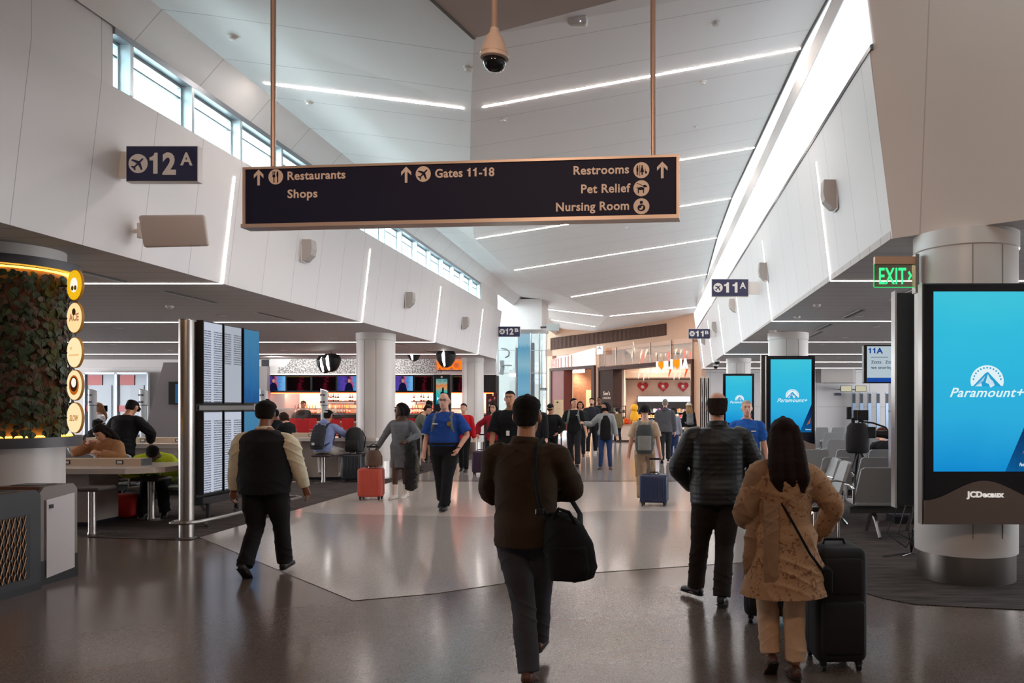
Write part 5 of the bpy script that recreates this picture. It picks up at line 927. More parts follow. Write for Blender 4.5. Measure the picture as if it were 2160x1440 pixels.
# grey wedge fin and its monitor on the left
t = thing('gate_fin', 'grey slanted fin wall beside the glass doors on the left', 'partition', (P(345, 900, 15.5).x, 15.5, 0)); q = lambda px, py: ((px - 345) * 15.5 / F, EYE - (py - CY) * 15.5 / F)
m = MB(); m.prism([q(306, 905), q(300, 1022), q(392, 1022), q(392, 764), q(345, 764)], lambda x, z, h: Vector((x, h, max(z, 0))), 0, .15); m.build('panel', M('fin_grey', '#8a8488', .55), t); MB().box(.14, .46, -.06, -.01, q(0, 853)[1], q(0, 805)[1]).build('monitor', mBLACK, t); MB().box(.28, .46, -.065, -.06, q(0, 850)[1], q(0, 810)[1]).build('monitor_screen', E('fin_screen', '#3a6c9c', .6), t)
def exit_sign(q, label, w_, h_, arrow, txt_sz, hang):
    t = thing('exit_sign', label, 'exit sign', q); g = E('exit_green', '#3dff8a', 1.4)
    MB().box(0, w_, -.006, .006, 0, h_).build('panel', GLASS('exit_panel', '#e9dfc9', .2, .1), t)
    MB().box(0, w_, -.03, .03, h_, h_ + .07).build('housing', M('exit_housing', '#c09a80', .4, .4), t)
    MB().box(0, w_, -.007, .007, -.006, 0).box(-.006, 0, -.007, .007, 0, h_).box(w_, w_ + .006, -.007, .007, 0, h_).build('lit_edge', E('exit_edge', '#2fe27a', 1.0), t)
    fit(MB(), 'EXIT', w_ * (.12 if arrow > 0 else .2), w_ * (.8 if arrow > 0 else .95), h_ * .13, h_ * .74, lambda x, y, h: Vector((x, -.008 - h, y)), .004, .0).build('lettering', g, t)
    a = w_ * .88; m = MB()
    if arrow > 0: m.prism([(a, h_ * .3), (a + .025, h_ * .5), (a, h_ * .7), (a - .012, h_ * .64), (a + .006, h_ * .5), (a - .012, h_ * .36)], lambda x, z, h: Vector((x, h, z)), -.012, -.006)
    else: a = .02; m.prism([(a + .02, h_ * .3), (a, h_ * .5), (a + .02, h_ * .7)], lambda x, z, h: Vector((x, h, z)), -.012, -.006)
    m.build('arrow', g, t); hang(t); return t
def h1(t): MB().box(.37, .405, -.05, .05, -.06, .30).build('wall_bracket', mSTEEL, t)
exit_sign(P(1844, 605, 7.1), 'green lit exit sign with an arrow fixed to the near right column', .37, .21, 1, .24, h1)
def h2(t): MB().tube([(.16, 0, .22), (.16, 0, .9)], .008, 6).build('rod', mSTEEL, t)
exit_sign(P(1026, 783, 26.6), 'small green exit sign far off right of the bar', .32, .2, -1, .22, h2)
# ================================================================ people: bodies grown from tapered limbs, clothing as shells over them
REM = []          # (object, voxel, smoothing, fold amplitude, fold scale)
def sstep(a, b, x): t = max(0, min(1, (x - a) / (b - a))); return t * t * (3 - 2 * t)
def crom(pts, rads, n=4):
    """smooth a chain of points and radii"""
    out, ro = [], []
    for i in range(len(pts) - 1):
        p0, p1, p2, p3 = pts[max(i-1, 0)], pts[i], pts[i+1], pts[min(i+2, len(pts)-1)]
        for k in range(n):
            t = k / n; out.append(.5 * ((2 * p1) + (p2 - p0) * t + (2 * p0 - 5 * p1 + 4 * p2 - p3) * t * t + (3 * p1 - p0 - 3 * p2 + p3) * t ** 3)); ro.append(rads[i] * (1 - t) + rads[i+1] * t)
    return out + [pts[-1]], ro + [rads[-1]]
def ik(a, c, l1, l2, pole):
    d = c - a; L = d.length; mx = (l1 + l2) * .999
    if L > mx: c = a + d * (mx / L); d = c - a; L = mx
    x = (l1 * l1 - l2 * l2 + L * L) / (2 * L); hgt = math.sqrt(max(0, l1 * l1 - x * x)); u = d.normalized(); pl = pole - u * pole.dot(u); pl = pl.normalized() if pl.length > 1e-4 else Vector((0, 1, 0))
    return a + u * x + pl * hgt, c
SKIN = {'light': '#d7a389', 'tan': '#b98160', 'brown': '#7d5038', 'dark': '#523325', 'pink': '#d9a48e'}
def person(label, x, y, yaw, h, d=None, girth=1.0, sh=1.0, fem=False, skin='light', lean=0, twist=0, pel=(0, 0, 0), fl=(-.1, 0, 0, 0), fr=(.1, 0, 0, 0), hl=(-.27, .03, .80), hr=(.27, .03, .80), el=(-.5, -1, -.2), er=(.5, -1, -.2),
           hyaw=0, hpitch=0, hair='short', hairc='#17110e', top=None, vest=None, bot=None, skirt=None, shoes='#141414', shoe_h=0, face=True, extras=(), curl=.6, z0=0.0, kl=(0, 1, 0), kr=(0, 1, 0), name='person', headw=1.0, legs=True, bare_legs=False, belly=0.0):
    s = h / 1.75; d = d or y; vox = min(.016, max(.0062, d * .00075)); root = thing(name, label, 'person', (x, y, z0), R(yaw))
    pelv = Vector(pel); V = Vector
    def T(p):
        p = V(p); z = p.z; a = R(lean) * sstep(.94, 1.22, z); tw = R(twist) * sstep(.95, 1.3, z)
        q = V((p.x * math.cos(tw) - p.y * math.sin(tw), p.x * math.sin(tw) + p.y * math.cos(tw), z - .94))
        return V((q.x, q.y * math.cos(a) + q.z * math.sin(a), q.z * math.cos(a) - q.y * math.sin(a) + .94)) + pelv
    g = girth; w_ = (.92 if fem else 1.0)
    TS = [(.84, .115, .095, 0), (.90, .165 if fem else .155, .115, -.012), (.97, .172 if fem else .16, .118, -.008), (1.06, .135 if fem else .148, .102, 0), (1.16, .138 if fem else .155, .106, .004), (1.27, .155 * w_, .118, .006), (1.36, .165 * w_, .112, 0), (1.42, .150 * w_ * sh, .09, -.005), (1.465, .095, .066, -.012), (1.50, .060, .060, -.008)]
    def torso(off=0, z0_=.84, z1=1.50, flare=0, n=28, first=None):
        rs = []
        TSx = [t for t in TS if z0_ - .001 <= t[0] <= z1 + .001]
        if first: TSx = first + TSx
        for z, a, b_, yo in TSx:
            gg = (g + belly * max(0, 1 - abs(z - 1.06) / .22)) if z < 1.4 else 1 + (g - 1) * .3; fo = off + (flare * max(0, (1.0 - z)) if flare else 0)
            c = T((0, yo + belly * .05 * max(0, 1 - abs(z - 1.06) / .22), z)); U = T((1, yo, z)) - T((0, yo, z)); W = T((0, yo + 1, z)) - T((0, yo, z)); rs.append((c * s, U.normalized() * (a * gg + fo) * s, W.normalized() * (b_ * gg + fo) * s))
        c, U, W = rs[0]; dn = (rs[0][0] - rs[1][0]).normalized(); return [(c + dn * .02 * s, U * .6, W * .6)] + rs + [(rs[-1][0] + V((0, 0, .008)), rs[-1][1] * .7, rs[-1][2] * .7)] if not first else rs
    shx = .172 * sh * (.93 if fem else 1) * (1 + (g - 1) * .35)
    SHL, SHR = T((-shx, -.008, 1.385)), T((shx, -.008, 1.385))
    hips = [V((-.088 * (1 + (g-1) * .5), 0, .90)) + pelv, V((.088 * (1 + (g-1) * .5), 0, .90)) + pelv]
    arms = []
    for S_, hd, pole in ((SHL, hl, el), (SHR, hr, er)):
        e_, w2 = ik(S_, V(hd), .285, .25, V(pole)); arms.append((S_, e_, w2))
    lg = []
    for hp, f_, kp in ((hips[0], fl, kl), (hips[1], fr, kr)):
        an = V((f_[0], f_[1], .085 + f_[2])); k_, an = ik(hp, an, .415, .405, V(kp)); lg.append((hp, k_, an, R(f_[3]), R(f_[4]) if len(f_) > 4 else 0))
    # head frame
    nb = T((0, -.012, 1.47)); hc = T((0, .018, 1.645)); HM = Matrix.Rotation(R(-lean * .55), 3, 'X') @ Matrix.Rotation(R(hyaw), 3, 'Z') @ Matrix.Rotation(R(-hpitch), 3, 'X')
    hc = nb + (Matrix.Rotation(R(-hpitch * .5), 3, 'X') @ (hc - nb)); H_ = lambda p: (hc + HM @ (V(p) * headw)) * s
    m = MB(); m.rings(torso(), 28)
    m.tube([q * s for q in crom([T((0, -.02, 1.42)), nb, hc + HM @ V((0, -.012, -.07))], [.075, .058, .055])[0]], [r * s for r in crom([V((0,0,0))] * 3, [.085, .057 if not fem else .048, .054 if not fem else .047])[1]], 18)
    HS = [(-.118, .022, .022, .062), (-.108, .040, .042, .044), (-.085, .054, .062, .026), (-.05, .063, .080, .010), (-.01, .070, .092, .0), (.03, .074, .098, -.006), (.065, .071, .094, -.010), (.09, .058, .078, -.010), (.108, .036, .05, -.008), (.115, .014, .02, -.006)]
    def hrings(off=0, sel=None, yo=0, zo=0): return [(H_((0, q[3] + yo, q[0] + zo)), HM @ V((q[1] + off, 0, 0)) * s * headw, HM @ V((0, q[2] + off, 0)) * s * headw) for q in HS if sel is None or q[0] >= sel]
    m.rings(hrings(), 26)
    m.tube([H_((0, .092, .012)), H_((0, .104, -.012)), H_((0, .107, -.032)), H_((0, .098, -.042))], [.008 * s, .012 * s, .017 * s, .012 * s], 10)
    m.ell(H_((0, .092, -.068)), .024 * s, .012 * s, .010 * s, 10, 6); m.ell(H_((0, .088, .03)), .052 * s, .016 * s, .012 * s, 12, 6)
    for sx in (-1, 1): m.ell(H_((sx * .078, -.006, -.012)), .012 * s, .020 * s, .034 * s, 10, 8)
    # arms and hands
    for si, (S_, E_, W_) in zip((-1, 1), arms):
        p, r = crom([S_ + V((-si * .075, 0, .022)), S_, S_ + (E_ - S_) * .16, S_ + (E_ - S_) * .5, E_, E_ + (W_ - E_) * .3, W_], [.040, .049, .051 * (1 + (g-1) * .6), .046 * (1 + (g-1) * .6), .039, .042, .027]); m.tube([q * s for q in p], [q * s for q in r], 14)
        dr = (W_ - E_).normalized(); ud = V((0, 0, -1)) if abs(dr.z) < .75 else V((0, 1, 0)); side = V((-si, 0, 0)); pn = (side - dr * side.dot(dr)); pn = pn.normalized() if pn.length > .1 else V((0, 1, 0)); tv = dr.cross(pn).normalized() * (1 if dr.cross(pn).dot(V((0, 1, .3))) > 0 else -1)
        m.tube([q * s for q in (W_ - dr * .01, W_ + dr * .035, W_ + dr * .075, W_ + dr * .09)], [(.018 * s, .026 * s) if abs(pn.x) > 2 else (.022 * s, .034 * s), (.024 * s, .036 * s), (.022 * s, .038 * s), (.016 * s, .034 * s)], 12)
        for fi in range(4):
            o = (fi - 1.5) * .0205; L = (.068, .078, .074, .058)[fi]; b0 = W_ + dr * .082 + tv * (-o); fr_ = max(.0085, vox * .62); cpts = [b0]; ang = 0
            for k in range(3): ang += curl * (.5, .8, .7)[k]; cpts.append(cpts[-1] + (dr * math.cos(ang) + pn * math.sin(ang)) * L * (.42, .33, .28)[k])
            m.tube([q * s for q in cpts], [fr_ * s, fr_ * s * .97, fr_ * s * .9, fr_ * s * .7], 8)
        tb = W_ + dr * .025 + tv * .03; m.tube([q * s for q in (tb - tv * .012, tb + tv * .016 + dr * .022 + pn * .008, tb + tv * .022 + dr * .05 + pn * .02, tb + tv * .018 + dr * .07 + pn * .03)], [.013 * s, .0115 * s, .0105 * s, .008 * s], 8)
    lm = .9 + .1 * g + (g - 1) * .4
    for hp, k_, an, fp, fy in lg:
        p, r = crom([hp + V((0, 0, .04)), hp + (k_ - hp) * .2, hp + (k_ - hp) * .6, k_, k_ + (an - k_) * .28, k_ + (an - k_) * .7, an], [.088 * lm, .086 * lm, .070 * lm, .054, .056, .042, .036]); m.tube([q * s for q in p], [q * s for q in r], 16)
        FM = Matrix.Rotation(fy, 3, 'Z') @ Matrix.Rotation(-fp, 3, 'X'); m.tube([(an + FM @ V(q)) * s for q in ((0, -.05, -.045), (0, 0, -.05), (0, .08, -.06), (0, .16, -.068))], [(.028 * s, .034 * s), (.034 * s, .036 * s), (.022 * s, .042 * s), (.012 * s, .03 * s)], 12)
    b = m.build('body', M('skin_' + skin, SKIN[skin], .5, var=.05, vscale=8), root, smooth='all', fix=False); REM.append((b, vox, 3, 0, 0))
    mk = lambda nm, mb, mat, v=1.25, sm=4, amp=0, sc=9.0, par=root: (lambda o: (REM.append((o, vox * v, sm, amp, sc)), o)[1])(mb.build(nm, mat, par, smooth='all', fix=False))
    cloth = lambda nm, c, rough=.85: M(nm + '_' + (c if isinstance(c, str) else 'x'), c, rough, var=.10, vscale=14, bump=.25, bscale=220, spec=.25)
    # trousers
    if bot:
        m = MB(); lo = bot.get('loose', .012); m.rings(torso(.012, .84, 1.06), 26); cuff = bot.get('end', .06)
        for hp, k_, an, fp, fy in lg:
            e_ = an + (k_ - an) * ((cuff - .06) / .405); p, r = crom([hp + V((0, 0, .05)), hp + (k_ - hp) * .2, hp + (k_ - hp) * .6, k_, k_ + (e_ - k_) * .3, k_ + (e_ - k_) * .7, e_ + (an - k_).normalized() * .02], [.095 * lm, .094 * lm + lo * .5, .076 * lm + lo, .062 + lo, .060 + lo, .052 + lo * 1.35, bot.get('cuff', .05) + lo * 1.3]); m.tube([q * s for q in p], [q * s for q in r], 18)
        mk(bot.get('nm', 'trousers'), m, cloth('trousers', bot['c']), 1.2, 5, .0075 if lo > .008 else .004, 10)
    # shoes
    if legs:
        for hp, k_, an, fp, fy in lg:
            FM = Matrix.Rotation(fy, 3, 'Z') @ Matrix.Rotation(-fp, 3, 'X'); Q = lambda *q: (an + FM @ V(q)) * s; m = MB()
            m.rings([(Q(0, y_, z_), FM @ V((a * s, 0, 0)), FM @ V((0, 0, b_ * s))) for y_, z_, a, b_ in [(-.080, -.050, .012, .012), (-.070, -.048, .032, .034), (-.03, -.038, .038, .046), (.02, -.040, .040, .044), (.07, -.052, .044, .032), (.13, -.058, .046, .026), (.175, -.062, .036, .021), (.195, -.064, .014, .012)]], 18)
            if shoe_h: p = [an + (an - k_).normalized() * .02, an + (k_ - an).normalized() * shoe_h]; m.tube([q * s for q in p], [.048 * s, .056 * s], 16)
            o = mk('shoe', m, M('shoe_' + shoes, shoes, .45), 1.0, 2)
            m = MB(); m.rings([(Q(0, y_, -.078), FM @ V((a * s, 0, 0)), FM @ V((0, 0, .0085 * s))) for y_, a in [(-.084, .015), (-.07, .036), (-.02, .038), (.05, .042), (.13, .049), (.18, .038), (.2, .012)]], 16); m.build('sole', M('sole_dark' if shoes < '#8' else 'sole_white', '#0e0e0e' if shoes < '#8' else '#d8d4d0', .6), o, smooth=True)
    # upper garment with sleeves
    def garment(nm, tp, off):
        m = MB(); hem = tp.get('hem', .86); fl_ = tp.get('flare', 0); first = None
        lo = min(t[0] for t in TS if t[0] >= hem - .001)
        rs = torso(off, max(hem, .90) if hem >= .84 else .90, tp.get('neck', 1.465), 0)
        if hem < .90:
            base = rs[1] if len(rs) > 2 else rs[0]; dn = V((0, 0, -1)); n_ = 5; c0, U0, W0 = rs[1]; ext = []
            for k in range(n_, 0, -1): t = k / n_; ext.append((c0 + dn * (.90 - hem) * s * t + V(tp.get('sway', (0, 0, 0))) * t * s, U0 * (1 + fl_ * t), W0 * (1 + fl_ * t)))
            rs = [(ext[0][0] + V((0, 0, .01)), ext[0][1] * .9, ext[0][2] * .9)] + ext + rs[1:]
        m.rings(rs, 30); sl = tp.get('sleeve', 1.0); so = tp.get('sl_off', off)
        for S_, E_, W_ in arms:
            if sl <= 0: continue
            if sl < .6: e2 = S_ + (E_ - S_) * (sl / .5); p, r = crom([S_ + V((-.075 if S_.x > 0 else .075, 0, .022)), S_, S_ + (E_ - S_) * .18, e2], [.042 + off, .050 + off, .054 * (1 + (g-1) * .6) + so, .054 * (1 + (g-1) * .6) + so * 1.7])
            else: e2 = E_ + (W_ - E_) * min(1, (sl - .5) * 2); p, r = crom([S_ + V((-.075 if S_.x > 0 else .075, 0, .022)), S_, S_ + (E_ - S_) * .16, S_ + (E_ - S_) * .55, E_, E_ + (e2 - E_) * .5, e2], [.040 + off, .048 + off, .052 * (1 + (g-1) * .6) + so, .050 * (1 + (g-1) * .6) + so, .044 + so * 1.1, .042 + so, tp.get('cuffr', .032) + so])
            m.tube([q * s for q in p], [q * s for q in r], 16)
        if tp.get('collar'): c = T((0, -.012, 1.475)); m.tube([c * s, (c + (nb - T((0, -.02, 1.40))).normalized() * tp['collar']) * s], [(.078 + off * .5) * s, (.066 + off * .4) * s], 20)
        if tp.get('hood'): m.ell(T((0, -.105, 1.47)) * s, .105 * s, .05 * s, .075 * s, 14, 10); m.tube([T((-.09, -.06, 1.47)) * s, T((0, -.12, 1.52)) * s, T((.09, -.06, 1.47)) * s], [.03 * s, .04 * s, .03 * s], 10)
        return mk(nm, m, tp.get('mat') or cloth(nm, tp['c'], tp.get('rough', .85)), 1.25, 4, tp.get('amp', .009), tp.get('fs', 9))
    parts = {'root': root}
    if top: parts['top'] = garment(top.get('nm', 'jacket'), top, top.get('off', .018))
    if vest: parts['vest'] = garment(vest.get('nm', 'waistcoat'), vest, vest.get('off', .028))
    # hair
    hm = M('hair_' + hairc, hairc, .8, spec=.2, bump=.6, bscale=160, stretch=(1, 1, .15), var=.2, vscale=30)
    if hair:
        m = MB(); nz = {'short': .012, 'thin': .006, 'buzz': .005, 'curly': .026}.get(hair, .016)
        hy = (lambda z: -.014) if hair == 'thin' else (lambda z: -.026 if z < .04 else -.012 if z < .055 else -.002); hb = (lambda z: 0) if hair == 'thin' else (lambda z: -.024 if z < .04 else -.010 if z < .055 else 0)
        def hr_(z):
            for a_, b_ in zip(HS, HS[1:]):
                if a_[0] <= z <= b_[0]: t = (z - a_[0]) / (b_[0] - a_[0]); return [u * (1 - t) + v * t for u, v in zip(a_, b_)]
            return HS[-1]
        if hair != 'bald': m.rings([(H_((0, q[3] + hy(q[0]), q[0] + .004)), HM @ V((q[1] + nz * .8, 0, 0)) * s * headw, HM @ V((0, q[2] + nz * .5 + hb(q[0]), 0)) * s * headw) for q in map(hr_, (.03, .05, .062, .08, .098, .108, .115))] + [(H_((0, -.012, .115 + nz)), HM @ V((.012, 0, 0)) * s, HM @ V((0, .016, 0)) * s)], 24)
        if True:
            lowz = {'short': -.06, 'buzz': -.055, 'bob': -.11, 'long': -.12, 'thin': -.05, 'curly': -.06}.get(hair, -.06)
            m.rings([(H_((0, -.045, z)), HM @ V((a + nz, 0, 0)) * s, HM @ V((0, .058 + nz * .6, 0)) * s) for z, a in [(lowz - .012, .03), (lowz, .05), (lowz * .5, .064), (.0, .069), (.04, .072), (.07, .066)]], 22)
        if hair == 'bob':
            for sx in (-1, 1): m.tube([H_((sx * .066, .03, .06)), H_((sx * .088, -.01, .0)), H_((sx * .086, -.02, -.07)), H_((sx * .075, -.03, -.12))], [.022 * s, .034 * s, .036 * s, .024 * s], 12)
            m.tube([H_((0, -.07, .05)), H_((0, -.095, -.03)), H_((0, -.085, -.12))], [.06 * s, .075 * s, .055 * s], 14)
        if hair == 'long':
            for sx in (-1, 0, 1): m.tube([H_((sx * .045, -.05, .05)), H_((sx * .062, -.075, -.05)), T((sx * .075, -.10, 1.46)) * s, T((sx * .085 + .012, -.125, 1.36)) * s, T((sx * .07 + .02, -.13, 1.27)) * s], [.05 * s, .055 * s, .062 * s, .052 * s, .018 * s], 14)
            for sx in (-1, 1): m.tube([H_((sx * .06, .03, .06)), H_((sx * .084, .0, -.02)), H_((sx * .08, -.03, -.12))], [.02 * s, .03 * s, .03 * s], 10)
        mk('hair', m, hm, 1.0, 2, .0025, 60)
    # face
    if face:
        for sx in (-1, 1):
            o = MB().ell(H_((sx * .030, .083, .010)), .0115 * s, .008 * s, .0055 * s, 10, 6).build('eye', M('eye_white', '#d8d0c8', .3), root, smooth=True); MB().ell(H_((sx * .030, .0895, .010)), .006 * s, .004 * s, .006 * s, 8, 6).build('iris', M('iris_dark', '#20140e', .3), o, smooth=True)
            MB().tube([H_((sx * .014, .096, .030)), H_((sx * .032, .094, .035)), H_((sx * .050, .080, .029))], [.003 * s, .0045 * s, .003 * s], 6).build('eyebrow', hm if hair and hair not in ('thin',) else M('brow_grey', '#6a5a50', .7), root, smooth=True)
        MB().tube([H_((-.024, .094, -.066)), H_((0, .103, -.064)), H_((.024, .094, -.066))], [.003 * s, .006 * s, .003 * s], 6).build('lips', M('lips_' + skin, [c * .72 * (1, .72, .72)[i] for i, c in enumerate(lin(SKIN[skin]))], .45), root, smooth=True)
    for ex in extras:
        k = ex[0]; c = ex[1] if len(ex) > 1 else '#111111'
        if k == 'glasses':
            for sx in (-1, 1): o = MB(); o.tube([H_((sx * (.031 + .021 * math.cos(i * .5236)), .101, .009 + .015 * math.sin(i * .5236))) for i in range(13)], .0028 * s, 6).tube([H_((sx * .052, .099, .012)), H_((sx * .078, .02, .012))], .0025 * s, 6).build('spectacles', M('spectacle_frame', '#171412', .3), root, smooth=True)
            MB().tube([H_((-.010, .103, .012)), H_((.010, .103, .012))], .0026 * s, 6).build('spectacle_bridge', M('spectacle_frame', '#171412', .3), root)
        if k == 'mask':
            m = MB(); m.rings([(H_((0, q[3] + .006, q[0])), HM @ V((q[1] + .004, 0, 0)) * s, HM @ V((0, q[2] + .012, 0)) * s) for q in [(-.115, .03, .034, .058), (-.09, .052, .062, .03), (-.05, .062, .082, .014), (-.022, .064, .088, .008)]], 22); mk('face_mask', m, cloth('mask', c), 1.0, 2)
        if k in ('cap', 'beanie'):
            m = MB(); lo = -.0 if k == 'beanie' else .038
            m.rings([(H_((0, q[3] - .004, q[0] + .004)), HM @ V((q[1] + .020, 0, 0)) * s, HM @ V((0, q[2] + .018, 0)) * s) for q in HS if q[0] >= lo] + [(H_((0, -.006, .137)), HM @ V((.014, 0, 0)) * s, HM @ V((0, .02, 0)) * s)], 24)
            if k == 'beanie': m.rings([(H_((0, -.028, z)), HM @ V((a, 0, 0)) * s, HM @ V((0, .085, 0)) * s) for z, a in [(-.035, .06), (-.02, .08), (.03, .088)]], 22)
            o = mk(k if k == 'beanie' else 'baseball_cap', m, cloth(k, c), 1.0, 3)
            if k == 'cap':
                sg = -1 if len(ex) > 2 and ex[2] == 'back' else 1
                m = MB(); m.prism([(.072 * math.cos(q), sg * (.075 + .085 * math.sin(q))) for q in np.linspace(0, math.pi, 14)], lambda u, v, hh: H_((u, v, .040 - .10 * (abs(v) - .075) + hh)), 0, .008); m.build('brim', cloth(k, c), o)
                if len(ex) > 3: fit(MB(), ex[3], -.035, .035, 0, .016, lambda u, v, hh: H_((u * (-1 if sg < 0 else -1) * -1 if sg > 0 else u, sg * (.108 + hh) , .062 + v)), .004).build('cap_lettering', mSIGNW, o)
        if k == 'hat': o = mk('sun_hat', MB().rings([(H_((0, -.008, z)), HM @ V((a, 0, 0)) * s, HM @ V((0, a * 1.1, 0)) * s) for z, a in [(.03, .15), (.045, .14), (.055, .095), (.1, .085), (.135, .06), (.14, .01)]], 24), cloth('hat', c), 1.0, 2)
        if k == 'headphones':
            m = MB().tube([H_((.09 * math.cos(q), -.01, .135 * math.sin(q))) for q in np.linspace(-.1, math.pi + .1, 13)], .008 * s, 8); o = m.build('headphones', mBLACK, root, smooth=True); [MB().ell(H_((sx * .098, -.01, -.012)), .018 * s, .036 * s, .042 * s, 12, 8).build('ear_cup', mBLACK, o, smooth=True) for sx in (-1, 1)]
        if k == 'lanyard': MB().tube([T((-.07, .03, 1.46)) * s, T((-.045, .13, 1.32)) * s, T((0, .145, 1.17)) * s, T((.045, .13, 1.32)) * s, T((.07, .03, 1.46)) * s], .005 * s, 6).build('lanyard', cloth('lanyard', '#8fa0c0'), root); o = T((0, .15, 1.12)) * s; MB().rbox(o.x - .027, o.x + .027, o.y - .003, o.y + .004, o.z - .04, o.z + .04, .004, 1).build('badge_card', mSIGNW, root)
        if k == 'belt': m = MB(); m.rings([(T((0, 0, z)) * s, V(((.16 * g + .035 + belly * .1) * s, 0, 0)), V((0, (.115 * g + .034 + belly * .1) * s, 0))) for z in (.985, 1.02)], 28); m.build('belt', cloth('belt', '#141210'), root, smooth=True)
    parts.update(T=lambda p: T(p) * s, H=H_, s=s, arms=[[q * s for q in a] for a in arms], mk=mk, cloth=cloth, legs=[[q * s for q in a[:3]] for a in lg])
    return parts
def worn(p, name, label, cat):
    """a thing carried by a person: its own top-level object standing at the person's place"""
    r = p['root']; return thing(name, label, cat, r.location, r.rotation_euler[2])
def backpack(p, label, c, c2, w_=.30, h_=.46, dep=.17, z=1.16, y=-.20, straps=True, marks=None):
    t = worn(p, 'backpack', label, 'backpack'); T, s = p['T'], p['s']; m = MB(); rs = []
    for k in range(9):
        f_ = k / 8; zz = z - h_ / 2 + h_ * f_; a = w_ / 2 * (1 - .5 * max(0, f_ - .72) ** 1.3 * 3) * (1 if f_ > .05 else .85); b_ = dep / 2 * (1.08 - .35 * f_) * (.8 if k in (0, 8) else 1); c_ = T((0, y - dep * .35 * (1 - .3 * f_), zz)); U = (T((1, y, zz)) - T((0, y, zz))).normalized(); W = (T((0, y + 1, zz)) - T((0, y, zz))).normalized(); rs.append((c_, U * a * s, W * b_ * s))
    m.rings(rs, 24); o = p['mk']('bag', m, p['cloth']('bag', c), 1.2, 3, .005, 12, t)
    m = MB(); rs2 = [(q[0] - (T((0, y, z)) - T((0, y - 1, z))).normalized() * dep * .38 * s, q[1] * .80, q[2] * .45) for q in rs[1:6]]; m.rings(rs2, 20); p['mk']('front_pocket', m, p['cloth']('bag', c2), 1.2, 3, .003, 12, t)
    if straps:
        for sx in (-1, 1): MB().tube([T((sx * .085, y + .02, z + .16)), T((sx * .10, -.10, 1.445)), T((sx * .11, 0, 1.475)), T((sx * .115, .105, 1.40)), T((sx * .135, .145, 1.26)), T((sx * .165, .08, 1.12)), T((sx * .14, y + .02, z - .16))], [(.012 * s, .028 * s)] * 7, 8).build('strap', p['cloth']('bag', c2), t, smooth=True)
    MB().tube([T((-.03, y - .02, z + h_ / 2 - .03)), T((0, y - .03, z + h_ / 2 + .03)), T((.03, y - .02, z + h_ / 2 - .03))], .008 * s, 8).build('grab_handle', p['cloth']('bag', c2), t, smooth=True)
    if marks: q = T(marks[1]); MB().rbox(-.03, .03, -.004, .004, -.025, .025, .003, 1).build('patch', M('patch_' + marks[0], marks[0], .6), t).matrix_local = Matrix.Translation(q)
    return t
def suitcase(label, x, y, rz, w_, dep, h_, c, hard=True, handle=.0, z0=0.0, rough=.4, soft_front=False):
    t = thing('suitcase', label, 'suitcase', (x, y, z0), R(rz)); mt = M('case_' + c, c, rough, var=.05); wz = .055
    MB().rbox(-w_ / 2, w_ / 2, -dep / 2, dep / 2, wz, h_, .05, 4).build('shell', mt, t, smooth=True)
    if hard:
        m = MB()
        for k in range(5): xx = -w_ * .36 + w_ * .18 * k; m.rbox(xx - .014, xx + .014, -dep / 2 - .006, dep / 2 + .006, wz + .07, h_ - .07, .006, 1)
        m.build('ribs', mt, t, smooth=True)
    else: MB().rbox(-w_ * .42, w_ * .42, -dep / 2 - .03, -dep / 2 + .05, wz + .06, wz + (h_ - wz) * .55, .03, 2).build('front_pocket', mt, t, smooth=True); MB().rbox(-w_ * .40, w_ * .40, -dep / 2 - .02, -dep / 2 + .05, wz + (h_ - wz) * .6, h_ - .05, .03, 2).build('upper_pocket', mt, t, smooth=True)
    m = MB(); m.box(-w_ / 2 - .002, w_ / 2 + .002, -.006, .006, wz + .05, h_ - .05); m.build('zip', mBLACK, t)
    for sx in (-1, 1):
        for sy in (-1, 1):
            xx, yy = sx * (w_ / 2 - .05), sy * (dep / 2 - .04); o = MB().lathe([(.005, -.014), (.025, -.012), (.025, .012), (.005, .014)], n=14).build('wheel', mBLACK, t, smooth=True); o.matrix_local = Matrix.Translation((xx, yy, .026)) @ Matrix.Rotation(R(90), 4, 'Y'); MB().rbox(xx - .022, xx + .022, yy - .02, yy + .02, .035, .085, .008, 1).build('wheel_housing', mBLACK, t)
    MB().tube([(-.07, 0, h_), (-.06, 0, h_ + .03), (.06, 0, h_ + .03), (.07, 0, h_)], .011, 8).build('grab_handle', mBLACK, t, smooth=True)
    if handle:
        hd = MB().rbox(-.10, .10, dep / 2 - .055, dep / 2 - .02, h_ + handle - .02, h_ + handle + .015, .012, 2).build('trolley_handle', mBLACK, t, smooth=True); [MB().tube([(sx * .08, dep / 2 - .037, h_ - .02), (sx * .08, dep / 2 - .037, h_ + handle)], .008, 8).build('trolley_tube', mCHROME, hd, smooth=True) for sx in (-1, 1)]
    return t
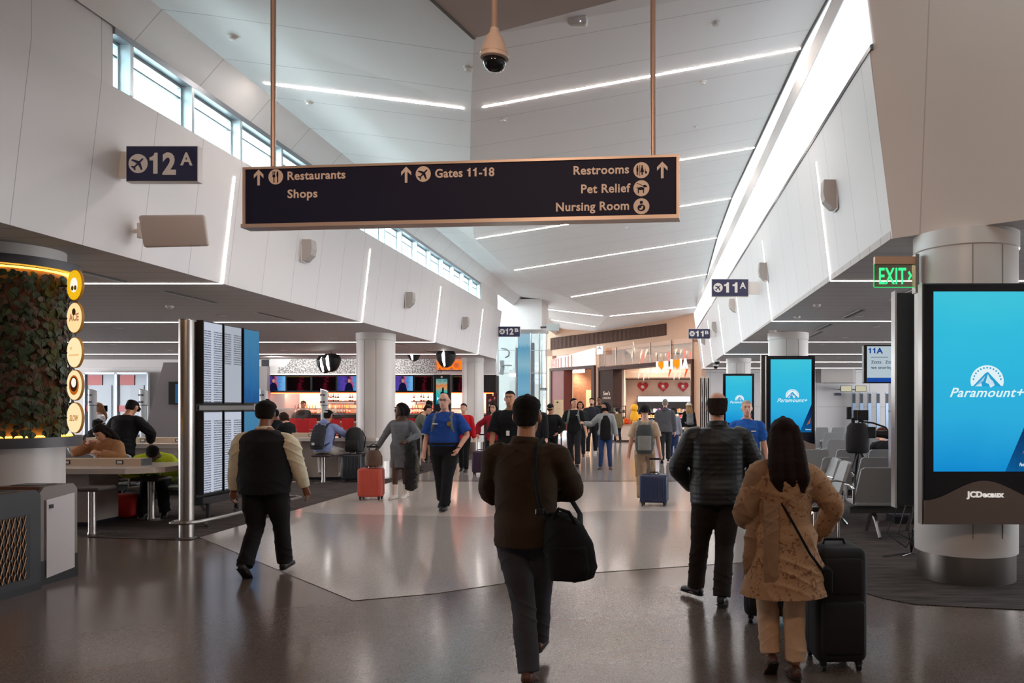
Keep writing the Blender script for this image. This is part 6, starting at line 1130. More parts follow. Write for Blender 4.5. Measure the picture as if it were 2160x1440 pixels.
# ================================================================ the people, nearest first
def quilt(name, c, sc=5.5, st=.28):
    m = M(name, c, .5); nt = m.node_tree; b = nt.nodes['Principled BSDF']; tc = nt.nodes.new('ShaderNodeTexCoord'); wv = nt.nodes.new('ShaderNodeTexWave'); wv.bands_direction = 'Z'; wv.inputs['Scale'].default_value = sc; wv.inputs['Distortion'].default_value = .6
    nt.links.new(tc.outputs['Object'], wv.inputs['Vector']); bp = nt.nodes.new('ShaderNodeBump'); bp.inputs['Strength'].default_value = st; bp.inputs['Distance'].default_value = .02; nt.links.new(wv.outputs['Fac'], bp.inputs['Height']); nt.links.new(bp.outputs[0], b.inputs['Normal']); return m
def floral(name, base, dark, mid):
    m = M(name, base, .85); nt = m.node_tree; b = nt.nodes['Principled BSDF']; tc = nt.nodes.new('ShaderNodeTexCoord'); n = nt.nodes.new('ShaderNodeTexNoise'); n.inputs['Scale'].default_value = 26; n.inputs['Detail'].default_value = 3; n.inputs['Distortion'].default_value = 1.4; nt.links.new(tc.outputs['Object'], n.inputs['Vector'])
    r = nt.nodes.new('ShaderNodeValToRGB'); e = r.color_ramp.elements; e[0].position = .36; e[0].color = (*lin(dark), 1); e[1].position = .44; e[1].color = (*lin(base), 1); q = e.new(.60); q.color = (*lin(base), 1); q = e.new(.66); q.color = (*lin(mid), 1); nt.links.new(n.outputs[0], r.inputs[0]); nt.links.new(r.outputs[0], b.inputs['Base Color']); return m
AT = lambda px, d: (px - CX) * d / F
# 1 brown jacket man
p = person('man in a brown jacket walking away in the middle of the hall', AT(1110, 4.45), 4.45, -2, 1.665, girth=1.06, sh=1.12, skin='tan', fl=(.035, -.1, .025, 18), fr=(.0, .40, 0, 0), hl=(-.07, .30, 1.10), hr=(.07, .30, 1.13), el=(-1, -.25, -.45), er=(1, -.25, -.35), hairc='#140e0b', hpitch=8, face=False,
           top=dict(c='#3a2c1f', hem=.84, off=.034, sl_off=.028, nm='jacket', collar=.035, amp=.010, fs=7), bot=dict(c='#45464d', loose=.016, nm='jeans'), shoes='#5a3226', headw=1.04)
t = worn(p, 'phone', 'dark phone held in front of the man in the brown jacket', 'phone'); q = p['T']((0, .36, 1.16)); MB().rbox(q.x - .036, q.x + .036, q.y - .005, q.y + .005, q.z - .07, q.z + .07, .006, 2).build('case', mBLACK, t)
t = worn(p, 'shoulder_bag', 'big black shoulder bag on the right hip of the man in the brown jacket', 'bag'); T, s = p['T'], p['s']; cl = p['cloth']('bag', '#121113'); m = MB(); rs = []
for z, a, b_, x in [(.665, .10, .07, .30), (.68, .14, .10, .30), (.74, .158, .12, .30), (.88, .150, .12, .285), (1.0, .115, .10, .255), (1.06, .07, .06, .23), (1.075, .03, .02, .22)]: rs.append((Vector((x * s, -.15 * s, z * s)), Vector((a * s, 0, 0)), Vector((0, b_ * s, 0))))
m.rings(rs, 24); p['mk']('bag', m, cl, 1.2, 3, .008, 10, t); m = MB(); m.rings([(q[0] + Vector((0, -.085 * s, 0)), q[1] * .78, q[2] * .4) for q in rs[1:4]], 18); p['mk']('front_pocket', m, cl, 1.2, 3, .004, 10, t)
MB().tube([Vector(q) * s for q in ((.19, -.15, .98), (.12, -.20, 1.12), (.085, -.185, 1.30), (.085, -.12, 1.455), (.10, -.01, 1.485), (.12, .12, 1.40), (.19, .19, 1.2), (.32, .10, 1.02), (.34, -.05, .98))], [(.010, .024)] * 9, 8).build('strap', cl, t, smooth=True)
MB().rbox(.10 * s, .15 * s, -.228 * s, -.2 * s, 1.06 * s, 1.1 * s, .006, 1).build('buckle', mBLACK, t); MB().tube([Vector(q) * s for q in ((.20, -.2, 1.03), (.24, -.24, 1.10), (.30, -.24, 1.08), (.34, -.2, 1.0))], .010, 8).build('grab_handle', cl, t, smooth=True)
# 2 man in the vest
p = person('heavy man in a black vest and cream shirt walking away on the left', AT(553, 7.15), 7.2, 4, 1.655, girth=1.34, sh=1.12, belly=.22, skin='brown', fl=(-.13, -.14, .06, 38), fr=(.10, .24, 0, -4), hl=(-.34, .06, .80), hr=(.37, .10, .83), el=(-1, -.7, 0), er=(1, -.7, 0), hair='curly', hairc='#0f0c0b', hpitch=14, face=False,
           top=dict(c='#cfc8b0', nm='shirt', hem=.88, off=.012, sl_off=.030, cuffr=.022, collar=.03, amp=.012), vest=dict(c='#17161a', nm='waistcoat', hem=.83, off=.030, sleeve=0, amp=.006), bot=dict(c='#1a181b', loose=.022), shoes='#101010')
# 3 puffer jacket man
p = person('balding man in a black puffer jacket walking away on the right', AT(1514, 6.15), 6.2, 0, 1.715, girth=1.22, sh=1.12, skin='pink', fl=(-.17, .22, 0, 0, 35), fr=(.03, -.08, .012, 10, -12), hl=(-.20, .16, .96), hr=(.20, .16, .96), el=(-1, -.5, 0), er=(1, -.5, 0), hair='bald', hairc='#2a211e', face=False,
           top=dict(c='#141417', nm='puffer_jacket', hem=.84, off=.040, sl_off=.032, collar=.05, mat=quilt('puffer_black', '#16161a', 8, .10), amp=.004), bot=dict(c='#2a2320', loose=.020), shoes='#111113')
# 4 woman in the tan tunic
ft = floral('tunic_floral', '#ad8866', '#80583e', '#99714d')
p = person('long haired woman in a tan floral tunic walking away on the right', AT(1656, 4.5), 4.52, 3, 1.53, girth=1.16, sh=1.02, fem=True, skin='tan', fl=(-.085, .04, .045, 42), fr=(.065, -.03, .01, 8), hl=(-.16, .24, 1.02), hr=(.30, .17, .96), el=(-.7, -.6, -.6), er=(1, -.5, -.2), hair='long', hairc='#20120e', hpitch=10, face=False,
           top=dict(c='#a67a55', nm='tunic', hem=.57, off=.030, flare=.42, sl_off=.036, cuffr=.03, mat=ft, amp=.010), bot=dict(c='#d0ae8f', loose=.018, end=.10), shoes='#4a2b20', headw=1.06)
T, s = p['T'], p['s']; sh_ = p['cloth']('shawl', '#95765c'); m = MB()
m.tube([T(q) * s for q in ((-.13, .16, 1.12), (-.125, .13, 1.32), (-.13, .0, 1.475), (-.135, -.15, 1.36), (-.14, -.185, 1.15), (-.145, -.20, .95), (-.145, -.205, .75))], [(.016 * s, .05 * s), (.016 * s, .055 * s), (.018 * s, .06 * s), (.018 * s, .058 * s), (.018 * s, .056 * s), (.018 * s, .056 * s), (.014 * s, .055 * s)], 14); 
a_ = p['arms'][0]; pp, rr_ = crom([a_[0] + Vector((.07, 0, .03)) * s, a_[0] + Vector((-.01, 0, .01)) * s, a_[0] + (a_[1] - a_[0]) * .5, a_[1], a_[1] + (a_[2] - a_[1]) * .6], [.072 * s, .082 * s, .092 * s, .095 * s, .085 * s]); m.tube(pp, rr_, 18)
m.tube([T(q) * s for q in ((-.20, .02, 1.30), (-.25, -.03, 1.1), (-.26, -.03, .9), (-.25, -.02, .74))], [.05 * s, (.05 * s, .07 * s), (.045 * s, .065 * s), (.025 * s, .05 * s)], 14); p['mk']('shawl', m, sh_, 1.1, 4, .008, 12)
t = worn(p, 'crossbody_bag', 'small dark strapped bag at the right hip of the woman in the tunic', 'bag'); MB().tube([T(q) * s for q in ((.25, .06, .90), (.12, .17, 1.12), (-.03, .15, 1.34), (-.10, .02, 1.50), (-.08, -.145, 1.42), (.03, -.195, 1.22), (.15, -.205, 1.0), (.28, -.13, .84))], .0085 * s, 8).build('strap', p['cloth']('bag', '#121113'), t, smooth=True)
q = T((.30, -.03, .76)) * s; MB().rbox(q.x - .035, q.x + .035, q.y - .09, q.y + .09, q.z - .08, q.z + .09, .025, 2).build('bag', p['cloth']('bag', '#121113'), t, smooth=True)
suitcase('big black soft suitcase beside the woman in the tan tunic', 1.115, 4.78, 4, .32, .38, .75, '#131215', False, .20, rough=.8); suitcase('smaller black suitcase in front of the tan tunic woman, left of her', .86, 5.72, -6, .40, .26, .52, '#17161a', False, .40, rough=.7)
# 5 uniformed man
p = person('uniformed man in a blue short sleeved shirt and glasses walking towards us', AT(938, 11.8), 11.8, 180, 1.80, girth=1.24, sh=1.12, belly=.2, skin='pink', fr=(.13, -.32, .03, 32), fl=(-.03, .12, 0, -6), hr=(.31, .06, .78), hl=(-.24, .12, .93), er=(1, -.6, 0), el=(-1, -.3, 0), hair='thin', hairc='#231a16',
           top=dict(c='#1f4590', nm='uniform_shirt', hem=.95, off=.020, sleeve=.44, sl_off=.022, collar=.02, amp=.007), bot=dict(c='#16171b', loose=.022), shoes='#0e0e10', extras=[('glasses',), ('belt',)], headw=1.04)
T, s, r = p['T'], p['s'], p['root']
m = MB(); q = T((-.105, .165, 1.30)); m.prism([(.03 * math.cos(k * .628) * (1 if k % 2 else .8), .04 * math.sin(k * .628) * (1 if k % 2 else .8)) for k in range(10)], lambda u, v, h: Vector((q.x + u, q.y + h, q.z + v)), -.01, .012); m.build('badge', M('badge_gold', '#c9a24a', .3, .8), r)
q2 = T((.10, .165, 1.30)); MB().rbox(q2.x - .04, q2.x + .04, q2.y - .008, q2.y + .01, q2.z - .008, q2.z + .01, .003, 1).build('name_tag', mSIGNW, r)
for sx in (-1, 1): q3 = T((sx * .262, .015, 1.335)); MB().ell(q3, .012, .032, .04, 12, 8).build('shoulder_patch', M('patch_pale', '#9aa8bc', .6), r, smooth=True)
MB().tube([(p['arms'][0][2] + Vector((.03 * math.cos(k * .7), .03 * math.sin(k * .7), .02))) for k in range(10)], .006, 6).build('wrist_watch', mBLACK, r)
backpack(p, 'grey backpack on the back of the uniformed man', '#55585c', '#6c7074', .30, .42, .15)
# 6 woman in the grey dress
p = person('woman in a grey knit dress and white boots, dark coat over her arm', AT(845, 13.25), 13.3, 172, 1.655, girth=1.24, fem=True, skin='dark', fr=(.07, .12, 0, 0), fl=(-.03, -.1, .01, 12), hr=(.46, .10, .88), hl=(-.22, .24, 1.06), er=(.8, -.6, -.3), el=(-1, -.5, -.2), hyaw=-62, hair='bob', hairc='#0e0b0b',
           top=dict(c='#6a6c70', nm='dress', hem=.56, off=.012, flare=-.02, neck=1.42, sl_off=.014, amp=.004), shoes='#d9d0c8', shoe_h=.17)
for sx in (-1, 1): MB().lathe([(.018, -.003), (.021, 0), (.018, .003)], p['H']((sx * .085, -.005, -.06)), 14).build('earring', M('earring_silver', '#c8c8c8', .2, 1), p['root'])
t = worn(p, 'fur_coat', 'black fur trimmed coat hanging over the arm of the grey dress woman', 'coat'); T, s = p['T'], p['s']; m = MB(); m.rings([(T((-.27 + dx, .14, z)) * s, Vector((a, 0, 0)), Vector((0, b_, 0))) for z, a, b_, dx in [(.16, .05, .04, .02), (.2, .10, .07, .02), (.45, .13, .09, -.01), (.75, .12, .09, 0), (1.0, .11, .10, .01), (1.15, .10, .11, .03), (1.22, .05, .06, .03)]], 22); p['mk']('coat', m, M('coat_black', '#121214', .8, bump=.8, bscale=90), 1.0, 2, .02, 16, t)
m = MB(); m.tube([T(q) * s for q in ((-.37, .16, .95), (-.40, .16, .7), (-.39, .15, .42), (-.33, .14, .2))], [.03, .045, .045, .03], 12); p['mk']('fur_trim', m, M('fur_grey', '#5a554e', .95, bump=1, bscale=140), 1.0, 1, .02, 30, t)
sx_ = AT(783, 13.05); suitcase('coral suitcase beside the woman in the grey dress', sx_, 13.05, 4, .41, .25, .55, '#c0503f', True, .36)
t = thing('handbag', 'brown leather handbag standing on the coral suitcase', 'bag', (sx_ + .06, 13.0, .585)); m = MB(); m.rings([(Vector((0, 0, z)), Vector((a, 0, 0)), Vector((0, b_, 0))) for z, a, b_ in [(0, .12, .07), (.01, .15, .09), (.16, .15, .085), (.25, .11, .05), (.27, .09, .03)]], 22); b = m.build('bag', M('leather_brown', '#5c4030', .5, var=.15, bump=.3), t, smooth=True); MB().tube([(-.08, 0, .25), (-.07, 0, .34), (0, 0, .38), (.07, 0, .34), (.08, 0, .25)], .010, 8).build('handle', M('leather_dark', '#2a1e18', .5), t, smooth=True)
# 7 backpacker
p = person('man in a tan t-shirt and black beanie pulling a navy suitcase', AT(1360, 12.75), 12.8, 0, 1.63, girth=1.02, skin='light', fl=(-.05, -.16, .03, 30), fr=(.10, .30, 0, -5), hl=(-.30, .08, .82), hr=(.30, -.10, .76), el=(-1, -.6, 0), er=(1, -.6, 0), hair=None, face=False,
           top=dict(c='#bfa78e', nm='t_shirt', hem=.86, off=.020, sleeve=.40, sl_off=.022), bot=dict(c='#a08a72', loose=.032, nm='cargo_trousers', cuff=.055), shoes='#c9c2bb', extras=[('beanie', '#221d1d'), ('headphones',)])
for sx in (-1, 1): hp, k_, an = p['legs'][0 if sx < 0 else 1]; q = hp + (k_ - hp) * .85; MB().rbox(q.x + sx * .075 - .015, q.x + sx * .075 + .02, q.y - .06, q.y + .06, q.z - .09, q.z + .08, .015, 2).build('cargo_pocket', p['cloth']('trousers', '#a08a72'), p['root'], smooth=True)
backpack(p, 'grey and white hiking backpack on the man with the beanie', '#4c4f4f', '#8a8884', .31, .52, .20, 1.14)
suitcase('navy suitcase pulled by the man with the grey backpack', AT(1380, 12.3), 12.3, -8, .45, .27, .51, '#1c2c50', True, .24)
# 8 man on the stool
p = person('man in a pale blue hoodie sitting on a stool with his back to us', AT(682, 15.95), 15.95, -6, 1.74, girth=1.12, sh=1.05, skin='tan', pel=(0, 0, -.205), lean=14, fl=(-.16, .20, .17, 20), fr=(.26, .30, .12, 0, -35), kl=(-.5, 1, .3), kr=(.9, 1, .2), hl=(-.16, .50, 1.0), hr=(.20, .50, 1.0), el=(-1, -.2, -.6), er=(1, -.2, -.6), hairc='#15100e', hpitch=8, face=False,
           top=dict(c='#8b98c6', nm='hoodie', hem=.86, off=.026, sl_off=.024, hood=True, amp=.008), bot=dict(c='#b5b0ac', loose=.016), shoes='#d8d4d0', extras=[('cap', '#141418', 'fwd')])
MB().rbox(-.04, .04, -.004, .004, -.014, .014, .003, 1).build('cap_label', mSIGNW, p['root']).location = p['H']((0, -.122, .055))
backpack(p, 'charcoal backpack worn by the man on the stool', '#34343a', '#2e2e34', .31, .46, .16, 1.15, marks=('#c9c6c2', (.0, -.40, 1.02)))
suitcase('dark grey hard suitcase standing left of the big white column', AT(745, 16.1), 16.1, 0, .42, .26, .60, '#2a2d33', True, .0)
t = thing('backpack', 'black backpack standing on the dark grey suitcase', 'backpack', (AT(746, 16.05), 16.1, .635)); m = MB(); m.rings([(Vector((0, 0, z)), Vector((a, 0, 0)), Vector((0, b_, 0))) for z, a, b_ in [(0, .16, .1), (.02, .19, .13), (.2, .20, .13), (.4, .18, .11), (.5, .12, .07), (.53, .05, .03)]], 24); m.build('bag', M('bag_black', '#101012', .6, bump=.4), t, smooth=True); MB().rbox(-.14, .14, -.17, -.1, .04, .26, .03, 2).build('front_pocket', M('bag_black', '#101012', .6), t, smooth=True)
for sx in (-1, 1): MB().tube([(sx * .12, .1, .45), (sx * .17, .16, .3), (sx * .16, .13, .08)], (.012), 8).build('strap', M('bag_black', '#101012', .6), t, smooth=True)
# 9 man in the blue polo
p = person('white haired man in a blue polo shirt and lanyard facing us', AT(1575, 11.0), 11.0, 178, 1.685, girth=1.15, sh=1.08, skin='pink', hair='buzz', hairc='#a7a29c', hl=(-.32, .08, .80), hr=(.32, .08, .80), top=dict(c='#235aad', nm='polo_shirt', hem=.90, off=.020, sleeve=.42, collar=.02), bot=dict(c='#23252e', loose=.018), extras=[('lanyard',)])
q = p['T']((-.09, .15, 1.30)); MB().rbox(q.x - .035, q.x + .035, q.y - .006, q.y + .008, q.z - .008, q.z + .01, .003, 1).build('shirt_emblem', mSIGNW, p['root'])
# 10 others coming towards us
p = person('youth in a bright red jacket behind the uniformed man', AT(978, 18.6), 18.6, 180, 1.66, skin='light', hair='short', hairc='#2b1a18', top=dict(c='#c0141e', nm='jacket', hem=.82, off=.032, sl_off=.03), bot=dict(c='#141416'), hl=(-.3, .05, .82), fr=(.1, -.2, .02, 20), fl=(-.1, .15, 0, 0))
p = person('woman in a dark red jacket holding a purple suitcase handle', AT(1041, 17.6), 17.6, 174, 1.665, fem=True, skin='light', hair='bob', hairc='#120e0e', hr=(.36, .08, 1.0), er=(1, -.4, -.2), top=dict(c='#98182a', nm='jacket', hem=.84, off=.028, sl_off=.026), bot=dict(c='#151517'), extras=[('glasses',)])
suitcase('dark purple suitcase beside the woman in the dark red jacket', AT(1013, 17.75), 17.75, 0, .36, .24, .56, '#3f2a44', True, .38)
p = person('tall man in a black polo half hidden behind the brown jacket man', AT(1076, 12.2), 12.2, 178, 1.845, girth=1.12, sh=1.12, skin='tan', hair='buzz', hairc='#0f0c0b', hr=(.26, .16, .86), er=(1, -.5, 0), top=dict(c='#121315', nm='polo_shirt', hem=.86, off=.026, sleeve=.48, sl_off=.026), bot=dict(c='#131316', loose=.02), extras=[('lanyard',)])
p = person('man in a dark hoodie and black face mask right of the brown jacket man', AT(1131, 17.1), 17.1, 176, 1.76, girth=1.1, skin='light', hair='short', hairc='#14100e', hl=(-.26, .14, .86), hr=(.05, .26, 1.50), er=(1, -.1, -.8), hyaw=-8, top=dict(c='#18181c', nm='hoodie', hem=.84, off=.028, sl_off=.026, hood=True), bot=dict(c='#141416'), extras=[('mask', '#151518')])
p = person('man in a black cap and jacket looking down', AT(1162, 19.2), 19.2, 178, 1.66, girth=1.1, skin='tan', hair='short', hairc='#14100e', hpitch=34, hl=(-.20, .13, .98), el=(-1, -.5, .1), top=dict(c='#101013', nm='jacket', hem=.82, off=.034, sl_off=.034), bot=dict(c='#121214'), extras=[('cap', '#121215', 'fwd')], fr=(.1, .2, 0, 0), fl=(-.1, -.2, .03, 20))
p = person('man in a black t-shirt with backpack straps looking aside', AT(1211, 20.0), 20.0, 178, 1.80, girth=1.04, sh=1.06, skin='light', hair='short', hairc='#14100d', hyaw=40, fl=(-.12, .22, 0, -12), fr=(.10, -.22, .05, 30), hl=(-.34, .1, .82), hr=(.33, .1, .80), top=dict(c='#141417', nm='t_shirt', hem=.84, off=.024, sleeve=.42, sl_off=.026), bot=dict(c='#26272c', loose=.02), shoes='#2a1f1c')
backpack(p, 'grey strapped backpack on the man in the black t-shirt', '#3c423f', '#6a756f', .28, .42, .14)
q = p['T']((-.10, .15, 1.33)); MB().rbox(q.x - .035, q.x + .035, q.y - .006, q.y + .006, q.z - .006, q.z + .008, .002, 1).build('shirt_print', mSIGNW, p['root'])
p = person('tall bearded man in a dark zip jacket behind the black t-shirt man', AT(1248, 25.4), 25.4, 180, 1.86, sh=1.1, skin='light', hair='short', hairc='#15100e', fr=(.1, .2, 0, 0), fl=(-.1, -.2, .03, 20), hr=(.24, .2, 1.1), top=dict(c='#26282f', nm='jacket', hem=.84, off=.028, sl_off=.026, collar=.03), bot=dict(c='#17171a'), shoes='#c9c5c0')
m = MB(); p['mk']('beard', m.ell(p['H']((0, .055, -.088)), .052, .05, .04, 14, 8), M('hair_#15100e'), .8, 1); MB().tube([p['H']((-.02, .11, -.05)), p['H']((.02, .11, -.05))], .006, 6).build('moustache', M('hair_#15100e'), p['root'])
p = person('man with glasses in a dark coat close behind the tall bearded man', AT(1264, 27.8), 27.8, 180, 1.92, skin='brown', hair='buzz', hairc='#0d0b0b', top=dict(c='#17171c', nm='coat', hem=.70, off=.034, sl_off=.03), bot=dict(c='#131316'), extras=[('glasses',)])
p = person('person with dark hair and glasses behind the black t-shirt man', AT(1224, 24.2), 24.2, 184, 1.74, fem=True, skin='tan', hair='bob', hairc='#100c0c', top=dict(c='#1c2420', nm='jacket', hem=.84, off=.028, sl_off=.026), bot=dict(c='#141416'), extras=[('glasses',)])
p = person('woman in a grey puffer jacket, black mask and jeans, arm outstretched', AT(1277, 19.35), 19.35, 180, 1.69, fem=True, girth=1.08, skin='light', hair='bob', hairc='#1a1110', hyaw=-52, hr=(.56, .16, 1.21), er=(.3, -.5, -1), hl=(-.30, .12, .88), el=(-1, -.5, 0), fl=(-.13, .02, 0, 0, 8), fr=(.13, .02, 0, 0, -8), top=dict(c='#8f9294', nm='puffer_jacket', hem=.88, off=.032, sl_off=.028, mat=quilt('puffer_grey', '#8f9294', 9, .15), amp=.006), bot=dict(c='#2f4470', loose=.006, nm='jeans'), shoes='#43302b', shoe_h=.12, extras=[('mask', '#151518')])
T, s = p['T'], p['s']; m = MB(); m.rings([(T((-.01, .13 - .035 * max(0, z - 1.28) / .14, z)) * s, Vector((a, 0, 0)), Vector((0, .062, 0))) for z, a in [(.80, .11), (.82, .14), (1.0, .14), (1.2, .135), (1.34, .12), (1.42, .09), (1.47, .055)]], 20); p['mk']('dark_top', m, p['cloth']('top', '#17171a'), 1.0, 3, .004, 12)
p = person('person in an olive coat walking off behind the woman in the grey puffer', AT(1303, 33.0), 33.0, 20, 1.52, girth=1.1, skin='light', hair='short', hairc='#241a14', lean=14, face=False, top=dict(c='#6a5a40', nm='coat', hem=.72, off=.034, sl_off=.03), bot=dict(c='#16161a'), fl=(-.08, .2, 0, 0), fr=(.08, -.2, .04, 25))
p = person('grey haired man in a dark grey hoodie walking away towards the gift shop', AT(1403, 21.4), 21.4, 0, 1.795, girth=1.1, sh=1.1, skin='pink', hair='buzz', hairc='#7f7a76', face=False, top=dict(c='#505156', nm='hoodie', hem=.84, off=.030, sl_off=.028, hood=True), bot=dict(c='#2a2a2e', loose=.018), fl=(-.09, -.15, .03, 25), fr=(.09, .25, 0, 0), shoes='#17171a')
p = person('person in jeans and white trainers just right of the grey hoodie man', AT(1421, 22.8), 22.8, 0, 1.56, fem=True, skin='light', hair='bob', hairc='#2a1c16', face=False, top=dict(c='#8a8e9c', nm='blouse', hem=.82, off=.024, sl_off=.02), bot=dict(c='#2c3e66', nm='jeans'), shoes='#d8d4d0', fl=(-.08, .15, 0, 0), fr=(.08, -.15, .04, 28))
p = person('woman in a white hat and shorts with a grey backpack by the gift shop', AT(1453, 27.5), 27.5, 8, 1.70, fem=True, skin='light', hair='long', hairc='#a8845c', face=False, top=dict(c='#15151a', nm='jacket', hem=.86, off=.028, sl_off=.026), bot=dict(c='#c2b2a2', end=.52, nm='shorts', cuff=.075, loose=.02), shoes='#c9c2ba', extras=[('hat', '#dcd6cc')])
backpack(p, 'pale grey backpack on the woman in the white hat', '#777c80', '#85898c', .27, .42, .15)
# 11 bar side
p = person('bartender in a black cap behind the left part of the bar', AT(640, 26.2), 26.2, 182, 1.76, skin='tan', hair='short', hairc='#100d0c', top=dict(c='#131316', nm='shirt', hem=.86, off=.02, sl_off=.02), bot=dict(c='#131316'), extras=[('cap', '#131318', 'fwd')], hl=(-.2, .25, 1.0), hr=(.2, .25, 1.0))
stool(AT(612, 18.1), 18.1, 'stool under the dark haired woman at the bar tables', .62); stool(AT(584, 18.9), 18.9, 'stool under the person in the dark coat behind the vest man', .62)
p = person('woman in black with brown hair sitting left of the blue hoodie man', AT(612, 18.1), 18.1, 62, 1.68, fem=True, skin='light', hair='bob', hairc='#33201a', pel=(0, 0, -.19), lean=18, hpitch=20, fl=(-.1, .38, .25, 0), fr=(.1, .38, .25, 0), hl=(-.12, .42, 1.0), hr=(.12, .42, 1.0), top=dict(c='#131316', nm='jumper', hem=.88, off=.024, sl_off=.022), bot=dict(c='#17171b'))
p = person('person in a dark coat sitting half behind the head of the man in the vest', AT(584, 18.9), 18.9, 40, 1.72, skin='brown', hair='short', hairc='#0e0b0b', face=False, pel=(0, 0, -.19), lean=12, fl=(-.1, .38, .25, 0), fr=(.1, .38, .25, 0), hl=(-.12, .42, 1.0), hr=(.12, .42, 1.0), top=dict(c='#18191d', nm='coat', hem=.86, off=.036, sl_off=.034), bot=dict(c='#17171b'))
p = person('man in an olive shirt and cap leaning on the table right of the white column', AT(876, 18.7), 18.72, -78, 1.70, skin='light', hair='short', hairc='#231a15', lean=22, hpitch=18, hl=(-.14, .46, 1.02), hr=(.14, .46, 1.02), el=(-1, -.2, -.6), er=(1, -.2, -.6), top=dict(c='#5f655a', nm='shirt', hem=.86, off=.024, sl_off=.022), bot=dict(c='#1a1b20'), extras=[('cap', '#3a3a32', 'fwd')])
p = person('person in black standing at the bar just left of the poster stand', AT(905, 21.4), 21.4, 30, 1.74, girth=1.15, skin='brown', hair='curly', hairc='#0d0b0b', face=False, top=dict(c='#121215', nm='jacket', hem=.84, off=.034, sl_off=.032), bot=dict(c='#131316'))
# 12 left seating
p = person('man in black leaning over the white table on the left, back to us', AT(256, 12.75), 12.75, -4, 1.74, girth=1.2, sh=1.1, skin='tan', hair='short', hairc='#100d0c', lean=16, hpitch=22, face=False, hl=(-.24, .34, 1.02), hr=(.26, .34, 1.02), el=(-1, -.3, -.3), er=(1, -.3, -.3), top=dict(c='#131216', nm='jacket', hem=.80, off=.036, sl_off=.036), bot=dict(c='#141316', loose=.02), extras=[('cap', '#171416', 'fwd')])
stool(-8.12, 11.36, 'stool under the woman in the tan coat', .54)
p = person('woman in a tan coat sitting at the near high table, head bent', -8.12, 11.36, 178, 1.66, fem=True, girth=1.1, skin='light', hair='long', hairc='#1c1310', pel=(0, 0, -.27), lean=20, hpitch=30, fl=(-.1, .30, .02, 0), fr=(.1, .30, .02, 0), hl=(-.10, .40, .98), hr=(.16, .36, 1.12), el=(-1, -.1, -.6), er=(1, -.1, -.6), top=dict(c='#b58560', nm='coat', hem=.84, off=.036, sl_off=.034, collar=.03), bot=dict(c='#2c3038'), shoes='#c9c4c0')
T, s = p['T'], p['s']; MB().tube([T(q) * s for q in ((-.07, .02, 1.47), (-.06, .14, 1.34), (-.05, .15, 1.15))], [(.012, .03)] * 3, 8).build('scarf', p['cloth']('scarf', '#1b1718'), p['root'], smooth=True); MB().tube([T(q) * s for q in ((.07, .02, 1.47), (.06, .14, 1.34), (.05, .15, 1.15))], [(.012, .03)] * 3, 8).build('scarf', p['cloth']('scarf', '#1b1718'), p['root'], smooth=True)
p = person('worker in a yellow hi-vis jacket slumped forward on a gate seat', -7.50, 11.38, 208, 1.72, girth=1.1, skin='dark', hair='short', hairc='#0e0b0a', pel=(0, -.02, -.41), lean=46, hpitch=44, fl=(-.14, .42, 0, 0), fr=(.14, .42, 0, 0), hl=(-.10, .52, .60), hr=(.14, .48, .62), el=(-1, 0, 0), er=(1, 0, 0), top=dict(c='#c6dc35', nm='hi_vis_jacket', hem=.88, off=.036, sl_off=.034), bot=dict(c='#151417', loose=.02))
o = MB().rbox(-.28, .28, -.15, .15, 0, .34, .08, 3).build('holdall', M('holdall_red', '#b01818', .7, bump=.3), smooth=True); o.location = (-7.75, 10.95, .006); tag(o, 'red holdall on the carpet under the near high table', 'bag')
o = MB().rbox(-.2, .2, -.14, .14, 0, .3, .08, 3).build('holdall', M('holdall_black', '#141416', .7, bump=.3), smooth=True); o.location = (-8.1, 11.9, .006); tag(o, 'black bag on the carpet behind the woman in the tan coat', 'bag')
p = person('man in a dark cap and hoodie on the gate seats before the glass doors', -11.28, 15.2, 190, 1.74, skin='tan', hair='short', hairc='#120e0d', pel=(0, -.02, -.40), lean=10, fl=(-.12, .42, 0, 0), fr=(.12, .42, 0, 0), hl=(-.12, .40, .72), hr=(.12, .40, .72), top=dict(c='#1c1b20', nm='hoodie', hem=.86, off=.032, sl_off=.03, hood=True), bot=dict(c='#1c1d22'), extras=[('cap', '#17161a', 'fwd')]); p['root'].rotation_euler[2] = R(0)
p = person('girl in a white top with light brown hair before the glass doors', AT(208, 19.2), 19.2, 150, 1.68, fem=True, skin='light', hair='long', hairc='#8a6248', top=dict(c='#d9d5d6', nm='jumper', hem=.84, off=.026, sl_off=.024), bot=dict(c='#5a5f70'))
# 13 right seating: camera on its tripod and the person beside it
t = thing('video_camera', 'large black video camera on a covered tripod among the gate seats', 'video camera', (3.22, 12.15, 0)); blk = M('camera_black', '#0e0e10', .5)
m = MB(); m.rings([(Vector((0, 0, z)), Vector((a, 0, 0)), Vector((0, b_, 0))) for z, a, b_ in [(.86, .15, .12), (.9, .19, .15), (1.1, .19, .15), (1.28, .17, .13), (1.34, .12, .1)]], 20); m.build('rain_cover', M('cover_black', '#121214', .8, bump=.5), t, smooth=True)
MB().rbox(-.1, .28, -.08, .08, 1.10, 1.28, .02, 2).build('body', blk, t); MB().tube([(.28, 0, 1.17), (.42, 0, 1.16), (.5, 0, 1.15), (.56, 0, 1.15)], [.055, .06, .075, .075], 18).build('lens', blk, t, smooth=True); MB().tube([(.0, 0, 1.3), (.02, 0, 1.37), (.25, 0, 1.34), (.45, 0, 1.27), (.5, 0, 1.2)], .014, 8).build('carry_handle', blk, t, smooth=True)
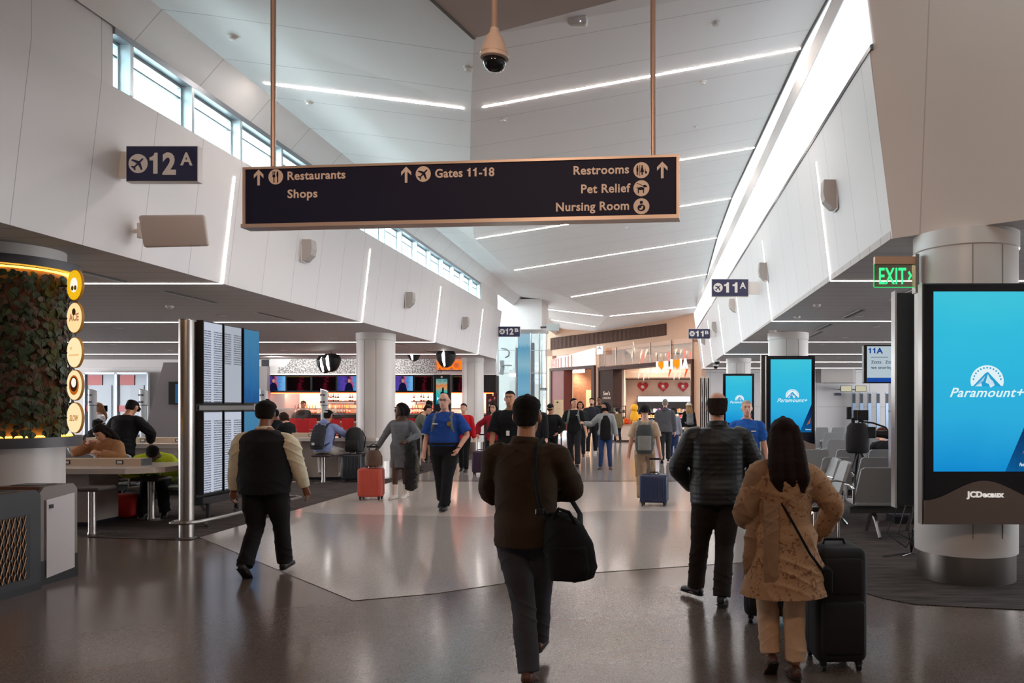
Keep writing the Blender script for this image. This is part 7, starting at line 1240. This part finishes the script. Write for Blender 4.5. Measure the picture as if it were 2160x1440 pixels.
MB().rbox(.0, .17, -.03, .03, 1.38, 1.55, .01, 2).build('field_monitor', blk, t); MB().box(.06, .09, -.02, .02, 1.3, 1.4).build('monitor_arm', blk, t); MB().rbox(-.18, -.1, -.04, .04, 1.40, 1.6, .015, 2).build('wireless_receiver', blk, t); MB().rbox(-.07, .0, -.04, .04, 1.38, 1.55, .015, 2).build('battery_pack', blk, t); MB().box(-.1, -.05, -.02, .02, 1.3, 1.42).build('receiver_arm', blk, t)
for a in (90, 210, 330): MB().tube([(.02, 0, .95), (.02 + .42 * math.cos(R(a)), .42 * math.sin(R(a)), .012)], [.025, .015], 8).build('tripod_leg', blk, t)
p = person('person with reddish brown hair in profile beside the video camera', 4.02, 13.3, 0, 1.66, skin='pink', hair='short', hairc='#4a2a1c', pel=(0, -.02, -.40), lean=24, hyaw=72, fl=(-.12, .42, 0, 0), fr=(.12, .42, 0, 0), hl=(-.12, .40, .72), hr=(.12, .40, .72), top=dict(c='#17151a', nm='jacket', hem=.86, off=.032, sl_off=.03), bot=dict(c='#1c1d22'))
# ================================================================ turn the grown shells into their final meshes
def finish():
    for o, v, sm, amp, sc in REM:
        r = o.modifiers.new('join', 'REMESH'); r.mode = 'VOXEL'; r.voxel_size = v; r.use_smooth_shade = True
        if sm: q = o.modifiers.new('soft', 'SMOOTH'); q.factor = .5; q.iterations = sm
    dg = bpy.context.evaluated_depsgraph_get()
    new = [bpy.data.meshes.new_from_object(o.evaluated_get(dg)) for o, *_ in REM]
    for (o, v, sm, amp, sc), me in zip(REM, new):
        o.modifiers.clear(); old = o.data; mat = old.materials[0] if old.materials else None; o.data = me; me.name = o.name
        if mat and not me.materials: me.materials.append(mat)
        if old.users == 0: bpy.data.meshes.remove(old)
        n = len(me.vertices)
        if not n: print('EMPTY', o.name); continue
        me.polygons.foreach_set('use_smooth', [True] * len(me.polygons))
        if amp:
            co = np.empty(n * 3); no = np.empty(n * 3); me.vertices.foreach_get('co', co); me.vertices.foreach_get('normal', no); co = co.reshape(-1, 3); no = no.reshape(-1, 3)
            off = sum(map(ord, o.name)) % 97; ph = np.array([1.3, 2.1, .7]) * off
            a1 = np.sin(co @ np.array((2.1, 1.3, 3.1)) * sc * .45 + ph[0]); a2 = np.sin(co @ np.array((-1.7, 2.2, 1.6)) * sc * .6 + ph[1])
            fold = 1 - np.abs(np.sin(co @ np.array((.5, .7, 2.4)) * sc * .8 + 2.2 * a1 + ph[2])); fold2 = 1 - np.abs(np.sin(co @ np.array((-.8, .4, 2.0)) * sc * 1.1 + 2.0 * a2 + ph[0]))
            dsp = (fold ** 3 * (.55 + .45 * a2) + fold2 ** 3 * (.55 + .45 * a1) * .8 + .35 * a1 * a2 - .45) * amp
            co += no * dsp[:, None]; me.vertices.foreach_set('co', co.ravel()); me.update()
finish()
